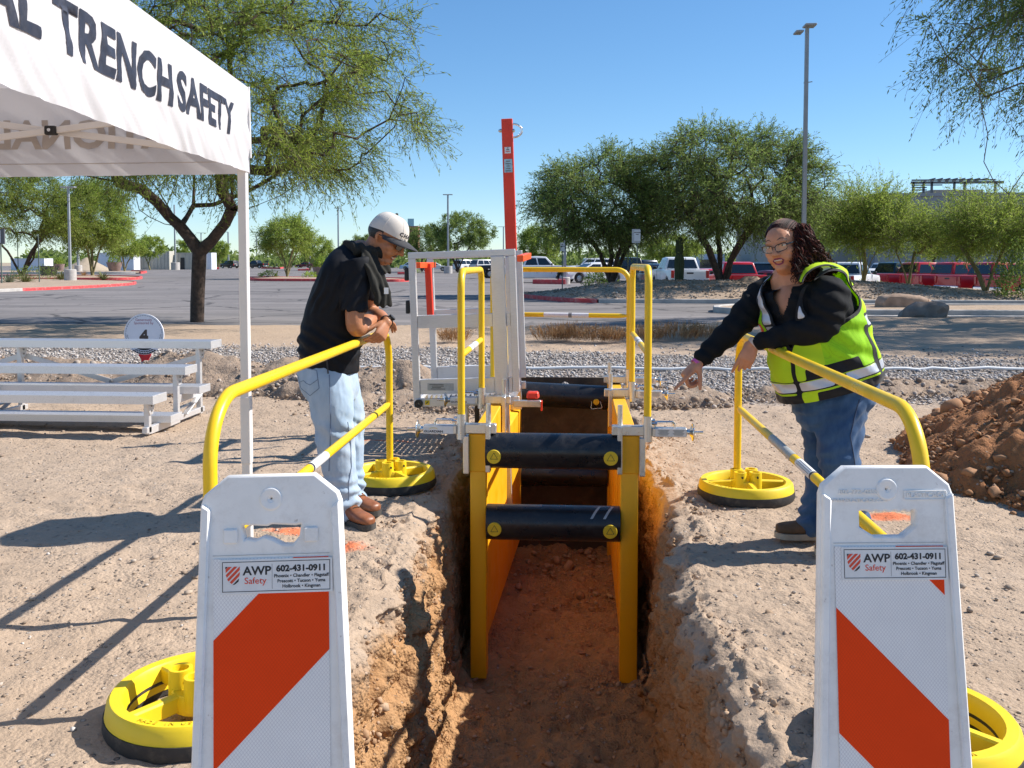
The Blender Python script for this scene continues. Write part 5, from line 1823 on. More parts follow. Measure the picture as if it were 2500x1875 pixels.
def heap_h(x, y):
    dx, dy = x - 4.9, y - 6.25
    a = np.arctan2(dy, dx)
    p = np.stack([np.cos(a).ravel() * 1.4, np.sin(a).ravel() * 1.4, np.zeros(a.size)], 1)
    w = 0.18 * fbm(p, 3, 1.3).reshape(a.shape)
    d = np.sqrt((dx / 1.0) ** 2 + (dy / 1.0) ** 2)
    r = 2.62 * (1 + 0.55 * w)
    z = 0.60 * (r - d) 
    return np.where(z > 0, 1.7 * (1 - np.exp(-z / 1.35)), z * 0.5)
soil_heap('soil_heap', 'large heap of reddish brown dug soil and clods at the right edge', 'soil heap', heap_h, 1.5, 7.6, 2.9, 9.6, 0.022, M['heap_soil'], M['heap_stone'], 290, (0.022, 0.10), 15000, 0.0105, 31.0, 0.075)

def ridge_fn(pts, w, h, seed):
    P = np.array(pts, float)
    def f(x, y):
        q = np.stack([np.ravel(x), np.ravel(y)], 1)
        best = np.full(len(q), 1e9)
        for a, b in zip(P[:-1], P[1:]):
            ab = b - a; L2 = (ab ** 2).sum()
            t = np.clip(((q - a) @ ab) / L2, 0, 1)
            d = np.linalg.norm(q - (a + t[:, None] * ab), axis=1)
            best = np.minimum(best, d)
        n = fbm(np.stack([q[:, 0], q[:, 1], np.full(len(q), seed)], 1), 4, 0.9)
        ww = w * (1 + 0.35 * n)
        z = h * (1 + 0.5 * n) * (1 - best / np.maximum(ww, 0.05))
        z = np.where(z > 0, z - 0.25 * np.maximum(z - h * 0.75, 0), z * 0.4)
        return z.reshape(np.shape(x))
    return f
soil_heap('soil_ridge', 'low ridge of stony grey brown soil behind the bleachers', 'soil ridge', ridge_fn([(-9.0, 10.6), (-5.5, 10.4), (-3.2, 10.3), (-2.25, 9.9), (-1.75, 9.75)], 0.75, 0.34, 3), -9.6, -1.0, 9.0, 11.6, 0.035, M['ridge_soil'], M['ridge_stone'], 120, (0.02, 0.06), 6000, 0.012, 41.0, 0.05)
soil_heap('soil_mound', 'small mound of brown soil on the gravel left of the woman', 'soil mound', ridge_fn([(0.75, 9.55), (1.30, 9.6)], 0.5, 0.15, 7), 0.0, 2.2, 8.8, 10.4, 0.03, M['ridge_soil'], M['ridge_stone'], 40, (0.02, 0.05), 1800, 0.012, 43.0, 0.04)
soil_heap('soil_ridge', 'low ridge of brown soil behind the woman and the reddish heap', 'soil ridge', ridge_fn([(2.3, 9.9), (3.4, 10.5), (5.2, 10.6), (7.0, 10.9)], 0.65, 0.14, 9), 1.5, 8.0, 9.0, 11.9, 0.035, M['ridge_soil'], M['ridge_stone'], 70, (0.02, 0.055), 3500, 0.012, 47.0, 0.045)
soil_heap('soil_ridge', 'flat heap of brown soil between the man and the aluminium platform', 'soil ridge', ridge_fn([(-2.1, 9.0), (-1.5, 9.3), (-1.0, 9.0)], 0.5, 0.13, 11), -2.9, -0.7, 8.2, 10.0, 0.03, M['ridge_soil'], M['ridge_stone'], 40, (0.018, 0.045), 1800, 0.011, 49.0, 0.04)
# ------------------------------------------------------------------ people
from mathutils.bvhtree import BVHTree
def skin_mat(name, col):
    t = NT(name)
    c = t.geo()
    n = t.noise(c, 16, 5, 0.6)
    n2 = t.noise(c, 160, 4, 0.6)
    color = t.ramp(n, [(0.3, tuple(x * 0.84 for x in col)), (0.7, tuple(x * 1.08 for x in col))])
    color = t.mix(t.mapr(n2, 0.45, 0.8, 0, 0.25), color, (col[0] * 0.9, col[1] * 0.62, col[2] * 0.55))
    return t.done(t.bsdf(color, 0.46, 0, t.bump(n2, 0.15, 0.003), 0.4, **{'Subsurface Weight': 0.12, 'Subsurface Radius': (0.01, 0.004, 0.002), 'Subsurface Scale': 0.6}))
M['skin_tan'] = skin_mat('skin_tan', (0.48, 0.205, 0.10))
M['skin_olive'] = skin_mat('skin_olive', (0.58, 0.265, 0.145))
def cloth(name, col, rough=0.85, weave=900, var=0.15, fade=None, fade_amt=0.0, fscale=7, bump=0.2, sheen=0.15):
    t = NT(name)
    c = t.geo()
    n = t.noise(c, fscale, 6, 0.6)
    w = t.noise(c, weave, 2, 0.5)
    color = t.ramp(n, [(0.3, tuple(x * (1 - var) for x in col)), (0.7, tuple(min(1, x * (1 + var)) for x in col))])
    if fade is not None:
        mp = t.n('ShaderNodeMapping', {'Vector': c, 'Scale': (1, 1, 0.35)}).outputs[0]
        n3 = t.noise(mp, 9, 5, 0.6)
        color = t.mix(t.mapr(n3, 0.4, 0.72, 0, fade_amt), color, fade)
        color = t.mix(t.mapr(w, 0.3, 0.7, 0, 0.25), color, fade)
    h = t.math('ADD', t.math('MULTIPLY', w, 0.12), n)
    return t.done(t.bsdf(color, rough, 0, t.bump(h, bump, 0.006), 0.2, **{'Sheen Weight': sheen}))
M['black_knit'] = cloth('black_knit', (0.009, 0.0095, 0.011), 0.85, 700, 0.3, sheen=0.0)
M['polo_black'] = cloth('polo_black', (0.0085, 0.0095, 0.013), 0.7, 800, 0.3, sheen=0.0)
M['towel'] = cloth('towel', (0.016, 0.017, 0.016), 0.9, 500, 0.35, (0.05, 0.045, 0.035), 0.4, sheen=0.05)
M['denim_light'] = cloth('denim_light', (0.30, 0.41, 0.53), 0.85, 600, 0.1, (0.50, 0.58, 0.66), 0.75, 8)
M['denim_dark'] = cloth('denim_dark', (0.022, 0.058, 0.135), 0.85, 600, 0.2, (0.075, 0.15, 0.27), 0.8, 8)
M['seam_denim'] = plain('seam_denim', (0.16, 0.21, 0.30), 0.85)
M['seam_navy'] = plain('seam_navy', (0.03, 0.05, 0.10), 0.85)
M['leather_brown'] = plain('leather_brown', (0.27, 0.095, 0.04), 0.42, 0, 0.3, 14, 0.1, 60)
M['suede_brown'] = plain('suede_brown', (0.115, 0.062, 0.03), 0.75, 0, 0.3, 14, 0.1, 60)
M['sole_dark'] = plain('sole_dark', (0.06, 0.055, 0.05), 0.7)
M['sole_tan'] = plain('sole_tan', (0.42, 0.34, 0.25), 0.75, 0, 0.15, 20)
M['cap_cream'] = cloth('cap_cream', (0.66, 0.60, 0.53), 0.85, 900, 0.05)
M['cap_grey'] = cloth('cap_grey', (0.045, 0.045, 0.05), 0.8, 900, 0.15)
M['hair_black'] = plain('hair_black', (0.012, 0.009, 0.008), 0.45, 0, 0.4, 60, 0.4, 200)
def hair_mat():
    t = NT('hair_curls')
    g = t.n('ShaderNodeNewGeometry')
    col = t.ramp(g.outputs['Random Per Island'], [(0, (0.010, 0.006, 0.006)), (0.5, (0.028, 0.012, 0.010)), (0.85, (0.085, 0.022, 0.018)), (1, (0.17, 0.05, 0.035))])
    return t.done(t.bsdf(col, 0.6, 0, None, 0.12))
M['hair_curls'] = hair_mat()
M['lens_dark'] = plain('lens_dark', (0.01, 0.009, 0.008), 0.06, 0, 0, 5, spec=0.8)
M['lip_plum'] = plain('lip_plum', (0.26, 0.035, 0.10), 0.4, 0, 0.1, 40)
M['lip_skin'] = plain('lip_skin', (0.33, 0.11, 0.075), 0.5, 0, 0.1, 40)
M['tooth'] = plain('tooth', (0.72, 0.68, 0.60), 0.3, 0, 0.04, 40)
M['mouth_dark'] = plain('mouth_dark', (0.05, 0.012, 0.012), 0.6)
M['eye_white'] = plain('eye_white', (0.65, 0.60, 0.56), 0.25, 0, 0.03, 40)
M['eye_dark'] = plain('eye_dark', (0.02, 0.01, 0.006), 0.15)
M['beige_band'] = plain('beige_band', (0.62, 0.46, 0.36), 0.5)
M['pink_band'] = plain('pink_band', (0.70, 0.13, 0.36), 0.5, 0, 0.35, 90)
def lens_mat():
    t = NT('lens_clear')
    a = t.n('ShaderNodeBsdfTransparent', {'Color': (0.93, 0.94, 0.93, 1)})
    b = t.n('ShaderNodeBsdfGlossy', {'Color': (1, 1, 1, 1), 'Roughness': 0.04})
    m = t.n('ShaderNodeMixShader', {0: 0.10})
    t.t.links.new(a.outputs[0], m.inputs[1]); t.t.links.new(b.outputs[0], m.inputs[2])
    return t.done(m)
M['lens_clear'] = lens_mat()
def vest_mat(name, col, mesh_cells=True):
    t = NT(name)
    c = t.geo()
    n = t.noise(c, 7, 5, 0.6)
    color = t.ramp(n, [(0.3, tuple(x * 0.93 for x in col)), (0.7, col)])
    h = n
    if mesh_cells:
        vo = t.n('ShaderNodeTexVoronoi', {'Vector': c, 'Scale': 190.0, 'Randomness': 0.15})
        d = t.mapr(vo.outputs['Distance'], 0.18, 0.3, 1, 0)
        color = t.mix(t.math('MULTIPLY', d, 0.6), color, (0.05, 0.12, 0.012))
    a = t.bsdf(color, 0.7, 0, t.bump(h, 0.3, 0.01), 0.3)
    tr = t.n('ShaderNodeBsdfTranslucent', {'Color': color})
    m = t.n('ShaderNodeMixShader', {0: 0.3})
    t.t.links.new(a.outputs[0], m.inputs[1]); t.t.links.new(tr.outputs[0], m.inputs[2])
    return t.done(m)
M['vest_mesh'] = vest_mat('vest_mesh', (0.46, 0.88, 0.02))
M['vest_solid'] = vest_mat('vest_solid', (0.66, 0.93, 0.03), False)
M['vest_trim'] = cloth('vest_trim', (0.013, 0.013, 0.015), 0.75, 900, 0.2)
M['vest_silver'] = plain('vest_silver', (0.56, 0.56, 0.60), 0.38, 0.25, 0.08, 12)
M['vest_red'] = plain('vest_red', (0.55, 0.02, 0.02), 0.6)

def V3(*a): return np.array(a, float)
def unit(v): v = np.array(v, float); return v / np.linalg.norm(v)

def hand(mb, wrist, d, nrm, thumb, curls, thumb_dir=None, size=1.0, spread=0.06, thumb_bend=0.3):
    """d: wrist to knuckles, nrm: out of the back of the hand, thumb: +1/-1 side along d x nrm"""
    d = unit(d); nrm = unit(np.array(nrm) - d * np.dot(nrm, d)); lat = np.cross(d, nrm)
    w = np.array(wrist, float)
    def q(a, l, n): return w + size * (d * a + lat * l + nrm * n)
    secs = []
    for a, hw, ht, off in ((-0.03, 0.029, 0.021, 0), (0.0, 0.029, 0.0205, 0), (0.035, 0.037, 0.019, 0), (0.07, 0.042, 0.016, 0), (0.092, 0.041, 0.0125, -0.001)):
        secs.append((q(a, 0, off), lat * hw * size, nrm * ht * size))
    mb.loft(ell_rings(secs, 16, 3))
    lens = [(0.043, 0.026, 0.021), (0.047, 0.030, 0.022), (0.044, 0.028, 0.021), (0.034, 0.021, 0.019)]
    offs = [0.0305, 0.0105, -0.0100, -0.0295]
    rads = [0.0096, 0.0098, 0.0093, 0.0083]
    for k in range(4):
        l = offs[k] * thumb
        base = q(0.088 - 0.004 * abs(k - 1), l, -0.001)
        fd = unit(d + lat * (spread * (1.5 - k) * thumb))
        p = [q(0.06, l * 0.85, -0.002), base]
        ang = 0
        cur = base
        for s in range(3):
            ang += curls[k][s]
            dirn = unit(fd * math.cos(ang) - nrm * math.sin(ang))
            cur = cur + dirn * lens[k][s] * size
            p.append(cur)
        r = rads[k] * size
        limb(mb, p, [r, r * 1.06, r, r * 0.93, r * 0.78], 10, sub=4)
    tb = q(0.018, 0.026 * thumb, -0.006)
    td = unit(d * 0.75 + lat * 0.55 * thumb - nrm * 0.25) if thumb_dir is None else unit(thumb_dir)
    t1 = tb + td * 0.045 * size
    td2 = unit(td + d * thumb_bend - nrm * 0.1)
    t2 = t1 + td2 * 0.032 * size
    t3 = t2 + unit(td2 + d * 0.2 - nrm * thumb_bend) * 0.025 * size
    limb(mb, [q(0.0, 0.012 * thumb, -0.004), tb, t1, t2, t3], [0.015 * size, 0.0165 * size, 0.0115 * size, 0.0105 * size, 0.008 * size], 10, sub=4)

class Head:
    def __init__(self, c, fwd, up, s=1.0):
        self.f = unit(fwd)
        self.u = unit(np.array(up, float) - self.f * np.dot(up, self.f))
        self.r = np.cross(self.f, self.u)      # to the person's right
        self.c = np.array(c, float); self.s = s
    def p(self, x, y, z): return self.c + self.s * (self.r * x + self.f * y + self.u * z)
    def m3(self): return Matrix((Vector(self.r), Vector(self.f), Vector(self.u))).transposed()
    def ell(self, mb, c, r, nu=20, nv=14):
        mb.sphere(self.p(*c), tuple(x * self.s for x in r), nu, nv, self.m3())
    def build(self, mb, chub=0.0, jaw=1.0):
        e = self.ell
        e(mb, (0, -0.016, 0.036), (0.075, 0.096, 0.084), 28, 18)
        e(mb, (0, 0.010, 0.030), (0.069, 0.086, 0.078))
        e(mb, (0, 0.030, -0.030), (0.058 + 0.010 * chub, 0.062, 0.066))
        e(mb, (0, 0.022, -0.060), (0.050 + 0.014 * chub, 0.058, 0.046 * jaw))
        e(mb, (0, 0.062, -0.088 * jaw), (0.024 + 0.006 * chub, 0.022, 0.020))           # chin
        if chub: e(mb, (0, 0.022, -0.098), (0.046, 0.046, 0.030))
        for s in (-1, 1):
            e(mb, (s * 0.040, 0.052, -0.020), (0.026 + 0.004 * chub, 0.028, 0.026 + 0.004 * chub))   # cheekbone
            e(mb, (s * 0.034, 0.056, -0.046), (0.022 + 0.006 * chub, 0.026, 0.024))
            e(mb, (s * 0.028, 0.076, 0.028), (0.026, 0.014, 0.009))                                   # brow
            limb(mb, [self.p(s * 0.0745, -0.012, -0.022), self.p(s * 0.079, -0.022, -0.004), self.p(s * 0.081, -0.026, 0.016), self.p(s * 0.077, -0.010, 0.024), self.p(s * 0.074, -0.002, 0.006)],
                 [x * self.s for x in (0.006, 0.009, 0.0085, 0.0055, 0.0055)], 8, sub=3)                   # ear
            e(mb, (s * 0.013, 0.098, -0.028), (0.010, 0.012, 0.009))                                  # nostril wing
        limb(mb, [self.p(0, 0.082, 0.026), self.p(0, 0.094, 0.004), self.p(0, 0.108, -0.018), self.p(0, 0.111, -0.026)], [x * self.s for x in (0.0085, 0.0095, 0.0115, 0.012)], 10, sub=4)
    def cast(self, bvh, x, z, off=0.001, y0=0.2):
        o = Vector(self.p(x, y0, z)); d = Vector(-self.f)
        h = bvh.ray_cast(o, d, 0.4)
        if h[0] is None: return Vector(self.p(x, 0.09, z))
        return h[0] - d * off

def bvh_of(me):
    return BVHTree.FromPolygons([v.co[:] for v in me.vertices], [p.vertices[:] for p in me.polygons])

def shift(me, parent):
    me.transform(Matrix.Translation(-root_off(parent))); return me

def folds(me, fn):
    co, no = mesh_co(me), mesh_no(me)
    d = fn(co)
    set_co(me, co + no * d[:, None])
    return me

def px3(px, py, Y): return np.array(at(px, py, Y))

def tube_on(mb, pts, r, n=6): mb.tube([Vector(p) for p in pts], r, n)

def shoe(name, ankle, toe, height, parent, upper, sole, tag_lace=True, w=0.050):
    """low boot: ankle and toe given on the ground plan"""
    a, b = np.array(ankle, float), np.array(toe, float)
    d = unit([b[0] - a[0], b[1] - a[1], 0]); s = np.array([d[1], -d[0], 0])
    z0 = min(a[2], b[2]) * 0 + GROUND
    L = np.linalg.norm((b - a)[:2])
    heel = np.array([a[0], a[1], 0]) - d * 0.075
    tot = L + 0.075
    def c(t, z): return heel + d * (t * tot) + np.array([0, 0, z0 + z])
    mb = MB()
    secs = [(c(0.00, 0.045), s * 0.020, V3(0, 0, 0.030)), (c(0.05, 0.055), s * 0.034, V3(0, 0, 0.043)), (c(0.22, 0.068), s * 0.040, V3(0, 0, 0.055)), (c(0.42, 0.064), s * 0.041, V3(0, 0, 0.050)),
            (c(0.62, 0.050), s * (w - 0.004), V3(0, 0, 0.037)), (c(0.82, 0.045), s * w, V3(0, 0, 0.030)), (c(0.95, 0.042), s * 0.040, V3(0, 0, 0.025)), (c(1.0, 0.039), s * 0.018, V3(0, 0, 0.014))]
    mb.loft(ell_rings(secs, 20, 4))
    limb(mb, [c(0.24, 0.07), c(0.23, 0.125), c(0.225, height)], [0.043, 0.042, 0.044], 16)
    me = fuse(mb, name, 0.006, 2)
    sh_ = link_mesh(name, shift(me, parent), upper, parent)
    out = []
    for k in range(40):
        t = 2 * math.pi * k / 40
        x = 0.5 - 0.5 * math.cos(t)
        prof = np.interp(x, [0, 0.03, 0.12, 0.4, 0.65, 0.85, 0.95, 1.0], [0.004, 0.026, 0.038, 0.038, w + 0.001, w + 0.004, 0.040, 0.004])
        out.append(heel + d * (x * (tot + 0.012) - 0.006) + s * prof * (1 if math.sin(t) >= 0 else -1))
    mb = MB()
    r0 = [Vector((p[0], p[1], z0 - 0.004)) for p in out]; r1 = [Vector((p[0], p[1], z0 + 0.026)) for p in out]
    mb.loft([r0, r1]); mb.build('sole', sole, sh_, 40)
    if tag_lace:
        mb = MB()
        for k in range(4):
            t = 0.36 + 0.065 * k
            z = np.interp(t, [0.3, 0.62], [0.118, 0.088])
            tube_on(mb, [c(t, z - 0.012) + s * 0.026, c(t + 0.01, z + 0.003) + s * 0.012, c(t + 0.015, z + 0.003) - s * 0.012, c(t + 0.02, z - 0.012) - s * 0.026], 0.0035, 6)
        mb.build('lace', M['suede_brown'] if upper is M['leather_brown'] else M['sole_dark'], sh_, 40)
    return sh_
GROUND = 0.008

# ================================================================== the man, leaning on the left rail
man = thing('person', 'man in white cap, black polo and pale jeans leaning on the left yellow rail', 'person', tuple(spot(855, 1280)))
YN, YFA = 5.00, 5.30
mb = MB()
hm = Head(px3(936, 588, 5.12) + V3(0.016, 0, 0.004), (0.87, -0.18, -0.46), (0.46, 0, 0.88), 1.09)
hm.build(mb, 0.15, 1.0)
for s in (-1, 1): hm.ell(mb, (s * 0.016, 0.060, -0.094), (0.018, 0.018, 0.015))
neck_b = px3(880, 622, 5.14)
limb(mb, [hm.p(0, -0.03, -0.03), hm.p(0, -0.045, -0.09), neck_b], [0.066, 0.062, 0.075], 16)
# torso core and hips, inside the clothes
pel = px3(802, 880, 5.13)
limb(mb, [neck_b, px3(845, 690, 5.14), px3(815, 790, 5.14), pel], [0.085, 0.125, 0.13, 0.135], 18)
# near arm (his right): elbow on the rail, forearm reaching away behind
shN = px3(868, 640, YN); elN = px3(868, 797, 4.94); wrN = px3(915, 783, 5.18)
limb(mb, [pel * 0.3 + shN * 0.7, shN + V3(0, 0.03, -0.02), shN * 0.5 + elN * 0.5, elN, elN * 0.55 + wrN * 0.45 + V3(0.012, 0, 0.004), wrN], [0.05, 0.055, 0.055, 0.050, 0.051, 0.033], 18)
hand(mb, wrN + V3(0.012, 0.03, 0), (0.45, 0.88, -0.1), (0.1, 0.1, 1), -1, [(0.4, 0.5, 0.3)] * 4)
# far arm (his left): comes forward across, hand hanging over the rail
shF = px3(868, 640, YFA + 0.02); elF = px3(908, 762, 5.42); wrF = px3(944, 787, 5.06)
limb(mb, [neck_b + V3(0, 0, -0.05), shF + V3(0, -0.02, -0.02), shF * 0.5 + elF * 0.5, elF, elF * 0.5 + wrF * 0.5, wrF], [0.05, 0.055, 0.055, 0.048, 0.046, 0.031], 18)
hand(mb, wrF + V3(-0.004, -0.01, -0.006), unit(px3(929, 822, 4.995) - wrF), (0.70, -0.60, 0.05), 1, [(0.75, 0.55, 0.2), (0.95, 0.6, 0.3), (1.0, 0.7, 0.3), (1.05, 0.8, 0.3)], size=1.02, spread=0.1)
# legs inside the jeans
hipN, knN, anN = px3(800, 905, 5.04), px3(815, 1062, 5.02), px3(845, 1258, 5.00)
hipF, knF, anF = px3(825, 905, 5.24), px3(849, 1058, 5.24), px3(861, 1236, 5.24)
for h, k, a in ((hipN, knN, anN), (hipF, knF, anF)):
    limb(mb, [pel, h, k, a, a + V3(0.0, 0, -0.03)], [0.10, 0.09, 0.058, 0.045, 0.045], 14)
me = fuse(mb, 'body', 0.0048, 3)
hb = bvh_of(me)
body = link_mesh('body', shift(me, man), M['skin_tan'], man)

# polo shirt
yc = 5.14
def sec(px, py, half, vy, tilt=0.0, y=yc):
    return (px3(px, py, y), V3(half * math.cos(tilt), 0, -half * math.sin(tilt)), V3(0, vy, 0))
mb = MB()
mb.loft(ell_rings([sec(812, 908, 0.142, 0.185, 0.05), sec(806, 858, 0.168, 0.205, 0.05), sec(812, 800, 0.168, 0.212, 0.1), sec(822, 745, 0.150, 0.220, 0.2), sec(836, 690, 0.135, 0.226, 0.35), sec(852, 645, 0.112, 0.205, 0.5), sec(868, 620, 0.088, 0.14, 0.6), sec(880, 606, 0.072, 0.085, 0.65)], 40, 6))
def sleeve(sh0, el, r0, r1, f=0.70):
    e = sh0 + (el - sh0) * f
    mb.loft(ell_rings([(sh0 + V3(-0.05, 0, 0.0), V3(0.06, 0, 0.02), V3(0, 0.055, 0)), (sh0 + V3(0.0, 0, 0.015), V3(r0, 0, 0.015), V3(0, r0 * 0.95, 0)), (sh0 * 0.6 + e * 0.4, V3(r0 * 0.98, 0, 0), V3(0, r0 * 0.9, 0)), (e, V3(r1, 0, -0.008), V3(0, r1, 0)), (e + unit(el - sh0) * 0.004, V3(r1 * 0.93, 0, -0.008), V3(0, r1 * 0.93, 0))], 28, 5))
sleeve(shN + V3(0.0, 0.005, 0.0), elN + V3(-0.012, 0, 0), 0.088, 0.070, 0.74)
sleeve(shF + V3(0, 0, -0.005), elF + V3(-0.005, 0, 0), 0.085, 0.068, 0.72)
me = fuse(mb, 'polo_shirt', 0.0075, 4)
def man_folds(c):
    q = c * [9, 9, 5]
    d = 0.0055 * fbm(q, 3, 1.0)
    u = c[:, 2] + 0.55 * c[:, 0]
    near_waist = np.exp(-((c[:, 2] - 1.0) / 0.09) ** 2)
    d += 0.008 * near_waist * np.sin(u * 85 + 4 * fbm(c * 5, 2, 1.0))
    nsl = np.exp(-((c[:, 1] - 4.93) / 0.08) ** 2) * smooth(1.15, 1.2, c[:, 2]) * (1 - smooth(1.36, 1.42, c[:, 2]))
    d += 0.005 * nsl * np.sin((c[:, 0] - 0.55 * c[:, 2]) * 110 + 3 * fbm(c * 6, 2, 1.0))
    return d
folds(me, man_folds)
me.polygons.foreach_set('use_smooth', np.ones(len(me.polygons), dtype=bool))
polo = link_mesh('polo_shirt', shift(me, man), M['polo_black'], man)
# front and back tails of the shirt
mb = MB()
mb.loft(ell_rings([sec(773, 885, 0.058, 0.17, 0.1), sec(768, 905, 0.050, 0.16, 0.1), sec(762, 914, 0.022, 0.12, 0.2)], 24, 4))
mb.build('shirt_tail', M['polo_black'], polo, 60)
mb = MB(); tube_on(mb, [px3(798, 880, 4.925), px3(800, 898, 4.93), px3(801, 912, 4.935)], 0.004); mb.build('side_vent', M['cap_grey'], polo, 40)

# jeans
mb = MB()
mb.loft(ell_rings([sec(797, 872, 0.140, 0.165, 0.0, 5.14), sec(799, 900, 0.158, 0.182, 0.0, 5.14), sec(806, 945, 0.160, 0.180, 0.0, 5.14), sec(812, 975, 0.130, 0.165, 0, 5.14)], 32, 4))
def leg(pts, rad):
    limb(mb, pts, rad, 22)
leg([px3(800, 925, 5.05), px3(812, 990, 5.035), px3(818, 1065, 5.02), px3(831, 1150, 5.01), px3(842, 1222, 5.0), px3(846, 1250, 5.0)], [0.128, 0.124, 0.108, 0.094, 0.088, 0.086])
leg([px3(826, 925, 5.23), px3(845, 990, 5.23), px3(852, 1062, 5.235), px3(853, 1150, 5.24), px3(857, 1205, 5.24), px3(860, 1230, 5.24)], [0.112, 0.105, 0.098, 0.084, 0.080, 0.080])
me = fuse(mb, 'jeans', 0.008, 4)
def jean_folds(c):
    d = 0.010 * fbm(c * [7, 7, 4], 5, 1.0)
    low = 1 - smooth(0.10, 0.34, c[:, 2])
    d += 0.011 * low * np.sin(c[:, 2] * 95 + 5 * fbm(c * [6, 6, 3], 2, 1.0) + 6 * c[:, 0])
    kn = np.exp(-((c[:, 2] - 0.50) / 0.10) ** 2)
    d += 0.006 * kn * np.sin((c[:, 2] + 0.5 * c[:, 0]) * 70 + 4 * fbm(c * 5, 2, 1.0))
    d -= 0.010 * np.exp(-np.abs(c[:, 0] - (-1.275 + 0.05 * c[:, 2])) / 0.02) * smooth(0.3, 0.5, c[:, 2]) * (1 - smooth(0.7, 0.8, c[:, 2])) * 0.6
    return d
folds(me, jean_folds)
jb = bvh_of(me)
jeans = link_mesh('jeans', shift(me, man), M['denim_light'], man)
def stitched(points, mat, parent, bvh, r=0.0022, off=0.001, nm='stitching', y0=4.3):
    mb = MB(); pts = []
    for (px, py) in points:
        o = Vector((0, 0, CAM_H)); d = ray(px, py).normalized()
        h = bvh.ray_cast(o, d, 20)
        if h[0] is not None: pts.append(h[0] - d * off)
    if len(pts) > 1:
        mb.tube(pts, r, 5); return mb.build(nm, mat, parent, 50)
def dense(pts, k=8):
    out = []
    for a, b in zip(pts[:-1], pts[1:]):
        for i in range(k): out.append((a[0] + (b[0] - a[0]) * i / k, a[1] + (b[1] - a[1]) * i / k))
    out.append(pts[-1]); return out
stitched(dense([(804, 915), (806, 960), (807, 1020), (806, 1090), (803, 1150)]), M['seam_denim'], jeans, jb, 0.0028)
stitched(dense([(722, 893), (773, 904), (779, 948), (757, 966), (735, 948), (727, 915)]), M['seam_denim'], jeans, jb)
stitched(dense([(729, 934), (741, 929), (748, 936), (757, 940), (775, 927)]), M['seam_denim'], jeans, jb, 0.0018)
stitched(dense([(849, 1030), (856, 1080), (858, 1140), (851, 1180), (852, 1220)]), M['seam_denim'], jeans, jb, 0.003)
mb = MB(); mb.loft(ell_rings([sec(795, 868, 0.143, 0.168), sec(796, 878, 0.146, 0.171)], 32, 2)); mb.build('belt', M['leather_brown'], jeans, 50)
shoe('shoe', anN + V3(-0.005, 0, 0), spot(907, 1296), 0.15, man, M['leather_brown'], M['sole_dark'])
shoe('shoe', anF, spot(922, 1262), 0.15, man, M['leather_brown'], M['sole_dark'])

# cap
cp = MB()
rings = []
for j in range(9):
    f = j / 8
    z = 0.040 + 0.100 * math.sin(f * math.pi / 2)
    k = math.cos(f * math.pi / 2) ** 0.62 if f < 1 else 0.02
    front = 0.010 * (1 - f)
    rings.append([Vector(hm.p(0.0835 * k * math.cos(a), -0.012 + (0.104 + (front if math.sin(a) > 0 else 0)) * k * math.sin(a), z - 0.018 * (1 - f) * (math.sin(a) < 0) * -math.sin(a))) for a in np.linspace(0, 2 * math.pi, 36, endpoint=False)])
cp.loft(rings)
cap = cp.build('cap', M['cap_cream'], man, 60)
mb = MB(); mb.sphere(hm.p(0, -0.012, 0.142), 0.009, 10, 6); mb.build('cap_button', M['cap_grey'], cap, 60)
for a in (0.0, 1.05, 2.09, 3.14, 4.19, 5.24):
    mb = MB(); tube_on(mb, [r[int(round(a / (2 * math.pi) * 36)) % 36] * 1.0 for r in rings], 0.0015, 5); mb.build('cap_seam', M['cap_cream'], cap, 60)
mb = MB()
top, bot = [], []
for i in range(13):
    a = math.pi * (0.02 + 0.96 * i / 12)
    for r_, lst in ((0, None),):
        pass
rows = []
for j in range(7):
    f = j / 6
    row = []
    for i in range(17):
        a = math.pi * (0.03 + 0.94 * i / 16)
        x0, y0 = 0.084 * math.cos(a), -0.012 + 0.112 * math.sin(a)
        ext = 0.078 * math.sin(a) ** 0.7
        y = y0 + ext * f
        z = 0.044 - 0.012 * f - 0.020 * (x0 / 0.084) ** 2 - 0.004 * f * f
        row.append((x0 * (1 + 0.03 * f), y, z))
    rows.append(row)
vs = [Vector(hm.p(*p)) for r in rows for p in r]; n = len(vs)
vs += [Vector(hm.p(p[0], p[1], p[2] - 0.005)) for r in rows for p in r]
fs = []
for j in range(6):
    for i in range(16):
        a = j * 17 + i
        fs.append((a, a + 1, a + 18, a + 17)); fs.append((n + a + 17, n + a + 18, n + a + 1, n + a))
for i in range(16): fs.append((6 * 17 + i, 6 * 17 + i + 1, n + 6 * 17 + i + 1, n + 6 * 17 + i))
mb.add(vs, fs); mb.build('brim', M['cap_grey'], cap, 50)
for k, ch in enumerate('CHA'):
    a = R(52 + 14.5 * k)
    me = text_mesh(ch, 0.030, 0.003, 0.0012, squeeze=1.1)
    n_ = hm.r * math.cos(a) + hm.f * math.sin(a); tdir = -hm.r * math.sin(a) + hm.f * math.cos(a)
    me.transform(basis(tdir, hm.u, n_, hm.p(0.087 * math.cos(a), -0.012 + 0.1195 * math.sin(a), 0.066)))
    link_mesh('cap_letter', shift(me, cap), M['cap_grey'], cap)
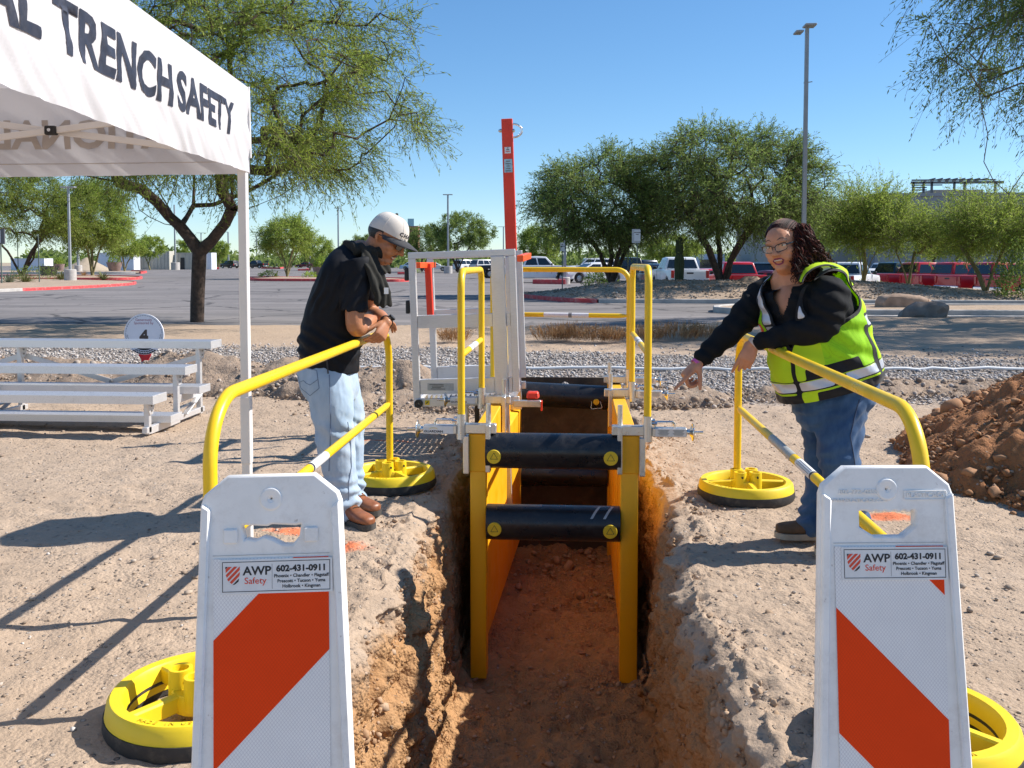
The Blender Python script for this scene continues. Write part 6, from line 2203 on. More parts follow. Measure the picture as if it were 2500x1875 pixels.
# short hair under the cap
mb = MB()
hm.ell(mb, (0, -0.022, 0.026), (0.0785, 0.094, 0.066), 28, 18)
me = bpy.data.meshes.new('hair'); me.from_pydata([tuple(v) for v in mb.v], [], mb.f)
bm = bmesh.new(); bm.from_mesh(me)
def loc(p): q = np.array(p) - hm.c; return np.dot(q, hm.r) / hm.s, np.dot(q, hm.f) / hm.s, np.dot(q, hm.u) / hm.s
bmesh.ops.delete(bm, geom=[f for f in bm.faces if loc(f.calc_center_median())[1] > (0.006 if loc(f.calc_center_median())[2] > 0.02 else -0.032)], context='FACES')
bm.to_mesh(me); bm.free()
me.polygons.foreach_set('use_smooth', np.ones(len(me.polygons), dtype=bool))
link_mesh('hair', shift(me, man), M['hair_black'], man)
# face details
def face_tube(H, bvh, pts, r, mat, par, nm, off=0.0, n=6, taper=False):
    P = [H.cast(bvh, x, z, off) for x, z in pts]
    mb = MB(); rs = [r * (0.45 if taper and i in (0, len(P) - 1) else 1.0) for i in range(len(P))]
    mb.tube(P, rs, n); return mb.build(nm, mat, par, 60)
face_tube(hm, hb, [(-0.026, -0.058), (-0.015, -0.049), (0, -0.047), (0.015, -0.049), (0.026, -0.058)], 0.0048, M['hair_black'], man, 'moustache', 0.0, taper=True)
face_tube(hm, hb, [(-0.014, -0.090), (0, -0.094), (0.014, -0.090)], 0.007, M['hair_black'], man, 'goatee', -0.003, taper=True)
face_tube(hm, hb, [(-0.024, -0.062), (-0.012, -0.064), (0, -0.065), (0.012, -0.064), (0.024, -0.062)], 0.0040, M['tooth'], man, 'teeth', 0.0005)
face_tube(hm, hb, [(-0.024, -0.062), (-0.013, -0.071), (0, -0.074), (0.013, -0.071), (0.024, -0.062)], 0.0038, M['lip_skin'], man, 'lip', 0.0005)
# sunglasses
sg = MB()
for s in (-1, 1):
    pts = []
    for a in range(0, 360, 20):
        ca, sa = math.cos(R(a)), math.sin(R(a))
        x = s * (0.034 + 0.028 * math.copysign(abs(ca) ** 0.7, ca)); z = 0.004 + 0.0185 * math.copysign(abs(sa) ** 0.7, sa)
        pts.append(Vector(hm.p(x, 0.103 - 0.55 * abs(x) ** 1.25 * 0.75, z)))
    c = sum(pts, Vector()) / len(pts)
    k = len(pts)
    b = [p - Vector(hm.f) * 0.003 for p in pts]
    sg.add([c] + pts, [(0, 1 + i, 1 + (i + 1) % k) for i in range(k)])
    sg.add([c - Vector(hm.f) * 0.003] + b, [(0, 1 + (i + 1) % k, 1 + i) for i in range(k)])
gl = sg.build('sunglasses', M['lens_dark'], man, 60)
mb = MB()
for s in (-1, 1):
    mb.tube([Vector(hm.p(s * 0.060, 0.080, 0.014)), Vector(hm.p(s * 0.073, 0.060, 0.016)), Vector(hm.p(s * 0.080, 0.0, 0.016)), Vector(hm.p(s * 0.080, -0.02, 0.014))], 0.0032, 6)
mb.tube([Vector(hm.p(-0.062, 0.079, 0.021)), Vector(hm.p(-0.03, 0.100, 0.024)), Vector(hm.p(0, 0.106, 0.019)), Vector(hm.p(0.03, 0.100, 0.024)), Vector(hm.p(0.062, 0.079, 0.021))], 0.0026, 6)
mb.build('frame', M['lens_dark'], gl, 60)
# towel slung round the neck
mb = MB()
nk = neck_b + (hm.c - neck_b) * 0.16
ring = []
for k in range(13):
    a = R(-150 + 300 * k / 12 + 180)
    ring.append(nk + V3(0.095 * math.cos(a) + 0.008, 0.105 * math.sin(a), 0.022 * -math.cos(a) + 0.012))
limb(mb, ring, [0.034] * 13, 14, sub=3)
def drape(pts, w, th):
    secs = []
    for i, (p, wy) in enumerate(pts):
        secs.append((p, V3(w[i] * 0.55, w[i] * 0.8, 0), V3(th * 0.8, -th * 0.55, 0.0)))
    mb.loft(ell_rings(secs, 20, 5))
drape([(px3(897, 612, 5.03), 0), (px3(909, 645, 4.99), 0), (px3(921, 680, 4.98), 0), (px3(933, 715, 4.98), 0), (px3(940, 748, 4.99), 0)], [0.05, 0.066, 0.074, 0.074, 0.052], 0.018)
drape([(px3(915, 622, 5.22), 0), (px3(930, 650, 5.22), 0), (px3(944, 668, 5.22), 0)], [0.05, 0.055, 0.030], 0.022)
me = fuse(mb, 'neck_towel', 0.0065, 3)
folds(me, lambda c: 0.008 * fbm(c * [16, 16, 7], 3, 1.0) + 0.006 * np.sin((c[:, 0] * 1.2 + c[:, 1] + 0.3 * c[:, 2]) * 90 + 3 * fbm(c * 6, 2, 1.0)))
tw = link_mesh('neck_towel', shift(me, man), M['towel'], man)
mb = MB(); c = px3(943, 710, 4.93); mb.box(c, (0.024, 0.006, 0.034), Matrix.Rotation(R(20), 3, 'Z')); mb.build('care_tag', M['label_white'], tw, 30)
# watch
def band(c, d, r, w, mat, par, nm, th=0.003, sq=1.0):
    a, b = frame_for(Vector(d)); mb = MB(); m = basis(a, b, Vector(d).normalized(), c)
    mb.lathe([(r, -w / 2), (r + th, -w / 2), (r + th, w / 2), (r, w / 2)], 24, m, closed=True); return mb.build(nm, mat, par, 40)
wd = unit(wrF - elF)
wt_ = band(wrF - wd * 0.012, wd, 0.033, 0.022, M['black_plastic'], man, 'watch', 0.004)
mb = MB(); mb.cyl(Vector(wrF - wd * 0.012 + V3(0.03, 0, 0.022)), Vector(wrF - wd * 0.012 + V3(0.038, 0, 0.030)), 0.020, 18); mb.build('watch_case', M['black_plastic'], wt_, 40)

def smooth_pts(P, n):
    P = [np.array(p, float) for p in P]; out = []
    for i in range(len(P) - 1):
        p0 = P[i - 1] if i else 2 * P[0] - P[1]; p3 = P[i + 2] if i + 2 < len(P) else 2 * P[-1] - P[-2]
        for k in range(n):
            t = k / n
            out.append(0.5 * (2 * P[i] + (P[i + 1] - p0) * t + (2 * p0 - 5 * P[i] + 4 * P[i + 1] - p3) * t * t + (3 * P[i] - p0 - 3 * P[i + 1] + p3) * t ** 3))
    out.append(P[-1]); return out
# ================================================================== the woman, pointing into the trench
YW = 4.82
AX = unit(V3(-0.27, 0.0, 0.963)); UX = unit(V3(0.963, 0.0, 0.27))
wo = thing('person', 'woman in lime safety vest and black sleeves pointing down into the trench', 'person', tuple(spot(1990, 1310)))
mb = MB()
hw = Head(px3(1914, 603, 4.80), (-0.60, -0.80, -0.10), (-0.20, 0.0, 0.98), 1.10)
hw.build(mb, 1.0, 1.04)
nbw = px3(1938, 690, 4.86)
limb(mb, [hw.p(0, -0.02, -0.04), hw.p(0, -0.025, -0.10), nbw], [0.066, 0.066, 0.085], 16)
pw = px3(2030, 960, 4.84)
limb(mb, [nbw, px3(1975, 770, YW + .02), px3(2005, 870, YW + .02), pw], [0.12, 0.18, 0.19, 0.18], 20)
# chest
shR, elR, wrR = px3(1868, 716, 4.98), px3(1795, 798, 4.88), px3(1706, 884, 4.78)
limb(mb, [nbw + V3(0, 0, -0.08), shR + V3(0.01, 0, -0.03), elR, wrR], [0.06, 0.06, 0.052, 0.030], 16)
ixd = unit(px3(1664, 925, 4.75) - wrR)
hand(mb, wrR + ixd * 0.006, ixd, unit(V3(-0.75, -0.25, 0.60)), -1, [(-0.05, 0.0, 0.03), (1.15, 1.2, 0.7), (1.25, 1.2, 0.7), (1.2, 1.15, 0.7)], thumb_dir=unit(V3(0.12, -0.30, -0.94)), size=1.10, spread=0.05)
shL, elL, wrL = px3(2030, 690, 4.66), px3(2004, 796, 4.60), px3(1840, 838, 4.70)
limb(mb, [nbw + V3(0.02, 0, -0.08), shL + V3(0, 0, -0.05), elL, elL * 0.4 + wrL * 0.6, wrL], [0.06, 0.07, 0.06, 0.045, 0.030], 16)
hd = unit(px3(1817, 886, 4.69) - wrL)
hand(mb, wrL + hd * 0.004, hd, unit(V3(-0.25, -0.96, 0.1)), 1, [(0.15, 0.3, 0.2), (0.5, 0.6, 0.5), (0.6, 0.8, 0.6), (0.55, 0.85, 0.6)], thumb_dir=unit(V3(-0.2, 0.3, -0.9)), size=1.02, spread=0.04)
mb.loft(ell_rings([(px3(1982, 780, YW), UX * 0.20, V3(0, 0.18, 0)), (px3(1966, 735, YW), UX * 0.192, V3(0, 0.170, 0)), (px3(1954, 706, YW), UX * 0.155, V3(0, 0.135, 0)), (px3(1945, 690, YW), UX * 0.10, V3(0, 0.10, 0))], 30, 4))
h1, k1, a1 = px3(1998, 985, 4.88), px3(1998, 1100, 4.86), px3(1988, 1275, 4.86)
h2, k2, a2 = px3(2058, 985, 4.74), px3(2050, 1110, 4.68), px3(2082, 1290, 4.64)
for h, k, a in ((h1, k1, a1), (h2, k2, a2)):
    limb(mb, [pw, h, k, a, a + V3(0, 0, -0.03)], [0.13, 0.095, 0.062, 0.046, 0.046], 14)
me = fuse(mb, 'body', 0.0048, 3)
wb = bvh_of(me)
link_mesh('body', shift(me, wo), M['skin_olive'], wo)

# long sleeved black shirt
WS = [(2026, 950, 0.236, 0.205), (2022, 925, 0.254, 0.222), (2010, 880, 0.254, 0.225), (1996, 825, 0.247, 0.222), (1979, 770, 0.238, 0.215), (1963, 725, 0.216, 0.190), (1948, 692, 0.185, 0.150), (1938, 672, 0.095, 0.095)]
def wsecs(grow): return [(px3(a, b, YW), UX * (c + grow), V3(0, d + grow, 0)) for a, b, c, d in WS]
mb = MB()
mb.loft(ell_rings(wsecs(-0.008)[:-1], 40, 5))
limb(mb, [nbw + V3(0, 0, -0.05), shR + V3(0.01, 0, -0.005), shR * 0.5 + elR * 0.5, elR, elR * 0.45 + wrR * 0.55, wrR + (elR - wrR) * 0.10], [0.08, 0.094, 0.082, 0.070, 0.058, 0.047], 22)
limb(mb, [nbw + V3(0.05, 0, -0.09), shL + V3(-0.01, 0.02, -0.048), shL * 0.5 + elL * 0.5 + V3(0.01, 0, 0), elL, elL * 0.5 + wrL * 0.5, wrL + (elL - wrL) * 0.09], [0.05, 0.090, 0.098, 0.078, 0.060, 0.046], 22)
me = fuse(mb, 'shirt', 0.0075, 4)
folds(me, lambda c: 0.006 * fbm(c * [8, 8, 6], 4, 1.0) + 0.004 * np.sin((c[:, 2] * 1.0 + c[:, 0] * 0.6) * 75 + 5 * fbm(c * 4, 2, 1.0)))
bm = bmesh.new(); bm.from_mesh(me)          # open neckline
axs = px3(2024, 952, YW)
dl = []
for f in bm.faces:
    q = np.array(f.calc_center_median()); tt_ = float((q - axs) @ AX)
    c_ = axs + AX * tt_
    aa = math.degrees(math.atan2(q[1] - c_[1], (q - c_) @ UX))
    rl_ = (aa - 224 + 180) % 360 - 180
    if tt_ > 0.44 and abs(rl_) < (tt_ - 0.44) * 130: dl.append(f)
bmesh.ops.delete(bm, geom=dl, context='FACES'); bm.to_mesh(me); bm.free()
sbv = bvh_of(me)
link_mesh('shirt', shift(me, wo), M['black_knit'], wo)

# safety vest: parametric shell, panels cut along its own height and angle
NU, SUB = 280, 28
VS = [(px3(a, b, YW), UX * (c + 0.016), V3(0, d + 0.016, 0)) for a, b, c, d in WS[:6]] + [(px3(1956, 690, YW), UX * 0.225, V3(0, 0.180, 0)), (px3(1952, 664, YW), UX * 0.172, V3(0, 0.140, 0)), (px3(1944, 652, YW), UX * 0.110, V3(0, 0.115, 0))]
rings = ell_rings(VS, NU, SUB)
G = np.array([[p[:] for p in r] for r in rings])
nr = len(rings)
axis0 = px3(2024, 952, YW)
cen = G.mean(1)
Tt = (G - axis0) @ AX
ang = np.arange(NU) * 2 * math.pi / NU           # 0 at +UX, grows towards +Y
A = np.degrees(np.tile(ang, (nr, 1)))
front = 180 + 46                                    # zip direction: towards the left and the camera
rel = (A - front + 180) % 360 - 180                 # >0 towards the camera side / her left
nz = fbm(G.reshape(-1, 3) * [6, 6, 4], 4, 1.0).reshape(nr, NU)
dg_ = np.sin((G[..., 2] * 1.1 + G[..., 0] * 0.5) * 55 + 4 * fbm(G.reshape(-1, 3) * 4, 2, 1.0).reshape(nr, NU))
outv = G - cen[:, None, :]; outv /= np.linalg.norm(outv, axis=2)[..., None]
G = G + outv * (0.009 * nz + 0.005 * dg_ * smooth(0.0, 0.05, Tt) + 0.010 * (1 - smooth(0.0, 0.10, Tt)))[..., None]
def cellmid(a): return (a[:-1] + a[1:]) / 2
T = cellmid(Tt)
Rl = rel[:-1].copy()
Cn = (G[:-1] + np.roll(G[:-1], -1, 1) + G[1:] + np.roll(G[1:], -1, 1)) / 4
def dist_seg(P, a, b):
    ab = b - a; t = np.clip(((P - a) @ ab) / (ab @ ab), 0, 1)
    return np.linalg.norm(P - (a + t[..., None] * ab), axis=-1)
Ttop = float(T.max())
open_half = np.interp(T, [0.28, 0.34, 0.45, 0.55, 0.62], [0.0, 8.0, 17.0, 30.0, 60.0])
gone = (T > 0.28) & (np.abs(Rl - 3) < open_half)
dR = np.minimum(dist_seg(Cn, shR + V3(-0.01, 0, -0.03), shR * 0.6 + elR * 0.4), 9); dL = np.minimum(dist_seg(Cn, shL + V3(0.03, 0, -0.06), shL * 0.55 + elL * 0.45), 9)
armL = (dL < 0.122) & (T > 0.22); armR = (dR < 0.105) & (T > 0.24)
gone |= armL | armR
kind = np.zeros(T.shape, int)           # 0 mesh, 1 solid lime, 2 trim, 3 silver
kind[(T < 0.30) & (np.abs(Rl) < 60)] = 1
kind[(Rl > 75) & (T < 0.34)] = 0
kind[(Rl > 100) | (Rl < -75)] = 1
kind[(T > 0.15) & (T < 0.31) & (Rl > 35) & (Rl < 98)] = 0
# shoulder strips
strip = (np.abs(np.abs(Rl - 3) - (open_half + 11)) < 8.0) & (T > 0.30)
stripe_edge = (np.abs(np.abs(Rl - 3) - (open_half + 11)) < 10.5) & (T > 0.30)
kind[stripe_edge] = 2; kind[strip] = 3
kind[strip & (((T > 0.375) & (T < 0.388)) | ((T > 0.41) & (T < 0.42)))] = 2
# rim piping along opening and armholes
kind[(np.abs(np.abs(Rl - 3) - open_half) < 2.2) & (T > 0.27)] = 2
rim = ((np.abs(dL - 0.128) < 0.008) & (T > 0.22)) | ((np.abs(dR - 0.111) < 0.008) & (T > 0.24))
kind[rim] = 2
# lower band, pockets, hem
kind[(T > 0.118) & (T < 0.172) & (Rl > 14) & (Rl < 66)] = 2
kind[(T > 0.112) & (T < 0.118)] = 2
kind[(T > 0.108) & (T < 0.114) & (Rl > 10)] = 1
kind[(T > 0.066) & (T < 0.108)] = 3
kind[(T > 0.058) & (T < 0.066)] = 2
kind[(T > 0.048) & (T < 0.058)] = 1
kind[(T < 0.048)] = 2
kind[(T < 0.048) & (np.abs(Rl - 12) < 9)] = 1
kind[(T > 0.066) & (T < 0.108) & (np.abs(Rl - 44) < 5)] = 2
# band behind the arm and the side seam
kind[(T > 0.290) & (T < 0.345) & (Rl > 96)] = 3
kind[((np.abs(T - 0.288) < 0.006) | (np.abs(T - 0.347) < 0.006)) & (Rl > 96)] = 2
kind[(np.abs(Rl - 92 - 10 * (0.3 - T)) < 4.0) & (T < 0.30) & (T > 0.05)] = 2
# zip
kind[(np.abs(Rl - 1) < 3.0) & (T < 0.30)] = 2
kind[(T > 0.30) & (T < 0.42) & (Rl < -42) & (Rl > -52)] = 4
I0 = np.arange(nr - 1)[:, None] * NU + np.arange(NU)[None]
I1 = np.arange(nr - 1)[:, None] * NU + (np.arange(NU)[None] + 1) % NU
Qall = np.stack([I0, I1, I1 + NU, I0 + NU], -1)
Gf = G.reshape(-1, 3).copy()
okq = Qall[~gone]                                   # ease the cut edges of the cloth
def ease(okq, n):
    ed = np.concatenate([okq[:, [0, 1]], okq[:, [1, 2]], okq[:, [2, 3]], okq[:, [3, 0]]]); key = np.sort(ed, 1); kk = key[:, 0] * len(Gf) + key[:, 1]
    u, idx, cnt = np.unique(kk, return_index=True, return_counts=True)
    b = ed[idx[cnt == 1]]
    for _ in range(n):
        acc = np.zeros_like(Gf); num = np.zeros(len(Gf))
        np.add.at(acc, b[:, 0], Gf[b[:, 1]]); np.add.at(acc, b[:, 1], Gf[b[:, 0]]); np.add.at(num, b[:, 0], 1); np.add.at(num, b[:, 1], 1)
        m = num >= 2
        Gf[m] = 0.5 * Gf[m] + 0.5 * acc[m] / num[m][:, None]
ease(okq, 14)
for kk_ in (2, 3, 1): ease(Qall[(kind == kk_) & ~gone], 4)
Gf -= np.array(root_off(wo))
def pieces(k):
    sel = (kind == k) & ~gone
    lab = np.zeros(sel.shape, int); c = 0; out = []
    for i, j in zip(*np.nonzero(sel)):
        if lab[i, j]: continue
        c += 1; st = [(i, j)]; lab[i, j] = c; n = 0
        while st:
            a, b = st.pop(); n += 1
            for e, f in ((a + 1, b), (a - 1, b), (a, (b + 1) % NU), (a, (b - 1) % NU)):
                if 0 <= e < sel.shape[0] and sel[e, f] and not lab[e, f]: lab[e, f] = c; st.append((e, f))
        out.append((n, c))
    return [lab == c for n, c in sorted(out, reverse=True) if n >= 24]
def vest_part(k, name, mat, parent, lift):
    first = None
    for sel in pieces(k):
        o = vest_piece(sel, name if first is None or k else 'mesh_panel', mat, parent if parent is not wo or first is None else first, lift)
        first = first or o
    return first
def vest_piece(sel, name, mat, parent, lift):
    q = Qall[sel]
    if len(q) == 0: return None
    used = np.unique(q); mp = np.zeros(len(Gf), int); mp[used] = np.arange(len(used))
    vv = Gf[used] + outv.reshape(-1, 3)[used] * lift
    vi = Gf[used] + outv.reshape(-1, 3)[used] * (lift - 0.006)
    n = len(used)
    qq = mp[q]
    # rim faces so that the cloth has an edge
    ed = np.concatenate([qq[:, [0, 1]], qq[:, [1, 2]], qq[:, [2, 3]], qq[:, [3, 0]]])
    key = np.sort(ed, 1); key = key[:, 0] * n + key[:, 1]
    u, idx, cnt = np.unique(key, return_index=True, return_counts=True)
    b = ed[idx[cnt == 1]]
    side = np.stack([b[:, 1], b[:, 0], b[:, 0] + n, b[:, 1] + n], 1)
    Q = np.concatenate([qq, qq[:, ::-1] + n, side])
    me = np_mesh(name, np.concatenate([vv, vi]), Q)
    me.set_sharp_from_angle(angle=R(60))
    return link_mesh(name, me, mat, parent)
vest = vest_part(0, 'safety_vest', M['vest_mesh'], wo, 0.0)
vest_part(1, 'lime_panel', M['vest_solid'], vest, 0.0005)
vest_part(2, 'black_trim', M['vest_trim'], vest, 0.0012)
vest_part(3, 'reflective_stripe', M['vest_silver'], vest, 0.0012)
vest_part(4, 'red_tab', M['vest_red'], vest, 0.0014)
# strap over her near shoulder, lying on the sleeve
oute = [(1958, 690, 4.58), (1964, 676, 4.60), (1974, 664, 4.61), (1994, 652, 4.63), (2022, 647, 4.67), (2050, 657, 4.73), (2072, 678, 4.80), (2080, 700, 4.86)]
inne = [(1950, 686, 4.62), (1956, 668, 4.66), (1966, 652, 4.69), (1984, 641, 4.72), (2010, 636, 4.77), (2038, 644, 4.82), (2062, 664, 4.88), (2084, 694, 4.93)]
A_, B_ = smooth_pts([px3(*q) for q in inne], 5), smooth_pts([px3(*q) for q in oute], 5)
grid = []
for a, b in zip(A_, B_):
    row = []
    for k in range(7):
        q = Vector(a + (b - a) * k / 6); h = sbv.ray_cast(q + Vector((0, 0, 0.4)), Vector((0, 0, -1)), 0.6)
        row.append(Vector((q.x, q.y, max(q.z, (h[0].z + 0.012) if h[0] else q.z))))
    grid.append(row)
vs = [v for r_ in grid for v in r_]
mb = MB(); mb.add(vs, [(i * 7 + k, i * 7 + k + 1, i * 7 + k + 8, i * 7 + k + 7) for i in range(len(grid) - 1) for k in range(6)]); st_ = mb.build('shoulder_strap', M['vest_solid'], vest, 60)
for k in (0, 6):
    mb = MB(); mb.tube([r_[k] for r_ in grid], 0.0048, 6); mb.build('strap_piping', M['vest_trim'], st_, 60)

# jeans and boots
mb = MB()
def wsec(px, py, hx, hy, y=YW): return (px3(px, py, y), UX * hx, V3(0, hy, 0))
mb.loft(ell_rings([wsec(2030, 930, 0.212, 0.18), wsec(2036, 960, 0.222, 0.19), wsec(2040, 1000, 0.202, 0.18), wsec(2034, 1030, 0.16, 0.155)], 32, 4))
leg([px3(2004, 980, 4.88), px3(2002, 1040, 4.87), px3(2003, 1100, 4.86), px3(2002, 1180, 4.86), px3(1992, 1245, 4.86), px3(1988, 1272, 4.86)], [0.118, 0.096, 0.084, 0.074, 0.082, 0.088])
leg([px3(2056, 980, 4.75), px3(2052, 1045, 4.72), px3(2046, 1105, 4.68), px3(2058, 1180, 4.66), px3(2074, 1260, 4.65), px3(2080, 1290, 4.64)], [0.132, 0.118, 0.104, 0.088, 0.090, 0.092])
me = fuse(mb, 'jeans', 0.008, 4)
folds(me, lambda c: 0.006 * fbm(c * [7, 7, 4], 4, 1.0) + 0.007 * (1 - smooth(0.2, 0.6, c[:, 2])) * np.sin((c[:, 2] + 0.25 * c[:, 0]) * 85 + 5 * fbm(c * 5, 2, 1.0)) + 0.004 * np.sin((c[:, 2] - 0.6 * c[:, 0]) * 80 + 4 * fbm(c * 5, 2, 1.0)))
wj = bvh_of(me)
wje = link_mesh('jeans', shift(me, wo), M['denim_dark'], wo)
stitched(dense([(2098, 975), (2086, 1020), (2076, 1065), (2084, 1110), (2088, 1140)]), M['seam_navy'], wje, wj, 0.003)
shoe('boot', a1 + V3(0.02, 0, 0), spot(1893, 1312), 0.17, wo, M['suede_brown'], M['sole_tan'], w=0.054)
shoe('boot', a2 + V3(0.02, 0, 0), V3(a2[0] - 0.19, a2[1] - 0.06, 0), 0.17, wo, M['suede_brown'], M['sole_tan'], w=0.054)

# face
face_tube(hw, wb, [(-0.0275, -0.0555), (-0.016, -0.0485), (-0.006, -0.0465), (0, -0.048), (0.006, -0.0465), (0.016, -0.0485), (0.0275, -0.0555)], 0.0033, M['lip_plum'], wo, 'lip', 0.001, taper=True)
face_tube(hw, wb, [(-0.0275, -0.0555), (-0.017, -0.0695), (0, -0.0745), (0.017, -0.0695), (0.0275, -0.0555)], 0.0042, M['lip_plum'], wo, 'lip', 0.001, taper=True)
mb = MB(); P = [hw.cast(wb, x, z, 0.0008) for x, z in ((-0.025, -0.056), (-0.014, -0.0505), (0, -0.0495), (0.014, -0.0505), (0.025, -0.056), (0.016, -0.068), (0, -0.0725), (-0.016, -0.068))]
mb.add(P, [tuple(range(8))]); mb.build('mouth', M['mouth_dark'], wo, 0)
for k in range(7):
    x = -0.0156 + 0.0052 * k
    mb = MB(); c = hw.cast(wb, x, -0.055 + 0.0003 * (abs(k - 3)), 0.0022); mb.box(c, (0.0047, 0.0035, 0.0055), hw.m3()); mb.build('tooth', M['tooth'], wo, 30, 0.001)
for s in (-1, 1):
    face_tube(hw, wb, [(s * 0.014, 0.036), (s * 0.028, 0.044), (s * 0.042, 0.042), (s * 0.052, 0.033)], 0.0026, M['hair_black'], wo, 'eyebrow', 0.0, taper=True)
    c = hw.cast(wb, s * 0.032, 0.010, -0.006)
    mb = MB(); mb.sphere(c, (0.0145 * hw.s, 0.009, 0.0058 * hw.s), 14, 8, hw.m3()); ey = mb.build('eye', M['eye_white'], wo, 60)
    mb = MB(); mb.sphere(np.array(c) + hw.f * 0.0068, (0.0052, 0.003, 0.0052), 12, 8, hw.m3()); mb.build('iris', M['eye_dark'], ey, 60)
    face_tube(hw, wb, [(s * 0.016, 0.010), (s * 0.024, 0.0155), (s * 0.033, 0.0165), (s * 0.043, 0.0135), (s * 0.049, 0.009)], 0.0017, M['hair_black'], wo, 'eyelash', 0.003)
# glasses
mb = MB(); ln = MB()
for s in (-1, 1):
    pts = []
    for a in range(0, 360, 15):
        ca, sa = math.cos(R(a)), math.sin(R(a))
        x = s * (0.0335 + 0.0265 * math.copysign(abs(ca) ** 0.55, ca)); z = 0.002 + 0.0165 * math.copysign(abs(sa) ** 0.55, sa) + 0.004 * (abs(x) - 0.033) / 0.026
        pts.append(Vector(hw.p(x, 0.108 - 0.20 * abs(x), z)))
    mb.tube(pts + [pts[0]], 0.0021 * hw.s, 6, False)
    c = sum(pts, Vector()) / len(pts); k = len(pts)
    ln.add([c] + pts, [(0, 1 + i, 1 + (i + 1) % k) for i in range(k)])
    mb.tube([Vector(hw.p(s * 0.060, 0.096, 0.012)), Vector(hw.p(s * 0.074, 0.070, 0.015)), Vector(hw.p(s * 0.0815, 0.0, 0.018)), Vector(hw.p(s * 0.081, -0.025, 0.010))], [0.004, 0.0042, 0.0028, 0.002], 6)
mb.tube([Vector(hw.p(-0.009, 0.106, 0.006)), Vector(hw.p(0, 0.112, 0.009)), Vector(hw.p(0.009, 0.106, 0.006))], 0.0018, 6)
gl = mb.build('glasses', M['lens_dark'], wo, 60)
ln.build('lens', M['lens_clear'], gl, 0)
# hair: scalp shell pulled back, then a mass of curls over back and shoulder
mb = MB()
hw.ell(mb, (0, -0.026, 0.044), (0.083, 0.100, 0.086), 32, 20)
hw.ell(mb, (0.0, -0.060, 0.010), (0.078, 0.072, 0.085))
me = fuse(mb, 'hair', 0.006, 3)
bm = bmesh.new(); bm.from_mesh(me)
def locw(p): q = np.array(p) - hw.c; return np.dot(q, hw.r) / hw.s, np.dot(q, hw.f) / hw.s, np.dot(q, hw.u) / hw.s
dl = []
for f in bm.faces:
    x, y, z = locw(f.calc_center_median())
    lim = 0.052 - 1.1 * max(0, 0.112 - z) + (0.0 if z > 0.06 else 0.0)
    if y > max(lim, -0.020): dl.append(f)
bmesh.ops.delete(bm, geom=dl, context='FACES'); bm.to_mesh(me); bm.free()
base_v, base_f = [v.co[:] for v in me.vertices], [p.vertices[:] for p in me.polygons]
hmb = MB(); sc_ = MB(); sc_.add(base_v, base_f); M['scalp'] = plain('scalp', (0.006, 0.004, 0.004), 0.9, 0, 0.4, 60, 0.5, 200, spec=0.02); scalp = sc_.build('scalp', M['scalp'], wo, 60)
rs = np.random.RandomState(4)
# pulled back strands on the scalp
for k in range(260):
    x0 = rs.uniform(-1, 1)
    y0 = 0.062 - 0.05 * x0 * x0
    a0 = np.array([0.072 * x0, y0, 0.100 - 0.045 * x0 * x0])
    pts = []
    for j in range(7):
        f = j / 6
        q = np.array([a0[0] * (1 - 0.25 * f), a0[1] + (-0.11 - a0[1]) * f, a0[2] + 0.03 * math.sin(f * 2.4) - 0.02 * f])
        e = np.array([q[0] / 0.083, (q[1] + 0.026) / 0.100, (q[2] - 0.044) / 0.086]); l = np.linalg.norm(e)
        e = e / l * 1.012
        pts.append(Vector(hw.p(e[0] * 0.083, e[1] * 0.100 - 0.026, e[2] * 0.086 + 0.044)))
    hmb.tube(pts, rs.uniform(0.0010, 0.0022), 4)
# curls: paths in the photo plane at several depths
def curl(path, r, turns, rad, ph):
    P = [Vector(p) for p in smooth_pts(path, 10)]
    n = len(P); out = []
    for i, p in enumerate(P):
        t = i / (n - 1)
        d = (P[min(i + 1, n - 1)] - P[max(i - 1, 0)]).normalized(); a, b = frame_for(d)
        th = ph + turns * 2 * math.pi * t
        rr = rad * min(1, 3 * t + 0.15)
        out.append(p + a * rr * math.cos(th) + b * rr * math.sin(th))
    hmb.tube(out, [r * (1.0 if i < n - 3 else 0.6) for i in range(n)], 4)
for k in range(520):
    u = rs.uniform(0, 1) ** 0.9            # 0: front by the cheek, 1: over the back
    dY = rs.uniform(-0.03, 0.20) * (0.3 + 0.7 * u)
    s0 = px3(1944 + 26 * u + rs.normal(0, 5), 556 + 20 * rs.uniform(-0.6, 1), 4.74 + dY)
    m1 = px3(1946 + 52 * u + rs.normal(0, 5), 603 + rs.normal(0, 6), 4.70 + dY + 0.05 * u)
    e1 = px3(1944 + 88 * u + rs.normal(0, 7), 645 + 6 * u + rs.normal(0, 6), 4.665 + dY * 1.1 + 0.13 * u)
    L = rs.uniform(0.45, 1.0)
    e2 = px3(1945 + 98 * u + rs.normal(0, 7), 645 + (50 - 28 * u) * L, 4.64 + dY * 1.1 + 0.17 * u)
    curl([s0, m1, e1, e2], rs.uniform(0.0016, 0.0030), rs.uniform(3, 6), rs.uniform(0.007, 0.014), rs.uniform(0, 6.3))
for k in range(60):     # strands on her right side, behind the cheek
    s0 = hw.p(0.07, -0.05, 0.04 + 0.02 * rs.normal()); m1 = hw.p(0.075, -0.05, -0.06); e1 = hw.p(0.07, -0.03, -0.16)
    curl([s0, m1 + rs.normal(0, 0.008, 3), e1 + rs.normal(0, 0.015, 3)], 0.0022, 4, 0.010, rs.uniform(0, 6.3))
hmb.build('hair', M['hair_curls'], wo, 60)
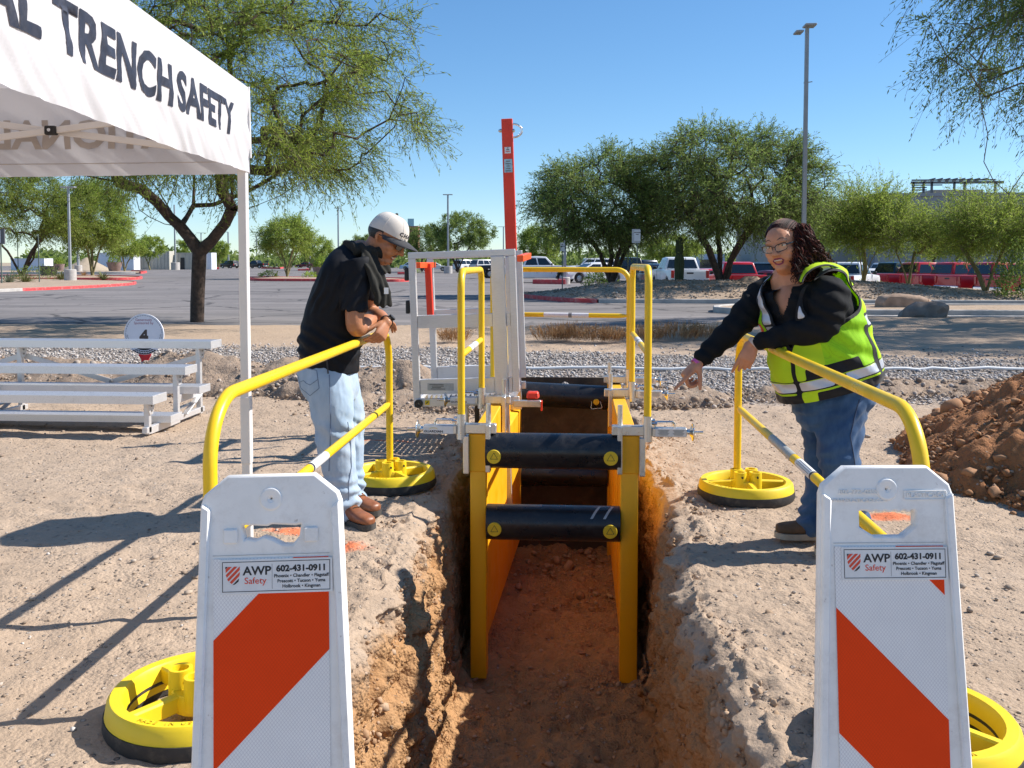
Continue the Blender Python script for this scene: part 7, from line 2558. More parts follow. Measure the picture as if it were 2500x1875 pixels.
# bands at the wrists
wd = unit(wrR - elR)
band(wrR - wd * 0.004 + ixd * 0.018, ixd, 0.0315, 0.016, M['pink_band'], wo, 'wristband', 0.0015)
wd = unit(wrL - elL)
wt_ = band(wrL + hd * 0.002 - wd * 0.006, unit(wd + hd), 0.0325, 0.024, M['beige_band'], wo, 'watch', 0.003)
# ------------------------------------------------------------------ trees
def leaf_mat(name, stops, transl=0.55):
    t = NT(name)
    g = t.n('ShaderNodeNewGeometry')
    col = t.ramp(g.outputs['Random Per Island'], stops)
    n = t.noise(g.outputs['Position'], 0.55, 3)
    col = t.mix(t.mapr(n, 0.35, 0.7, 0, 0.35), col, tuple(x * 0.7 for x in stops[0][1]))
    a = t.bsdf(col, 0.6, 0, None, 0.25)
    b = t.n('ShaderNodeBsdfTranslucent', {'Color': col})
    m = t.n('ShaderNodeMixShader', {0: transl})
    t.t.links.new(a.outputs[0], m.inputs[1]); t.t.links.new(b.outputs[0], m.inputs[2])
    return t.done(m)
M['leaf_mesquite'] = leaf_mat('leaf_mesquite', [(0, (0.157, 0.225, 0.033)), (0.6, (0.27, 0.345, 0.057)), (1, (0.4, 0.44, 0.095))])
M['leaf_dark'] = leaf_mat('leaf_dark', [(0, (0.122, 0.19, 0.043)), (0.6, (0.217, 0.3, 0.071)), (1, (0.348, 0.41, 0.123))])
M['leaf_palo'] = leaf_mat('leaf_palo', [(0, (0.209, 0.3, 0.043)), (0.6, (0.331, 0.43, 0.071)), (1, (0.452, 0.52, 0.133))])
M['leaf_hang'] = leaf_mat('leaf_hang', [(0, (0.087, 0.15, 0.033)), (0.6, (0.165, 0.23, 0.052)), (1, (0.261, 0.32, 0.085))])
M['leaf_far'] = leaf_mat('leaf_far', [(0, (0.139, 0.2, 0.048)), (0.6, (0.2, 0.27, 0.067)), (1, (0.27, 0.33, 0.095))])
M['leaf_agave'] = leaf_mat('leaf_agave', [(0, (0.14, 0.18, 0.12)), (1, (0.27, 0.30, 0.20))], 0.15)
M['leaf_yucca'] = leaf_mat('leaf_yucca', [(0, (0.10, 0.13, 0.04)), (1, (0.26, 0.25, 0.10))], 0.2)
M['straw'] = leaf_mat('straw', [(0, (0.30, 0.15, 0.06)), (0.5, (0.42, 0.24, 0.11)), (1, (0.52, 0.36, 0.20))], 0.3)
M['bark_dark'] = plain('bark_dark', (0.065, 0.042, 0.030), 0.95, 0, 0.5, 9, 0.9, 24)
M['bark_palo'] = plain('bark_palo', (0.20, 0.17, 0.075), 0.85, 0, 0.3, 6, 0.4, 30)
M['bark_grey'] = plain('bark_grey', (0.16, 0.12, 0.085), 0.9, 0, 0.4, 7, 0.6, 30)

def wood_mesh(name, nodes, parent, rad, sides):
    idx = [i for i in range(len(nodes)) if parent[i] >= 0]
    P1 = nodes[idx]; P0 = nodes[[parent[i] for i in idx]]
    r1 = rad[idx]; r0 = np.minimum(rad[[parent[i] for i in idx]], r1 * 1.35)
    d = P1 - P0; L = np.linalg.norm(d, axis=1, keepdims=True); d = d / np.maximum(L, 1e-6)
    up = np.where(np.abs(d[:, 2:3]) < 0.9, np.array([[0, 0, 1.0]]), np.array([[1.0, 0, 0]]))
    a = np.cross(d, up); a /= np.linalg.norm(a, axis=1, keepdims=True); b = np.cross(a, d)
    th = np.arange(sides) * 2 * math.pi / sides
    ring = a[:, None] * np.cos(th)[None, :, None] + b[:, None] * np.sin(th)[None, :, None]
    rj = np.random.RandomState(m0 := len(idx)).uniform(0, 1, (len(idx), 2)); r0 = r0 * (0.99 + 0.05 * rj[:, 0]); r1 = r1 * (0.99 + 0.05 * rj[:, 1])
    V0 = (P0 - d * r0[:, None] * 0.3)[:, None] + ring * r0[:, None, None]
    V1 = (P1 + d * r1[:, None] * 0.3)[:, None] + ring * r1[:, None, None]
    V = np.concatenate([V0, V1], 1).reshape(-1, 3)
    m = len(idx); k = np.arange(sides); k2 = (k + 1) % sides
    F = np.stack([k, k2, k2 + sides, k + sides], 1)[None] + (np.arange(m) * 2 * sides)[:, None, None]
    return np_mesh(name, V, F.reshape(-1, 4))

def leaf_mesh(name, pos, dirs, ln, wd, rs):
    N = len(pos)
    rnd = rs.normal(size=(N, 3))
    a = np.cross(dirs, rnd); a /= np.linalg.norm(a, axis=1, keepdims=True) + 1e-9
    l = (ln * rs.uniform(0.6, 1.3, N))[:, None]; w = (wd * rs.uniform(0.7, 1.3, N))[:, None]
    p0 = pos; p2 = pos + dirs * l
    mid = pos + dirs * l * 0.5
    V = np.stack([p0, mid + a * w * 0.5, p2, mid - a * w * 0.5], 1).reshape(-1, 3)
    Q = np.arange(4 * N).reshape(N, 4)
    return np_mesh(name, V, Q, smooth_shade=False)

def grow(base, trunk, env, ntar, seed, limbs=(), step=0.45, tip=0.012, expo=0.46, shell=0.5, cut=-0.55, wig=0.10, rmax=None):
    """skeleton: trunk polyline, optional main limbs, then branches reaching for points inside the crown envelope"""
    rs = np.random.RandomState(seed)
    nodes, par = [], []
    def chain(start, pts):
        p = start
        for q in pts:
            q = np.array(q, float)
            s = nodes[p] if p >= 0 else None
            if s is not None:
                n = max(1, int(np.linalg.norm(q - s) / step))
                for k in range(1, n + 1):
                    nodes.append(s + (q - s) * k / n + (rs.normal(size=3) * wig * 0.25 if k < n else 0)); par.append(p); p = len(nodes) - 1
            else:
                nodes.append(q); par.append(-1); p = len(nodes) - 1
        return p
    fork = chain(-1, [base] + list(trunk))
    for lb in limbs:
        N_ = np.array(nodes); s = int(np.argmin(np.linalg.norm(N_ - np.array(lb[0]), axis=1)))
        chain(s, lb[1:])
    c, rr = np.array(env[0], float), np.array(env[1], float)
    T = []
    while len(T) < ntar:
        u = rs.normal(size=3); u /= np.linalg.norm(u)
        r = shell + (1 - shell) * rs.uniform() ** 0.6
        q = u * r
        if q[2] < cut: continue
        lump = 1 + 0.22 * float(perlin(np.array([u * 2.2 + seed]))[0])
        T.append(c + q * rr * lump)
    T = np.array(T)
    fk = nodes[fork]
    T = T[np.argsort(np.linalg.norm(T - fk, axis=1))]
    tips = []
    min_i = max(len(trunk), 1)
    for q in T:
        N_ = np.array(nodes)
        dv = q - N_
        dist = np.linalg.norm(dv, axis=1)
        out = np.linalg.norm(N_ - fk, axis=1)
        cost = dist + 0.35 * np.maximum(0, out - np.linalg.norm(q - fk)) * 2 + 0.20 * out
        cost[: max(fork - 1, 0)] += 4
        s = int(np.argmin(cost))
        st = np.array(nodes[s]); L = np.linalg.norm(q - st)
        n = max(2, int(L / step)); p = s
        sag = np.array([0, 0, 0.10 * L])
        for k in range(1, n + 1):
            t = k / n
            w = rs.normal(size=3) * wig * (1 if k < n else 0.3)
            nodes.append(st + (q - st) * t + sag * math.sin(math.pi * t) + w); par.append(p); p = len(nodes) - 1
        tips.append(p)
    nodes = np.array(nodes); par = np.array(par)
    cnt = np.zeros(len(nodes))
    cnt[tips] = 1
    for i in range(len(nodes) - 1, 0, -1):
        if par[i] >= 0: cnt[par[i]] += max(cnt[i], 0.2)
    rad = tip * np.maximum(cnt, 0.6) ** expo
    if rmax: rad = np.minimum(rad, rmax)
    return nodes, par, rad, np.array(tips)

def tree(name, label, base, trunk, env, ntar, seed, leafm, barkm, limbs=(), ntw=9, twl=0.55, nl=13, ln=0.12, wd=0.022, droop=0.25, sides=6, group=None, **kw):
    nodes, par, rad, tips = grow(base, trunk, env, ntar, seed, limbs, **kw)
    rs = np.random.RandomState(seed + 99)
    t = thing(name, label, 'tree', tuple(base), 0, group)
    off = np.array(base, float)
    link_mesh('trunk', wood_mesh('trunk', nodes - off, par, rad, sides), M[barkm], t)
    c = np.array(env[0], float)
    # twigs at the tips and on the outer branches
    outer = np.concatenate([tips, tips, par[tips], par[par[tips]]])
    outer = outer[outer >= 0]
    S = np.repeat(nodes[outer], max(1, ntw // 2), 0)
    m = len(S)
    d = rs.normal(size=(m, 3)) + 0.9 * (S - c) / (np.linalg.norm(S - c, axis=1, keepdims=True) + 1e-6)
    d[:, 2] += 0.12
    d /= np.linalg.norm(d, axis=1, keepdims=True)
    L = twl * rs.uniform(0.55, 1.25, m)
    # points along each twig
    tt = np.linspace(0.12, 1.0, nl)
    P = S[:, None] + d[:, None] * (L[:, None] * tt[None])[..., None]
    P[..., 2] -= (droop * L[:, None] * tt[None] ** 2)
    P += rs.normal(size=P.shape) * 0.02
    tang = d[:, None] + np.zeros_like(P); tang[..., 2] -= 2 * droop * tt[None]
    tang /= np.linalg.norm(tang, axis=2, keepdims=True)
    ld = tang + rs.normal(size=P.shape) * 0.75
    ld[..., 2] -= 0.15
    ld /= np.linalg.norm(ld, axis=2, keepdims=True)
    link_mesh('crown', leaf_mesh('crown', P.reshape(-1, 3) - off, ld.reshape(-1, 3), ln, wd, rs), M[leafm], t)
    # thin twigs
    e = P[:, -1] - off; s0 = S - off
    nn = np.empty((m * 2, 3)); nn[0::2] = s0; nn[1::2] = e
    pr = np.empty(m * 2, int); pr[0::2] = -1; pr[1::2] = np.arange(m) * 2
    link_mesh('twigs', wood_mesh('twigs', nn, pr, np.full(m * 2, kw.get('tip', 0.012) * 0.33), 3), M[barkm], t)['kind'] = 'stuff'
    return t

# big mesquite behind the tent
YA = 22.4
def A3(px, py, dy=0.0): return np.array(at(px, py, YA + dy))
bA = np.array(spot(481, 786)); YA = bA[1]
tree('mesquite_tree', 'large spreading mesquite tree with dark forked trunk beside the tent post', bA + V3(0, 0, -0.1),
     [A3(482, 740), A3(484, 690), A3(486, 640), A3(487, 615)], (A3(575, 240) + V3(0, -1.3, 0), (4.85, 4.6, 2.75)), 380, 3, 'leaf_mesquite', 'bark_dark',
     limbs=[[A3(487, 615), A3(515, 590), A3(550, 545), A3(567, 508, -0.3), A3(566, 440, -0.8), A3(580, 330, -1.2)],
            [A3(567, 508, -0.3), A3(610, 508, -0.5), A3(680, 480, -0.8), A3(770, 430, -1)],
            [A3(487, 615), A3(462, 580), A3(440, 553), A3(402, 547, .4), A3(365, 530, .8), A3(340, 512, 1), A3(329, 470, 1.2), A3(330, 430, 1.4)],
            [A3(440, 553), A3(412, 528), A3(385, 495, -.4), A3(345, 462, -.8), A3(290, 445, -1.2), A3(215, 430, -1.6)],
            [A3(430, 545), A3(408, 500, .2), A3(380, 455, .5), A3(330, 400, 1)],
            [A3(452, 560), A3(456, 530, .5), A3(472, 502, 1), A3(474, 440, 1.3), A3(470, 330, 1.5)],
            [A3(472, 502, 1), A3(520, 500, 1.2), A3(600, 470, 1.6), A3(700, 410, 2)]],
     ntw=9, twl=0.8, nl=15, ln=0.13, wd=0.021, droop=0.34, sides=9, tip=0.0098, expo=0.50, wig=0.10, cut=-0.75, shell=0.42, rmax=0.165)

def auto_tree(name, label, px, py, Y, top, xl, xr, seed, leafm, barkm, z0=0.0, bottom=None, n=120, fork=0.33, lean=0.0, lf=1.0, group=None, ry=None, twl=0.6, multi=0, **kw):
    b = np.array(at(px, py, Y)); b[2] = z0
    l, r = at(xl, top, Y), at(xr, top, Y)
    zt = l.z
    H = zt - z0
    cx = (l.x + r.x) / 2; rx = (r.x - l.x) / 2
    zb = z0 + H * 0.32 if bottom is None else at(px, bottom, Y).z
    env = ((cx, Y, (zt + zb) / 2 - 0.05 * H), (rx * 0.93, (ry or rx) * 0.9, (zt - zb) / 2 * 0.97))
    f = np.array([b[0] + lean, Y, z0 + H * fork])
    trunk = [b * 0.5 + f * 0.5 + V3(0.04 * H * math.sin(seed), 0, 0), f]
    limbs = []
    rs = np.random.RandomState(seed)
    for k in range(multi):
        a = 2 * math.pi * k / multi + rs.uniform(0, 1)
        q = b + V3(math.cos(a) * rx * 0.16, math.sin(a) * rx * 0.16, H * 0.22)
        limbs.append([b + V3(0, 0, 0.05), q, q + V3(math.cos(a) * rx * 0.30, math.sin(a) * rx * 0.3, H * 0.25)])
    s = Y / 40 * lf
    return tree(name, label, b, trunk, env, n, seed, leafm, barkm, limbs, ntw=kw.pop('ntw', 8), twl=twl * (0.7 + 0.3 * s), nl=kw.pop('nl', 10), ln=0.20 * s ** 0.8, wd=0.045 * s ** 0.85, droop=kw.pop('droop', 0.2), sides=5, group=group,
                tip=kw.pop('tip', 0.014 * s ** 0.5), step=0.5 * max(1, s * 0.7), wig=0.12, **kw)

GZ = 0.55
auto_tree('mesquite_tree', 'dark dense mesquite tree on the gravel mound behind the saguaro and the red pickup', 1762, 690, 38.0, 288, 1545, 2055, 11, 'leaf_dark', 'bark_dark', GZ, 585, 330, 0.24, multi=4, lf=0.72, twl=1.05, tip=0.0150, rmax=0.24, ntw=8, nl=14, shell=0.45, cut=-0.7)
auto_tree('mesquite_tree', 'dark multi trunk mesquite tree between the red mast and the entrance sign', 1494, 668, 39.5, 362, 1280, 1660, 12, 'leaf_dark', 'bark_dark', GZ, 600, 250, 0.20, multi=4, lf=0.72, twl=1.0, tip=0.0145, rmax=0.17, ntw=8, nl=14, shell=0.45, cut=-0.7)
auto_tree('palo_verde_tree', 'pale green palo verde tree just right of the woman behind the white pickup', 2108, 690, 40.0, 448, 2008, 2225, 13, 'leaf_palo', 'bark_palo', GZ, 610, 120, 0.30, multi=4, lf=0.62, twl=1.3, droop=-0.12, ntw=8, nl=16, shell=0.3)
auto_tree('palo_verde_tree', 'pale green palo verde tree in front of the red pickups', 2408, 712, 36.0, 472, 2310, 2570, 14, 'leaf_palo', 'bark_palo', 0.25, 620, 120, 0.30, lean=-0.5, multi=3, lf=0.66, twl=1.3, droop=-0.12, ntw=8, nl=16, shell=0.3)
auto_tree('palo_verde_tree', 'small airy palo verde tree beside the tailgate of a red pickup', 2218, 700, 38.0, 515, 2150, 2300, 15, 'leaf_palo', 'bark_palo', 0.4, 615, 55, 0.36, lean=0.4, multi=2, lf=0.6, twl=1.0, droop=-0.1, ntw=7, nl=14, shell=0.3)
# left lot
auto_tree('mesquite_tree', 'full leaning mesquite tree behind the sign posts at the far left', 52, 672, 78, 395, -130, 225, 21, 'leaf_mesquite', 'bark_dark', 0.2, 610, 300, 0.30, lean=1.6, multi=2, lf=0.62, twl=1.1, rmax=0.4, ntw=11)
auto_tree('palo_verde_tree', 'yellow green palo verde tree with smooth trunk on the red kerbed island', 226, 679, 84, 425, 140, 320, 22, 'leaf_palo', 'bark_palo', 0.2, 632, 230, 0.30, multi=3, lf=0.6, twl=0.9, ntw=11)
auto_tree('palo_verde_tree', 'round palo verde tree beside the white trailer', 304, 664, 125, 566, 268, 352, 23, 'leaf_palo', 'bark_palo', 0.2, 628, 90, 0.34, multi=3, lf=0.5)
auto_tree('palo_verde_tree', 'palo verde tree in front of the ribbed container', 366, 655, 165, 572, 335, 400, 24, 'leaf_palo', 'bark_palo', 0.0, 628, 70, 0.34, multi=2, lf=0.45)
auto_tree('mesquite_tree', 'bushy tree right of the forked trunk behind the lot', 534, 654, 200, 585, 508, 562, 25, 'leaf_palo', 'bark_grey', 0.0, 630, 60, 0.3, multi=2, lf=0.42)
auto_tree('mesquite_tree', 'small bushy tree far behind the ribbed container', 455, 654, 210, 575, 425, 500, 26, 'leaf_palo', 'bark_grey', 0.0, 640, 60, 0.3, multi=2, lf=0.42)
auto_tree('palo_verde_tree', 'bright palo verde tree on the island left of the man', 701, 683, 78, 523, 632, 765, 27, 'leaf_palo', 'bark_palo', 0.2, 622, 130, 0.34, multi=4, lf=0.55, twl=0.8)
auto_tree('palo_verde_tree', 'pale palo verde tree behind the man\'s back', 757, 660, 160, 574, 728, 820, 28, 'leaf_palo', 'bark_palo', 0.0, 632, 80, 0.34, multi=3, lf=0.45)
auto_tree('mesquite_tree', 'hazy green tree left of the man\'s cap', 880, 658, 170, 568, 835, 950, 29, 'leaf_far', 'bark_grey', 0.0, 640, 80, 0.3, multi=2, lf=0.45)
auto_tree('mesquite_tree', 'broad green mesquite tree behind the centre lamp post', 1118, 662, 128, 511, 1040, 1212, 30, 'leaf_dark', 'bark_dark', 0.0, 620, 170, 0.26, multi=4, lf=0.5)
auto_tree('mesquite_tree', 'green mesquite tree between the man\'s cap and the centre lamp post', 1030, 660, 140, 548, 975, 1095, 31, 'leaf_far', 'bark_dark', 0.0, 630, 100, 0.3, multi=3, lf=0.48)
auto_tree('palo_verde_tree', 'round yellow green tree just right of the red mast', 1318, 664, 105, 545, 1262, 1372, 32, 'leaf_palo', 'bark_grey', 0.0, 640, 130, 0.26, multi=3, lf=0.5)
auto_tree('palo_verde_tree', 'yellow green tree seen under the dark mesquite crowns', 1620, 668, 95, 565, 1560, 1720, 33, 'leaf_palo', 'bark_grey', -0.4, 640, 130, 0.3, multi=3, lf=0.5)
auto_tree('palo_verde_tree', 'yellow green tree behind the lamp post and the woman\'s head', 1990, 676, 60, 488, 1890, 2060, 34, 'leaf_palo', 'bark_grey', -0.4, 615, 120, 0.3, multi=3, lf=0.5, twl=1.2, droop=-0.1, nl=14, shell=0.3)
auto_tree('palo_verde_tree', 'green tree in front of the grey building at the right', 2310, 680, 66, 560, 2240, 2390, 35, 'leaf_palo', 'bark_grey', -0.4, 615, 110, 0.3, multi=3, lf=0.5, twl=1.2, droop=-0.1, nl=14, shell=0.3)

# tree on the right whose branches hang into the frame
gb = V3(14.7, 22.2, 0)
tree('hanging_tree', 'tree with drooping leafy branches hanging in from the upper right corner', gb, [gb + V3(-0.2, 0, 1.6), gb + V3(-0.4, 0, 3.0)], ((15.1, 22.4, 7.9), (6.9, 5.0, 4.7)), 430, 41, 'leaf_hang', 'bark_grey',
     limbs=[[gb + V3(-0.4, 0, 3.0), np.array(at(2500, 420, 21.2)), np.array(at(2462, 474, 20.9)), np.array(at(2425, 440, 20.8)), np.array(at(2402, 395, 20.7)), np.array(at(2412, 330, 20.7)), np.array(at(2390, 230, 20.7)), np.array(at(2400, 120, 20.7))]],
     ntw=9, twl=1.15, nl=19, ln=0.145, wd=0.030, droop=0.65, sides=7, tip=0.012, expo=0.48, cut=-0.6, shell=0.45, rmax=0.24, step=0.6)
def bush(name, label, cat, c, r, n, seed, leafm, ln, wd, group=None, up=0.4):
    rs = np.random.RandomState(seed)
    t = thing(name, label, cat, (c[0], c[1], c[2]), 0, group)
    u = rs.normal(size=(n, 3)); u /= np.linalg.norm(u, axis=1, keepdims=True); u[:, 2] = np.abs(u[:, 2])
    rr = rs.uniform(0.3, 1, n) ** 0.5
    lump = 1 + 0.3 * perlin(u * 2.5 + seed)
    P = u * (rr * lump)[:, None] * np.array(r)
    d = u + rs.normal(size=(n, 3)) * 0.6; d[:, 2] += up; d /= np.linalg.norm(d, axis=1, keepdims=True)
    link_mesh('crown', leaf_mesh('crown', P, d, ln, wd, rs), M[leafm], t)
    k = 10
    nn = np.zeros((k * 2, 3)); nn[1::2] = u[:k] * 0.6 * np.array(r); pr = np.empty(k * 2, int); pr[0::2] = -1; pr[1::2] = np.arange(k) * 2
    stuff(link_mesh('stems', wood_mesh('stems', nn, pr, np.full(k * 2, 0.012), 4), M['bark_grey'], t))
    return t
q = at(2500, 690, 34.0)
bush('shrub', 'dark green shrub at the right edge beside the red pickups', 'shrub', (q.x, q.y, 0.1), (1.05, 1.0, 2.1), 2600, 51, 'leaf_dark', 0.14, 0.05)
q = at(1905, 688, 37.0)
bush('shrub', 'small green shrub on the mound beside the woman\'s face', 'shrub', (q.x, q.y, 0.45), (0.5, 0.5, 0.62), 900, 52, 'leaf_palo', 0.09, 0.035)
q = at(1462, 676, 41.0)
bush('shrub', 'dark shrub in front of the white car under the mesquites', 'shrub', (q.x, q.y, 0.2), (0.8, 0.8, 1.0), 900, 53, 'leaf_dark', 0.12, 0.05)
q = at(2150, 690, 41.0)
bush('shrub', 'low grey green tuft at the foot of the right palo verde', 'shrub', (q.x, q.y, 0.2), (0.7, 0.5, 0.35), 500, 54, 'leaf_palo', 0.12, 0.03)

# far off scrub closing the horizon
rs = np.random.RandomState(77)
P = []
for k in range(520):
    Y = rs.uniform(230, 430); x = rs.uniform(-0.62, 0.62) * Y
    h = rs.uniform(3.0, 7.0) * (0.7 + 0.5 * (perlin(np.array([[x * 0.03, Y * 0.01, 0]]))[0] + 0.5)); w = rs.uniform(3, 6.5)
    n = 55
    u = rs.normal(size=(n, 3)); u /= np.linalg.norm(u, axis=1, keepdims=True)
    P.append(u * rs.uniform(0.5, 1, (n, 1)) * [w, w, h * 0.5] + [x, Y, h * 0.52 - 0.6])
P = np.concatenate(P)
d = rs.normal(size=P.shape); d /= np.linalg.norm(d, axis=1, keepdims=True)
stuff(link_mesh('far_scrub', leaf_mesh('far_scrub', P, d, 1.9, 0.9, rs), M['leaf_far']))

# ------------------------------------------------------------------ desert plants
def rosette(name, label, cat, c, n, L, w, seed, mat, upbias=0.6, group=None, curve=0.25):
    rs = np.random.RandomState(seed)
    t = thing(name, label, cat, tuple(c), 0, group)
    for k in range(n):
        a = rs.uniform(0, 6.28); el = rs.uniform(0.15, 1.45) * upbias + 0.25 * rs.uniform()
        l = L * rs.uniform(0.75, 1.1)
        d = Vector((math.cos(a) * math.cos(el), math.sin(a) * math.cos(el), math.sin(el)))
        s = Vector((-math.sin(a), math.cos(a), 0)); up = d.cross(s) * -1
        pts = [(0, 0.7), (0.35, 1.0), (0.7, 0.65), (1.0, 0.04)]
        vs = []
        for f, ww in pts:
            p = d * (l * f) + Vector((0, 0, -curve * l * f * f))
            vs += [p - s * w * ww * 0.5, p + up * w * 0.16 * ww, p + s * w * ww * 0.5]
        mb = MB(); mb.add(vs, [(3 * i + j, 3 * i + 3 + j, 3 * i + 4 + j, 3 * i + 1 + j) for i in range(3) for j in range(2)])
        mb.build('leaf', mat, t, 0, local=True)
    return t
q = spot(22, 698); rosette('agave', 'blue grey agave at the far left of the red kerbed bed', 'agave', (q.x, q.y, 0.12), 46, 0.85, 0.11, 1, M['leaf_agave'], 0.8, None, 0.05)
q = spot(62, 697); rosette('yucca', 'bushy yucca between the two sign posts', 'yucca', (q.x, q.y, 0.12), 110, 1.15, 0.045, 2, M['leaf_yucca'], 0.85, None, 0.3)
q = spot(150, 688); rosette('yucca', 'dark yucca left of the concrete lamp base', 'yucca', (q.x, q.y, 0.15), 90, 1.1, 0.045, 3, M['leaf_yucca'], 0.8, None, 0.3)
q = spot(252, 688); rosette('yucca', 'spiky yucca right of the concrete lamp base', 'yucca', (q.x, q.y, 0.15), 90, 1.05, 0.05, 4, M['leaf_yucca'], 0.7, None, 0.25)
q = spot(205, 680); rosette('yucca', 'small yellowish tuft in front of the palo verde trunk', 'yucca', (q.x, q.y, 0.2), 60, 0.7, 0.05, 5, M['straw'], 0.8, None, 0.25)
q = spot(8, 690); bush('shrub', 'grey shrub under the leaning tree at the far left', 'shrub', (q.x - 1, q.y + 6, 0.1), (2.6, 1.0, 1.2), 900, 61, 'leaf_far', 0.16, 0.05)
q = spot(656, 681.5); bush('shrub', 'low dry tuft on the island left of the palo verde trunk', 'shrub', (q.x, q.y, 0.2), (0.9, 0.7, 0.5), 400, 62, 'leaf_palo', 0.2, 0.05)
q = spot(758, 684); bush('shrub', 'small green tuft on the island right of the palo verde trunk', 'shrub', (q.x, q.y, 0.2), (0.6, 0.6, 0.45), 300, 63, 'leaf_palo', 0.2, 0.06)
q = spot(1010, 668); bush('shrub', 'tiny bush on the short red kerb behind the aluminium platform', 'shrub', (q.x, q.y, 0.1), (0.9, 0.9, 0.6), 300, 64, 'leaf_palo', 0.2, 0.06)
# dry grass along the shoulder
def dry_grass(px, py, w, h, n, seed, label):
    q = spot(px, py); rs = np.random.RandomState(seed)
    t = thing('dry_grass', label, 'grass', (q.x, q.y, 0.03), 0, 'dry grass tufts along the drive')
    a = rs.uniform(0, 6.28, n); r = w * 0.35 * np.sqrt(rs.uniform(0, 1, n))
    P = np.stack([r * np.cos(a), r * np.sin(a) * 0.6, np.zeros(n)], 1)
    d = np.stack([np.cos(a) * r * 1.3 / w + rs.normal(size=n) * 0.28, np.sin(a) * r * 1.3 / w + rs.normal(size=n) * 0.28, np.ones(n)], 1); d /= np.linalg.norm(d, axis=1, keepdims=True)
    stuff(link_mesh('blades', leaf_mesh('blades', P, d, h, 0.011, rs), M['straw'], t))
    P2 = P + d * h * rs.uniform(0.4, 0.9, (n, 1)); d2 = d + rs.normal(size=(n, 3)) * 0.7; d2 /= np.linalg.norm(d2, axis=1, keepdims=True)
    stuff(link_mesh('seed_heads', leaf_mesh('seed_heads', P2, d2, h * 0.3, 0.012, rs), M['straw'], t))
for k, (px, py, w, h, lab) in enumerate([(1345, 836, 0.85, 0.30, 'orange dry grass tuft nearest the aluminium platform'), (1385, 835, 0.8, 0.33, 'tall orange dry grass tuft in the middle of the opening of the far rail'), (1450, 838, 0.9, 0.30, 'pale dry grass tuft left of the far right rail post'),
        (1495, 838, 0.6, 0.27, 'pale dry grass tuft behind the far right rail post'), (1575, 836, 0.8, 0.30, 'brown dry grass tuft just right of the yellow rails'), (1650, 834, 1.1, 0.33, 'brown dry grass clump left of the pointing arm'), (1712, 832, 0.9, 0.30, 'grey brown dry grass clump behind the pointing arm'), (1108, 838, 0.7, 0.25, 'dry grass tuft seen through the aluminium platform')]):
    dry_grass(px, py, w, h, 230, 200 + k, lab)

# saguaro
q = at(1658, 690, 37.6)
sg_ = thing('saguaro', 'dark ribbed saguaro cactus in front of the white pickup', 'cactus', (q.x, q.y, 0.5))
M['cactus'] = plain('cactus', (0.055, 0.07, 0.03), 0.8, 0, 0.3, 3, 0.3, 20)
mb = MB(); rings = []
for z, r in ((0, 0.13), (0.3, 0.165), (0.8, 0.185), (1.10, 0.18), (1.22, 0.135), (1.27, 0.12), (1.34, 0.142), (1.6, 0.145), (1.82, 0.135), (1.92, 0.10), (1.96, 0.03)):
    rings.append([Vector((r * (1 + 0.09 * math.cos(14 * a)) * math.cos(a), r * (1 + 0.09 * math.cos(14 * a)) * math.sin(a), z)) for a in np.linspace(0, 2 * math.pi, 84, endpoint=False)])
mb.loft(rings); mb.build('stem', M['cactus'], sg_, 60, local=True)
# boulders
def boulder(label, c, r, seed, mat):
    v, f = rock_mesh_np(ICO2, seed, 0.4, 0.35)
    v = v * np.array(r)
    v[:, 2] += 0.05 * fbm(v * 2.5 + seed, 4, 1.5)
    o = link_mesh('boulder', np_mesh('boulder', v, tris=f), mat); o.location = c
    me = o.data; me.set_sharp_from_angle(angle=R(35))
    return tag(o, label, 'boulder')
M['rock_tan'] = plain('rock_tan', (0.36, 0.25, 0.18), 0.9, 0, 0.35, 3, 0.6, 14)
M['rock_grey'] = plain('rock_grey', (0.20, 0.165, 0.14), 0.9, 0, 0.35, 3, 0.6, 14)
q = at(2205, 752, 27.6); boulder('wide tan boulder on the median island', (q.x, q.y, 0.16), (0.72, 0.5, 0.42), 5, M['rock_tan'])
q = at(2268, 778, 24.6); boulder('grey boulder on the dirt in front of the median island', (q.x, q.y, 0.02), (0.66, 0.5, 0.38), 8, M['rock_grey'])
q = at(1835, 690, 37.0); boulder('brown boulder on the mound beneath the red pickup', (q.x, q.y, 0.55), (0.55, 0.5, 0.36), 9, M['rock_tan'])

# planters
M['terracotta'] = plain('terracotta', (0.28, 0.20, 0.18), 0.8, 0, 0.2, 3, 0.2, 10)
def planter(px, py, w, h, label, plant_seed):
    q = spot(px, py)
    t = thing('planter', label, 'planter', (q.x, q.y, 0))
    mb = MB(); mb.lathe([(w * 0.28, 0.0), (w * 0.34, h * 0.1), (w * 0.5, h * 0.93), (w * 0.52, h), (w * 0.47, h), (w * 0.45, h * 0.85), (0.0, h * 0.85)], 28); mb.build('bowl', M['terracotta'], t, 40, local=True)
    if plant_seed: bush('shrub', 'green plant growing in the ' + label, 'shrub', (q.x, q.y, h * 0.85), (w * 0.4, w * 0.4, w * 0.75), 420, plant_seed, 'leaf_palo', 0.3, 0.09, up=0.9)
planter(119, 678, 1.75, 1.1, 'wide brown planter bowl behind the left sign post', 0)
planter(145, 664, 1.5, 1.2, 'pinkish planter bowl just behind the wide brown one', 71)
planter(280, 664.5, 2.2, 1.45, 'brown planter bowl in front of the white trailer', 72)
planter(783, 678, 1.5, 1.0, 'brown planter bowl at the man\'s back', 73)

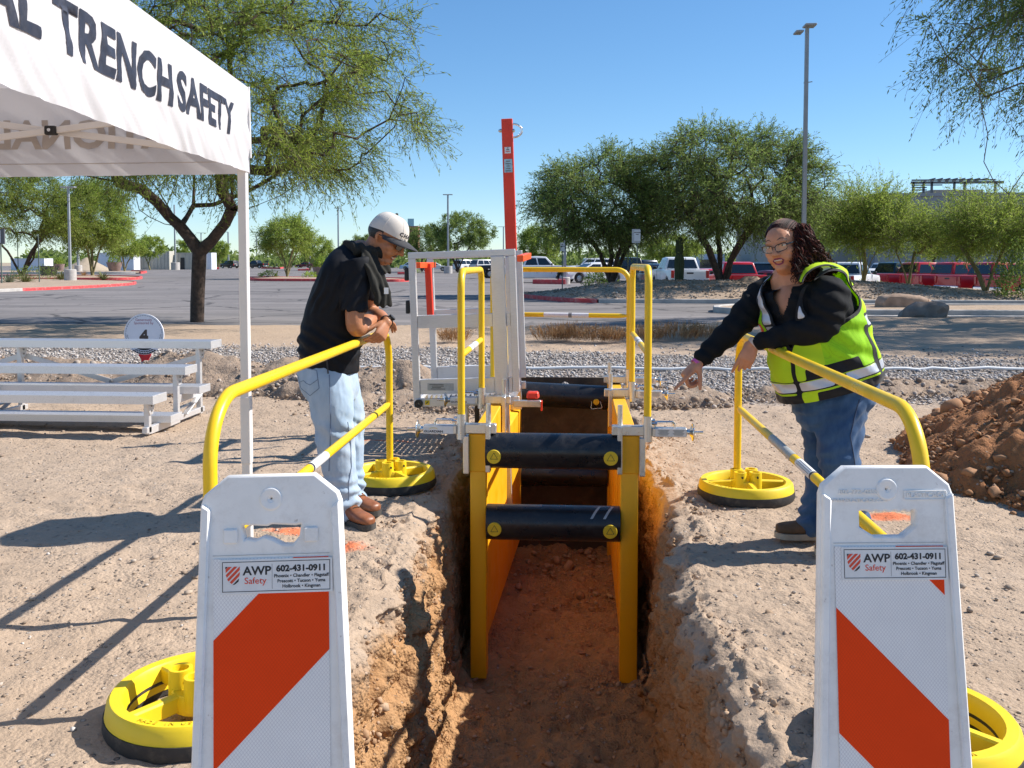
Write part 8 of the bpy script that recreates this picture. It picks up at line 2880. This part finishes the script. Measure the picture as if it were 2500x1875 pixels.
# ------------------------------------------------------------------ lamp posts, signs
M['pole_grey'] = plain('pole_grey', (0.36, 0.37, 0.38), 0.45, 0.3, 0.08, 2)
M['pole_dark'] = plain('pole_dark', (0.12, 0.12, 0.125), 0.5, 0.2, 0.08, 2)
M['post_green'] = plain('post_green', (0.13, 0.16, 0.14), 0.6, 0.2, 0.12, 3)
M['sign_grey'] = plain('sign_grey', (0.45, 0.46, 0.47), 0.5, 0.2, 0.08, 3)
M['sign_face'] = plain('sign_face', (0.68, 0.69, 0.70), 0.5, 0, 0.05, 3)
def lamp(px, Y, top_py, label, w=0.15, heads=2, base=0.0, base_h=0.8, base_r=0.32, z0=0.0, mat='pole_grey', hw_=0.6, crossbar=False, square=True, flat_dir=0.0):
    p = at(px, 640, Y); zt = at(px, top_py, Y).z
    t = thing('lamp_post', label, 'lamp post', (p.x, p.y, z0))
    if base:
        mb = MB(); mb.lathe([(base_r, -0.05), (base_r, base_h - 0.04), (base_r - 0.04, base_h)], 24, Matrix.Translation((p.x, p.y, z0))); mb.build('concrete_base', M['concrete'], t, 40)
    zb = z0 + (base_h if base else 0)
    mb = MB()
    if square: mb.box((p.x, p.y, (zb + zt) / 2), (w, w, zt - zb), taper=0.8)
    else: mb.tube([(p.x, p.y, zb), (p.x, p.y, zt)], [w / 2, w / 2 * 0.7], 10)
    mb.build('pole', M[mat], t, 30)
    for s in ((-1, 1) if heads == 2 else (-1,) if heads == 1 else ()):
        mb = MB(); mb.box((p.x + s * hw_ * 0.55, p.y, zt - 0.06), (hw_, 0.34, 0.11)); hd_ = mb.build('lamp_head', M[mat], t, 30, 0.02)
        mb = MB(); mb.beam((p.x, p.y, zt - 0.10), (p.x + s * hw_ * 0.3, p.y, zt - 0.08), 0.06, 0.06); mb.build('arm', M[mat], t, 30)
    if crossbar:
        zc = at(px, 206, Y).z
        mb = MB(); mb.beam((p.x - 0.10, p.y - 0.05, zc + 0.04), (p.x + 0.20, p.y - 0.05, zc + 0.08), 0.03, 0.03); mb.build('banner_arm', M[mat], t, 30)
    return t
lp = lamp(1961, 33.6, 66, 'tall square grey lamp post rising behind the woman', 0.15, 0, 0, z0=0.1, crossbar=True)
p = at(1961, 66, 33.6)
for s, l in ((-1, 0.27), (1, 0.40)):
    mb = MB(); mb.box((p.x + s * l * 0.5, 33.6 - 0.1 * s, p.z + (0.02 if s > 0 else -0.16)), (l, 0.5, 0.07)); mb.build('lamp_head', M['pole_grey'], lp, 30, 0.015)
lamp(1094, 118, 474, 'grey lamp post with concrete base right of the man\'s cap', 0.24, 2, 1, 0.95, 0.55)
mb_ = at(1093, 545, 118)
lamp(826.5, 150, 507, 'slim grey lamp post left of the man', 0.24, 2, 0)
lamp(171, 62, 455, 'grey lamp post on a wide concrete drum in the red kerbed bed', 0.15, 2, 1, 0.95, 0.40, hw_=0.5)
lamp(191, 118, 470, 'grey lamp post on a grey drum behind the concrete one', 0.24, 2, 1, 1.05, 0.48)
lamp(315, 250, 553, 'first of the far twin lamp posts over the palo verdes', 0.3, 1, 0, hw_=1.2)
lamp(323, 245, 552, 'second of the far twin lamp posts over the palo verdes', 0.3, 2, 0, hw_=1.3)
lamp(428, 170, 500, 'lamp post on a concrete drum before the second container', 0.26, 0, 1, 1.4, 0.8)
lamp(492, 260, 568, 'far lamp post between the branches of the forked trunk', 0.3, 2, 0, hw_=1.3)
lamp(558, 230, 566, 'pale far lamp post left of the tent post', 0.34, 1, 0, hw_=0.8)
lamp(627, 280, 577, 'far lamp post right of the tent post', 0.3, 2, 0, hw_=1.3)
lamp(757, 280, 559, 'far lamp post above the man\'s back', 0.3, 2, 0, hw_=1.3)
lamp(1379, 62, 417, 'lamp post on a concrete drum among the mesquite branches', 0.2, 2, 1, 0.55, 0.36, z0=-0.1, hw_=0.55)
lamp(1229, 230, 553, 'thin far lamp post left of the red mast', 0.3, 2, 0, hw_=1.3)

def sign(px, py, Y, w, h, label, lines, z0, frame=False, post='post_green', size=0.1):
    c = at(px, py, Y)
    t = thing('sign', label, 'sign', (c.x, c.y, z0))
    mb = MB(); mb.beam((c.x, c.y + 0.03, z0 - 0.05), (c.x, c.y + 0.03, c.z + h * 0.4), 0.045, 0.03, (0, 1, 0)); mb.build('post', M[post], t, 30)
    if frame:
        mb = MB(); mb.box((c.x - 0.05, c.y + 0.015, c.z - 0.02), (w * 1.3, 0.006, h * 1.28)); mb.build('back_panel', M['sign_grey'], t, 0)
    mb = MB(); mb.box((c.x, c.y, c.z), (w, 0.008, h)); pn = mb.build('panel', M['sign_face'], t, 0)
    for i, s in enumerate(lines):
        lettering(s, size, basis((1, 0, 0), (0, 0, 1), (0, -1, 0), (c.x, c.y - 0.0055, c.z + h * 0.28 - size * 1.6 * i)), M['ink'], pn, 0, 0.003)
    return t
sign(1556, 575, 36.0, 0.24, 0.42, 'white entrance only sign on the gravel mound', ('ENTRANCE', 'ONLY'), 0.55, True, size=0.045)
sign(1373, 602.5, 37.5, 0.19, 0.34, 'small white sign left of the mound beside the lamp drum', ('NO', 'PARKING'), 0.25, False, size=0.045)
s_ = at(3, 640, 52.0)
sg2 = thing('sign', 'dark framed sign cut off by the left edge', 'sign', (s_.x, 52.0, 0.1))
mb = MB(); mb.beam((s_.x, 52.0, 0.1), (s_.x, 52.0, at(3, 560, 52).z), 0.06, 0.06, (0, 1, 0)); mb.build('post', M['post_green'], sg2, 30)
a, b = at(-22, 596, 52), at(13, 559, 52)
mb = MB(); mb.box(((a.x + b.x) / 2, 51.93, (a.z + b.z) / 2), (b.x - a.x, 0.10, b.z - a.z)); fr_ = mb.build('frame', M['pole_dark'], sg2, 30, 0.01)
mb = MB(); mb.box(((a.x + b.x) / 2 - 0.10, 51.87, (a.z + b.z) / 2), (b.x - a.x - 0.25, 0.01, b.z - a.z - 0.16)); mb.build('panel', M['sign_face'], fr_, 0)
def stake(px, y0, y1, Y, label):
    c, d = at(px, y0, Y), at(px, y1, Y)
    mb = MB(); mb.box((c.x, c.y, (c.z + d.z) / 2), (0.055, 0.04, abs(c.z - d.z)))
    tag(mb.build('sign_post', M['post_green'], None, 30), label, 'post')
stake(42, 570, 668, 80, 'thin metal post in front of the leaning tree')
stake(93, 572, 699, 55, 'thin metal post standing in the red kerbed bed')
stake(1517, 565, 665, 44, 'bare metal sign post left of the entrance sign')
stake(1534, 563, 660, 44.5, 'second bare metal post close to the entrance sign')

# ------------------------------------------------------------------ vehicles
PAINT = {}
def paint(name, col, metallic=0.0):
    if name not in PAINT:
        t = NT('paint_' + name)
        n = t.noise(t.coords(), 3, 3)
        c = t.ramp(n, [(0.3, tuple(x * 0.93 for x in col)), (0.7, col)])
        PAINT[name] = t.done(t.bsdf(c, 0.30, metallic, None, 0.4, 0.25))
    return PAINT[name]
M['glass_dark'] = plain('glass_dark', (0.012, 0.016, 0.02), 0.05, 0, 0, 3, spec=0.9)
M['tyre'] = plain('tyre', (0.018, 0.018, 0.019), 0.8)
M['rim'] = plain('rim', (0.5, 0.5, 0.52), 0.3, 0.8, 0.05)
M['chrome'] = plain('chrome', (0.7, 0.7, 0.72), 0.15, 0.9, 0.02)
M['tail_red'] = plain('tail_red', (0.45, 0.01, 0.012), 0.2, 0, 0.05)
M['head_glass'] = plain('head_glass', (0.6, 0.62, 0.65), 0.1, 0.2, 0.05)
M['trim_black'] = plain('trim_black', (0.02, 0.02, 0.021), 0.5)
KINDS = {
 'pickup': dict(L=5.7, W=1.98, H=1.88, belt=1.20, clear=0.42, hood=1.16, cab=(1.25, -1.05), roof=(0.62, -0.78), wr=0.40, ax=(1.80, -1.72)),
 'suv': dict(L=5.0, W=1.96, H=1.84, belt=1.10, clear=0.36, hood=1.08, cab=(1.20, -2.44), roof=(0.45, -2.12), wr=0.38, ax=(1.50, -1.45)),
 'sedan': dict(L=4.75, W=1.83, H=1.45, belt=0.95, clear=0.25, hood=0.88, cab=(1.15, -1.75), roof=(0.25, -1.00), wr=0.33, ax=(1.42, -1.38)),
}
def vehicle(kind, pt, label, x, y, z, head, group=None):
    K = KINDS[kind]; L, W = K['L'], K['W']; h = L / 2
    t = thing(kind if kind != 'suv' else 'sport_utility', label, {'pickup': 'pickup', 'suv': 'SUV', 'sedan': 'car'}[kind], (x, y, z), head, group)
    side = basis((1, 0, 0), (0, 0, 1), (0, -1, 0), (0, 0, 0))
    wr = K['wr']; c0 = K['clear']
    def arch(cx):
        r = wr + 0.07
        return [(cx + r * math.cos(R(a)), wr + r * math.sin(R(a))) for a in range(-8, 189, 14)]
    bt = K['belt']
    top = {'pickup': [(h, c0 + 0.25), (h - 0.02, K['hood'] - 0.12), (h - 0.18, K['hood']), (K['cab'][0], K['hood'] + 0.06), (K['cab'][1], bt), (-h + 0.02, bt + 0.02), (-h, c0 + 0.2)],
           'suv': [(h, c0 + 0.25), (h - 0.03, K['hood'] - 0.15), (h - 0.22, K['hood']), (K['cab'][0], K['hood'] + 0.05), (-h + 0.06, bt), (-h, bt - 0.2), (-h, c0 + 0.2)],
           'sedan': [(h, c0 + 0.2), (h - 0.05, K['hood'] - 0.22), (h - 0.35, K['hood'] - 0.08), (K['cab'][0], K['hood']), (K['cab'][1], bt - 0.02), (-h + 0.08, bt - 0.06), (-h, c0 + 0.3)]}[kind]
    prof = [(h - 0.05, c0)] + top + [(-h + 0.05, c0)]
    prof += list(reversed(arch(K['ax'][1]))) + list(reversed(arch(K['ax'][0])))
    mb = MB(); mb.prism(prof, -W / 2, W / 2, side); body = mb.build('body', pt, t, 40, 0.05, local=True, seg=2)
    # cabin
    (cf, cr), (rf, rr_) = K['cab'], K['roof']
    H = K['H']; wb_, wt_ = W * 0.475, W * 0.375
    zb = bt - 0.03
    def cabin(off, z0f, z1f, x_in):
        vs = []
        for s in (-1, 1):
            for (xx, zz, ww) in ((cf, zb, wb_), (rf, H - 0.04, wt_), ((rf + rr_) / 2, H, wt_), (rr_, H - 0.04, wt_), (cr, zb, wb_)):
                vs.append((xx, s * ww, zz))
        return vs
    v = cabin(0, 0, 0, 0)
    mb = MB(); mb.add(v, [(0, 1, 2, 3, 4), (9, 8, 7, 6, 5), (0, 5, 6, 1), (1, 6, 7, 2), (2, 7, 8, 3), (3, 8, 9, 4), (4, 9, 5, 0)])
    mb.build('cab', pt, t, 40, 0.045, local=True, seg=2)
    def on(xx, zz, s):
        f = (zz - zb) / (H - 0.04 - zb)
        return Vector((xx, s * (wb_ + (wt_ - wb_) * f + 0.006), zz))
    z0, z1 = bt + 0.05, H - 0.14
    fx = lambda zz, a, b: a + (b - a) * (zz - zb) / (H - 0.04 - zb)
    n = {'pickup': 2, 'suv': 3, 'sedan': 2}[kind]
    for s in (-1, 1):
        a0, a1 = fx(z0, cf, rf) - 0.14, fx(z0, cr, rr_) + 0.12
        b0, b1 = fx(z1, cf, rf) - 0.10, fx(z1, cr, rr_) + 0.10
        for k in range(n):
            t0, t1 = k / n, (k + 1) / n
            g = 0.045
            q = [on(a0 + (a1 - a0) * t0 - g, z0, s), on(a0 + (a1 - a0) * t1 + g, z0, s), on(b0 + (b1 - b0) * t1 + g, z1, s), on(b0 + (b1 - b0) * t0 - g, z1, s)]
            mb = MB(); mb.add(q, [(0, 1, 2, 3) if s < 0 else (3, 2, 1, 0)]); mb.build('window', M['glass_dark'], t, 0, local=True)
        mb = MB(); mb.box((cf - 0.22, s * (W / 2 + 0.11), bt + 0.10), (0.12, 0.20, 0.17)); mb.build('mirror', M['trim_black'] if kind == 'pickup' else pt, t, 30, 0.03, local=True)
        mb = MB(); mb.box((0.15, s * (W / 2 + 0.004), bt - 0.22), (0.2, 0.02, 0.03)); mb.build('door_handle', pt, t, 0, local=True)
        for k in range(2):
            mb = MB(); mb.box((fx(zb, cf, rf) - 0.25 - 1.02 * k, s * (W / 2 + 0.002), (bt + c0) / 2 + 0.08), (0.012, 0.006, bt - c0 - 0.25)); mb.build('door_gap', M['trim_black'], t, 0, local=True)
    def across(xa, za, wa, xb, zb2, wb2, nm, o):
        q = [Vector((xa + o, -wa, za)), Vector((xa + o, wa, za)), Vector((xb + o, wb2, zb2)), Vector((xb + o, -wb2, zb2))]
        mb = MB(); mb.add(q, [(0, 1, 2, 3) if o > 0 else (3, 2, 1, 0)]); mb.build(nm, M['glass_dark'], t, 0, local=True)
    wz = lambda zz: (wb_ + (wt_ - wb_) * (zz - zb) / (H - 0.04 - zb)) - 0.10
    across(fx(z0, cf, rf), z0, wz(z0), fx(z1 + 0.04, cf, rf), z1 + 0.04, wz(z1), 'windscreen', 0.012)
    across(fx(z0 + 0.03, cr, rr_), z0 + 0.03, wz(z0), fx(z1, cr, rr_), z1, wz(z1), 'rear_window', -0.012)
    for ax in K['ax']:
        for s in (-1, 1):
            wm = basis((1, 0, 0), (0, 0, 1), (0, -s, 0), (ax, s * (W / 2 - 0.11), wr))
            wm = basis((1, 0, 0), (0, 0, -s), (0, s, 0), (ax, s * (W / 2 - 0.10), wr))
            mb = MB(); mb.lathe([(wr * 0.6, -0.11), (wr * 0.93, -0.11), (wr, -0.07), (wr, 0.07), (wr * 0.93, 0.11), (wr * 0.6, 0.11)], 24, wm, closed=True)
            w_ = mb.build('wheel', M['tyre'], t, 40, local=True)
            mb = MB(); mb.lathe([(0.0, 0.06), (wr * 0.15, 0.075), (wr * 0.55, 0.055), (wr * 0.64, 0.10), (wr * 0.64, -0.02), (0.0, -0.02)], 20, wm); mb.build('rim', M['rim'], w_, 40, local=True)
            for k in range(5):
                a = R(72 * k)
                mb = MB(); mb.box(wm @ Vector((wr * 0.36 * math.cos(a + 0.6), wr * 0.36 * math.sin(a + 0.6), 0.067)), (wr * 0.13, 0.02, wr * 0.13)); mb.build('rim_slot', M['trim_black'], w_, 0, local=True)
    # ends
    mb = MB(); mb.box((h - 0.01, 0, (c0 + K['hood']) / 2 + 0.02), (0.05, W * 0.52, (K['hood'] - c0) * 0.42)); mb.build('grille', M['trim_black'], t, 30, 0.01, local=True)
    ch = M['chrome'] if kind == 'pickup' else M['trim_black']
    mb = MB(); mb.box((h + 0.02, 0, c0 + 0.13), (0.16, W * 0.97, 0.22)); mb.build('bumper', ch if kind == 'pickup' else pt, t, 30, 0.03, local=True)
    mb = MB(); mb.box((-h - 0.03, 0, c0 + 0.16), (0.16, W * 0.95, 0.20)); mb.build('bumper', ch if kind == 'pickup' else pt, t, 30, 0.03, local=True)
    for s in (-1, 1):
        mb = MB(); mb.box((h - 0.06, s * W * 0.40, K['hood'] - 0.22), (0.12, 0.30, 0.17)); mb.build('headlight', M['head_glass'], t, 30, 0.02, local=True)
        mb = MB(); mb.box((-h + 0.01, s * (W / 2 - 0.09), bt - 0.22), (0.06, 0.16, 0.38 if kind != 'sedan' else 0.18)); mb.build('taillight', M['tail_red'], t, 30, 0.015, local=True)
    mb = MB(); mb.box((-h - (0.118 if kind == 'pickup' else 0.012), 0, c0 + (0.17 if kind == 'pickup' else 0.38)), (0.012, 0.32, 0.15)); mb.build('number_plate', M['label_white'], t, 0, local=True)
    if kind == 'pickup':
        mb = MB(); mb.box(((cr - h) / 2 - 0.02, 0, bt + 0.012), (h + cr - 0.22, W - 0.30, 0.02)); mb.build('bed', M['trim_black'], t, 0, local=True)
        mb = MB(); mb.box((-h - 0.004, 0, bt - 0.33), (0.012, W * 0.72, 0.52)); mb.build('tailgate', pt, t, 30, 0.005, local=True)
        mb = MB(); mb.box((-h - 0.014, 0, bt - 0.16), (0.012, 0.34, 0.075)); mb.build('tailgate_handle', M['trim_black'], t, 0, local=True)
    return t
WHITE = paint('white', (0.78, 0.78, 0.78)); BLACK = paint('black', (0.012, 0.013, 0.016)); REDP = paint('red', (0.56, 0.014, 0.022)); SILV = paint('silver', (0.42, 0.44, 0.46), 0.5)
GREY = paint('grey', (0.08, 0.085, 0.09), 0.4); TEAL = paint('teal', (0.012, 0.04, 0.055), 0.3); NAVY = paint('navy', (0.012, 0.02, 0.05), 0.2); MAROON = paint('maroon', (0.16, 0.012, 0.03), 0.2); SKYB = paint('sky', (0.35, 0.50, 0.62))
LOT = -0.42
def park(kind, pt, px, Y, hd, label, z=None, group='vehicles parked in the lot'):
    p = at(px, 640, Y)
    zz = float(lot_z(np.array([p.x]), np.array([Y]))[0]) if z is None else z
    return vehicle(kind, pt, label, p.x, Y, zz, R(hd), group)
park('pickup', WHITE, 1312, 66, 2, 'white pickup seen from its side right of the aluminium platform')
park('sedan', WHITE, 1446, 66, 205, 'white car facing left in front of the dark mesquite trunks')
park('suv', WHITE, 1440, 86, 190, 'white SUV behind the white car under the mesquite')
park('suv', BLACK, 1530, 72, 95, 'black SUV behind the posts of the entrance sign')
park('pickup', NAVY, 1575, 84, 120, 'dark blue pickup far behind the entrance sign')
park('sedan', NAVY, 1604, 56, 100, 'dark blue car left of the white pickup with its tailgate to us')
park('pickup', WHITE, 1656, 50.5, 96, 'white pickup with its tailgate towards us behind the saguaro')
park('sedan', GREY, 1712, 62, 95, 'dark grey car right of the saguaro')
park('sedan', REDP, 1737, 56, -85, 'red car facing us beside the big mesquite trunk')
park('pickup', REDP, 1797, 49.5, 92, 'red pickup with its tailgate towards us right of the big trunk')
park('suv', BLACK, 1848, 62, 95, 'black SUV left of the woman\'s head')
park('sedan', MAROON, 1905, 49, -70, 'maroon car behind the woman\'s face')
park('pickup', WHITE, 2072, 50, 60, 'white pickup just right of the woman\'s shoulder')
park('sedan', WHITE, 2125, 64, 70, 'white car behind the right palo verde trunk')
park('pickup', TEAL, 2192, 56.5, 22, 'dark teal pickup left of the red pickups')
for k, (lab) in enumerate(('red pickup nearest to us at the right edge', 'second red pickup from the right edge', 'third red pickup from the right edge', 'farthest of the red pickups beside the small palo verde')):
    rx, ry = 19.6 - 0.85 * k, 45.6 + 2.75 * k
    vehicle('pickup', REDP, lab, rx + 2.85 * math.cos(R(16)), ry + 2.85 * math.sin(R(16)), LOT, R(16), 'red pickups parked in a row')
park('suv', WHITE, 2205, 72, 20, 'white SUV behind the dark teal pickup')
park('suv', WHITE, 2288, 70, 20, 'white SUV behind the farthest red pickup')
park('suv', SILV, 2355, 71, 20, 'silver SUV behind the nearest red pickups')
park('suv', WHITE, 1143, 140, 50, 'white SUV seen through the aluminium platform, left one')
park('suv', WHITE, 1190, 132, 40, 'white SUV seen through the aluminium platform, right one')
park('pickup', BLACK, 1240, 84, 195, 'black pickup facing left behind the aluminium mast')
park('sedan', WHITE, 1060, 150, 5, 'white car between the red gate post and the lamp drum')
park('sedan', SKYB, 1008, 165, 10, 'pale blue car just right of the man\'s chin')
park('suv', BLACK, 561, 215, 150, 'black SUV far off left of the tent post')
park('pickup', BLACK, 625, 210, 160, 'black pickup far off right of the tent post')
park('sedan', MAROON, 744, 240, 170, 'dark red car far off behind the man\'s back')
park('sedan', MAROON, 772, 235, 165, 'dark red car beside the planter at the man\'s back')
park('suv', NAVY, 655, 250, 20, 'navy SUV far off left of the island palo verde')

# ------------------------------------------------------------------ buildings and containers
M['siding_beige'] = plain('siding_beige', (0.50, 0.47, 0.40), 0.7, 0.1, 0.08, 1)
M['trailer_white'] = plain('trailer_white', (0.72, 0.73, 0.78), 0.5, 0, 0.04, 1)
M['wall_grey'] = plain('wall_grey', (0.30, 0.295, 0.30), 0.85, 0, 0.06, 0.4)
M['wall_tan'] = plain('wall_tan', (0.42, 0.37, 0.32), 0.85, 0, 0.06, 0.4)
M['brick_red'] = plain('brick_red', (0.34, 0.13, 0.09), 0.85, 0, 0.15, 2)
def ribbed_box(name, label, cat, xa, xb, ytop, Y, dep, mat, rib=0.45, door=None):
    a, b = at(xa, ytop, Y), at(xb, ytop, Y)
    t = thing(name, label, cat, (a.x, Y, 0))
    mb = MB(); mb.box(((a.x + b.x) / 2, Y + dep / 2, a.z / 2), (b.x - a.x, dep, a.z)); mb.build('shell', mat, t, 30)
    n = int((b.x - a.x) / rib)
    if rib < 50:
        for k in range(n):
            mb = MB(); mb.box((a.x + rib * (k + 0.5), Y - 0.04, a.z / 2 - 0.05), (rib * 0.42, 0.08, a.z - 0.35)); mb.build('rib', mat, t, 0)
    mb = MB(); mb.box(((a.x + b.x) / 2, Y - 0.05, a.z - 0.08), (b.x - a.x + 0.1, 0.12, 0.16)); mb.build('top_rail', mat, t, 0)
    if door:
        c, d = at(door[0], door[2], Y), at(door[1], door[2], Y)
        mb = MB(); mb.box(((c.x + d.x) / 2, Y - 0.09, c.z / 2), (d.x - c.x, 0.06, c.z)); mb.build('opening', M['trim_black'], t, 0)
    return t
ribbed_box('trailer', 'long white box trailer behind the palo verdes', 'trailer', 238, 326, 617, 172, 2.6, M['trailer_white'], 99)
ribbed_box('container', 'beige ribbed container right of the white trailer', 'container', 327, 413, 613, 176, 2.6, M['siding_beige'], 0.7)
ribbed_box('container', 'beige ribbed container with a dark opening behind the forked trunk', 'container', 430, 476, 617, 178, 2.6, M['siding_beige'], 0.7, (441, 451, 629))
ribbed_box('container', 'pale container right of the forked trunk', 'container', 503, 516, 617, 180, 2.6, M['trailer_white'], 0.7)
ribbed_box('trailer', 'white trailer at the far left behind the leaning tree', 'trailer', 26, 108, 631, 150, 2.6, M['trailer_white'], 99)
# grey building at the right with a roof pergola
a, b = at(2140, 478, 105), at(2900, 478, 105)
bd = thing('building', 'large grey windowless building with a steel roof frame at the right', 'building', (a.x, 105, LOT))
mb = MB(); mb.box(((a.x + b.x) / 2, 120, (a.z + LOT) / 2), (b.x - a.x, 30, a.z - LOT)); mb.build('wall', M['wall_grey'], bd, 0)
mb = MB(); mb.box(((a.x + b.x) / 2, 120, a.z + 0.1), (b.x - a.x + 0.3, 30.3, 0.35)); mb.build('parapet', M['wall_grey'], bd, 0)
c, d = at(1868, 520, 112), at(2139, 520, 112)
mb = MB(); mb.box(((c.x + d.x) / 2, 122, (c.z + LOT) / 2), (d.x - c.x, 20, c.z - LOT)); mb.build('low_wing', M['wall_tan'], bd, 0)
def bp(px, py, Y): return at(px, py, Y)
for k, px in enumerate((2230, 2255, 2275, 2330, 2355, 2430)):
    p = bp(px, 445, 108); mb = MB(); mb.beam((p.x, p.y, a.z), (p.x, p.y, p.z), 0.22, 0.22, (0, 1, 0)); mb.build('frame_post', M['pole_dark'], bd, 0)
for (x0, x1, yy, th) in ((2224, 2450, 446, 0.28), (2226, 2300, 452, 0.12), (2226, 2262, 458, 0.12), (2226, 2262, 464, 0.12), (2226, 2430, 440, 0.16)):
    p, q = bp(x0, yy, 108), bp(x1, yy, 108)
    mb = MB(); mb.beam(p, (q.x, q.y, p.z), 0.22, th); mb.build('frame_beam', M['pole_dark'], bd, 0)
for k in range(8):
    p = bp(2275 + 18 * k, 440, 108); mb = MB(); mb.beam((p.x, 107, p.z + 0.12), (p.x, 110.5, p.z + 0.12), 0.1, 0.12); mb.build('slat', M['pole_dark'], bd, 0)
p, q = bp(2290, 460, 107), bp(2420, 460, 107)
mb = MB(); mb.box(((p.x + q.x) / 2, 112, (a.z + p.z) / 2), (q.x - p.x, 6, max(p.z - a.z, 0.3))); mb.build('roof_unit', M['wall_tan'], bd, 0)
# low pale building under the mesquites
a, b = at(1676, 620, 120), at(1770, 620, 120)
pb = thing('building', 'low pale building seen behind the red car', 'building', (a.x, 120, LOT))
mb = MB(); mb.box(((a.x + b.x) / 2, 125, (a.z + LOT) / 2), (b.x - a.x, 10, a.z - LOT)); mb.build('wall', M['trailer_white'], pb, 0)
mb = MB(); mb.box(((a.x + b.x) / 2, 119.98, 1.0), ((b.x - a.x) * 0.3, 0.1, 1.6)); mb.build('window', M['glass_dark'], pb, 0)
# brick tower far off by the cap
p = at(1010, 545, 320)
tw_ = thing('tower', 'small far brick red tower just right of the man\'s cap', 'tower', (p.x, 320, 0))
mb = MB(); mb.box((p.x, 320, p.z / 2 - 1), (3.6, 3.6, p.z)); mb.build('shaft', M['brick_red'], tw_, 0)
mb = MB(); mb.box((p.x - 0.6, 318, p.z + 0.2), (2.2, 0.5, 2.6)); mb.build('roof_panel', M['label_blue'], tw_, 0)
# sand heap by the trailer
soil_heap('sand_heap', 'pale heap of sand left of the white trailer', 'sand heap', lambda x, y: np.where(1, 2.3 - 0.55 * np.sqrt((x - at(212, 655, 150).x) ** 2 + (y - 150) ** 2), 0), at(212, 655, 150).x - 5, at(212, 655, 150).x + 5, 145, 155, 0.25, M['desert'], M['ridge_stone'], 3, (0.1, 0.2), 0, 0.1, 61.0, 0.05)
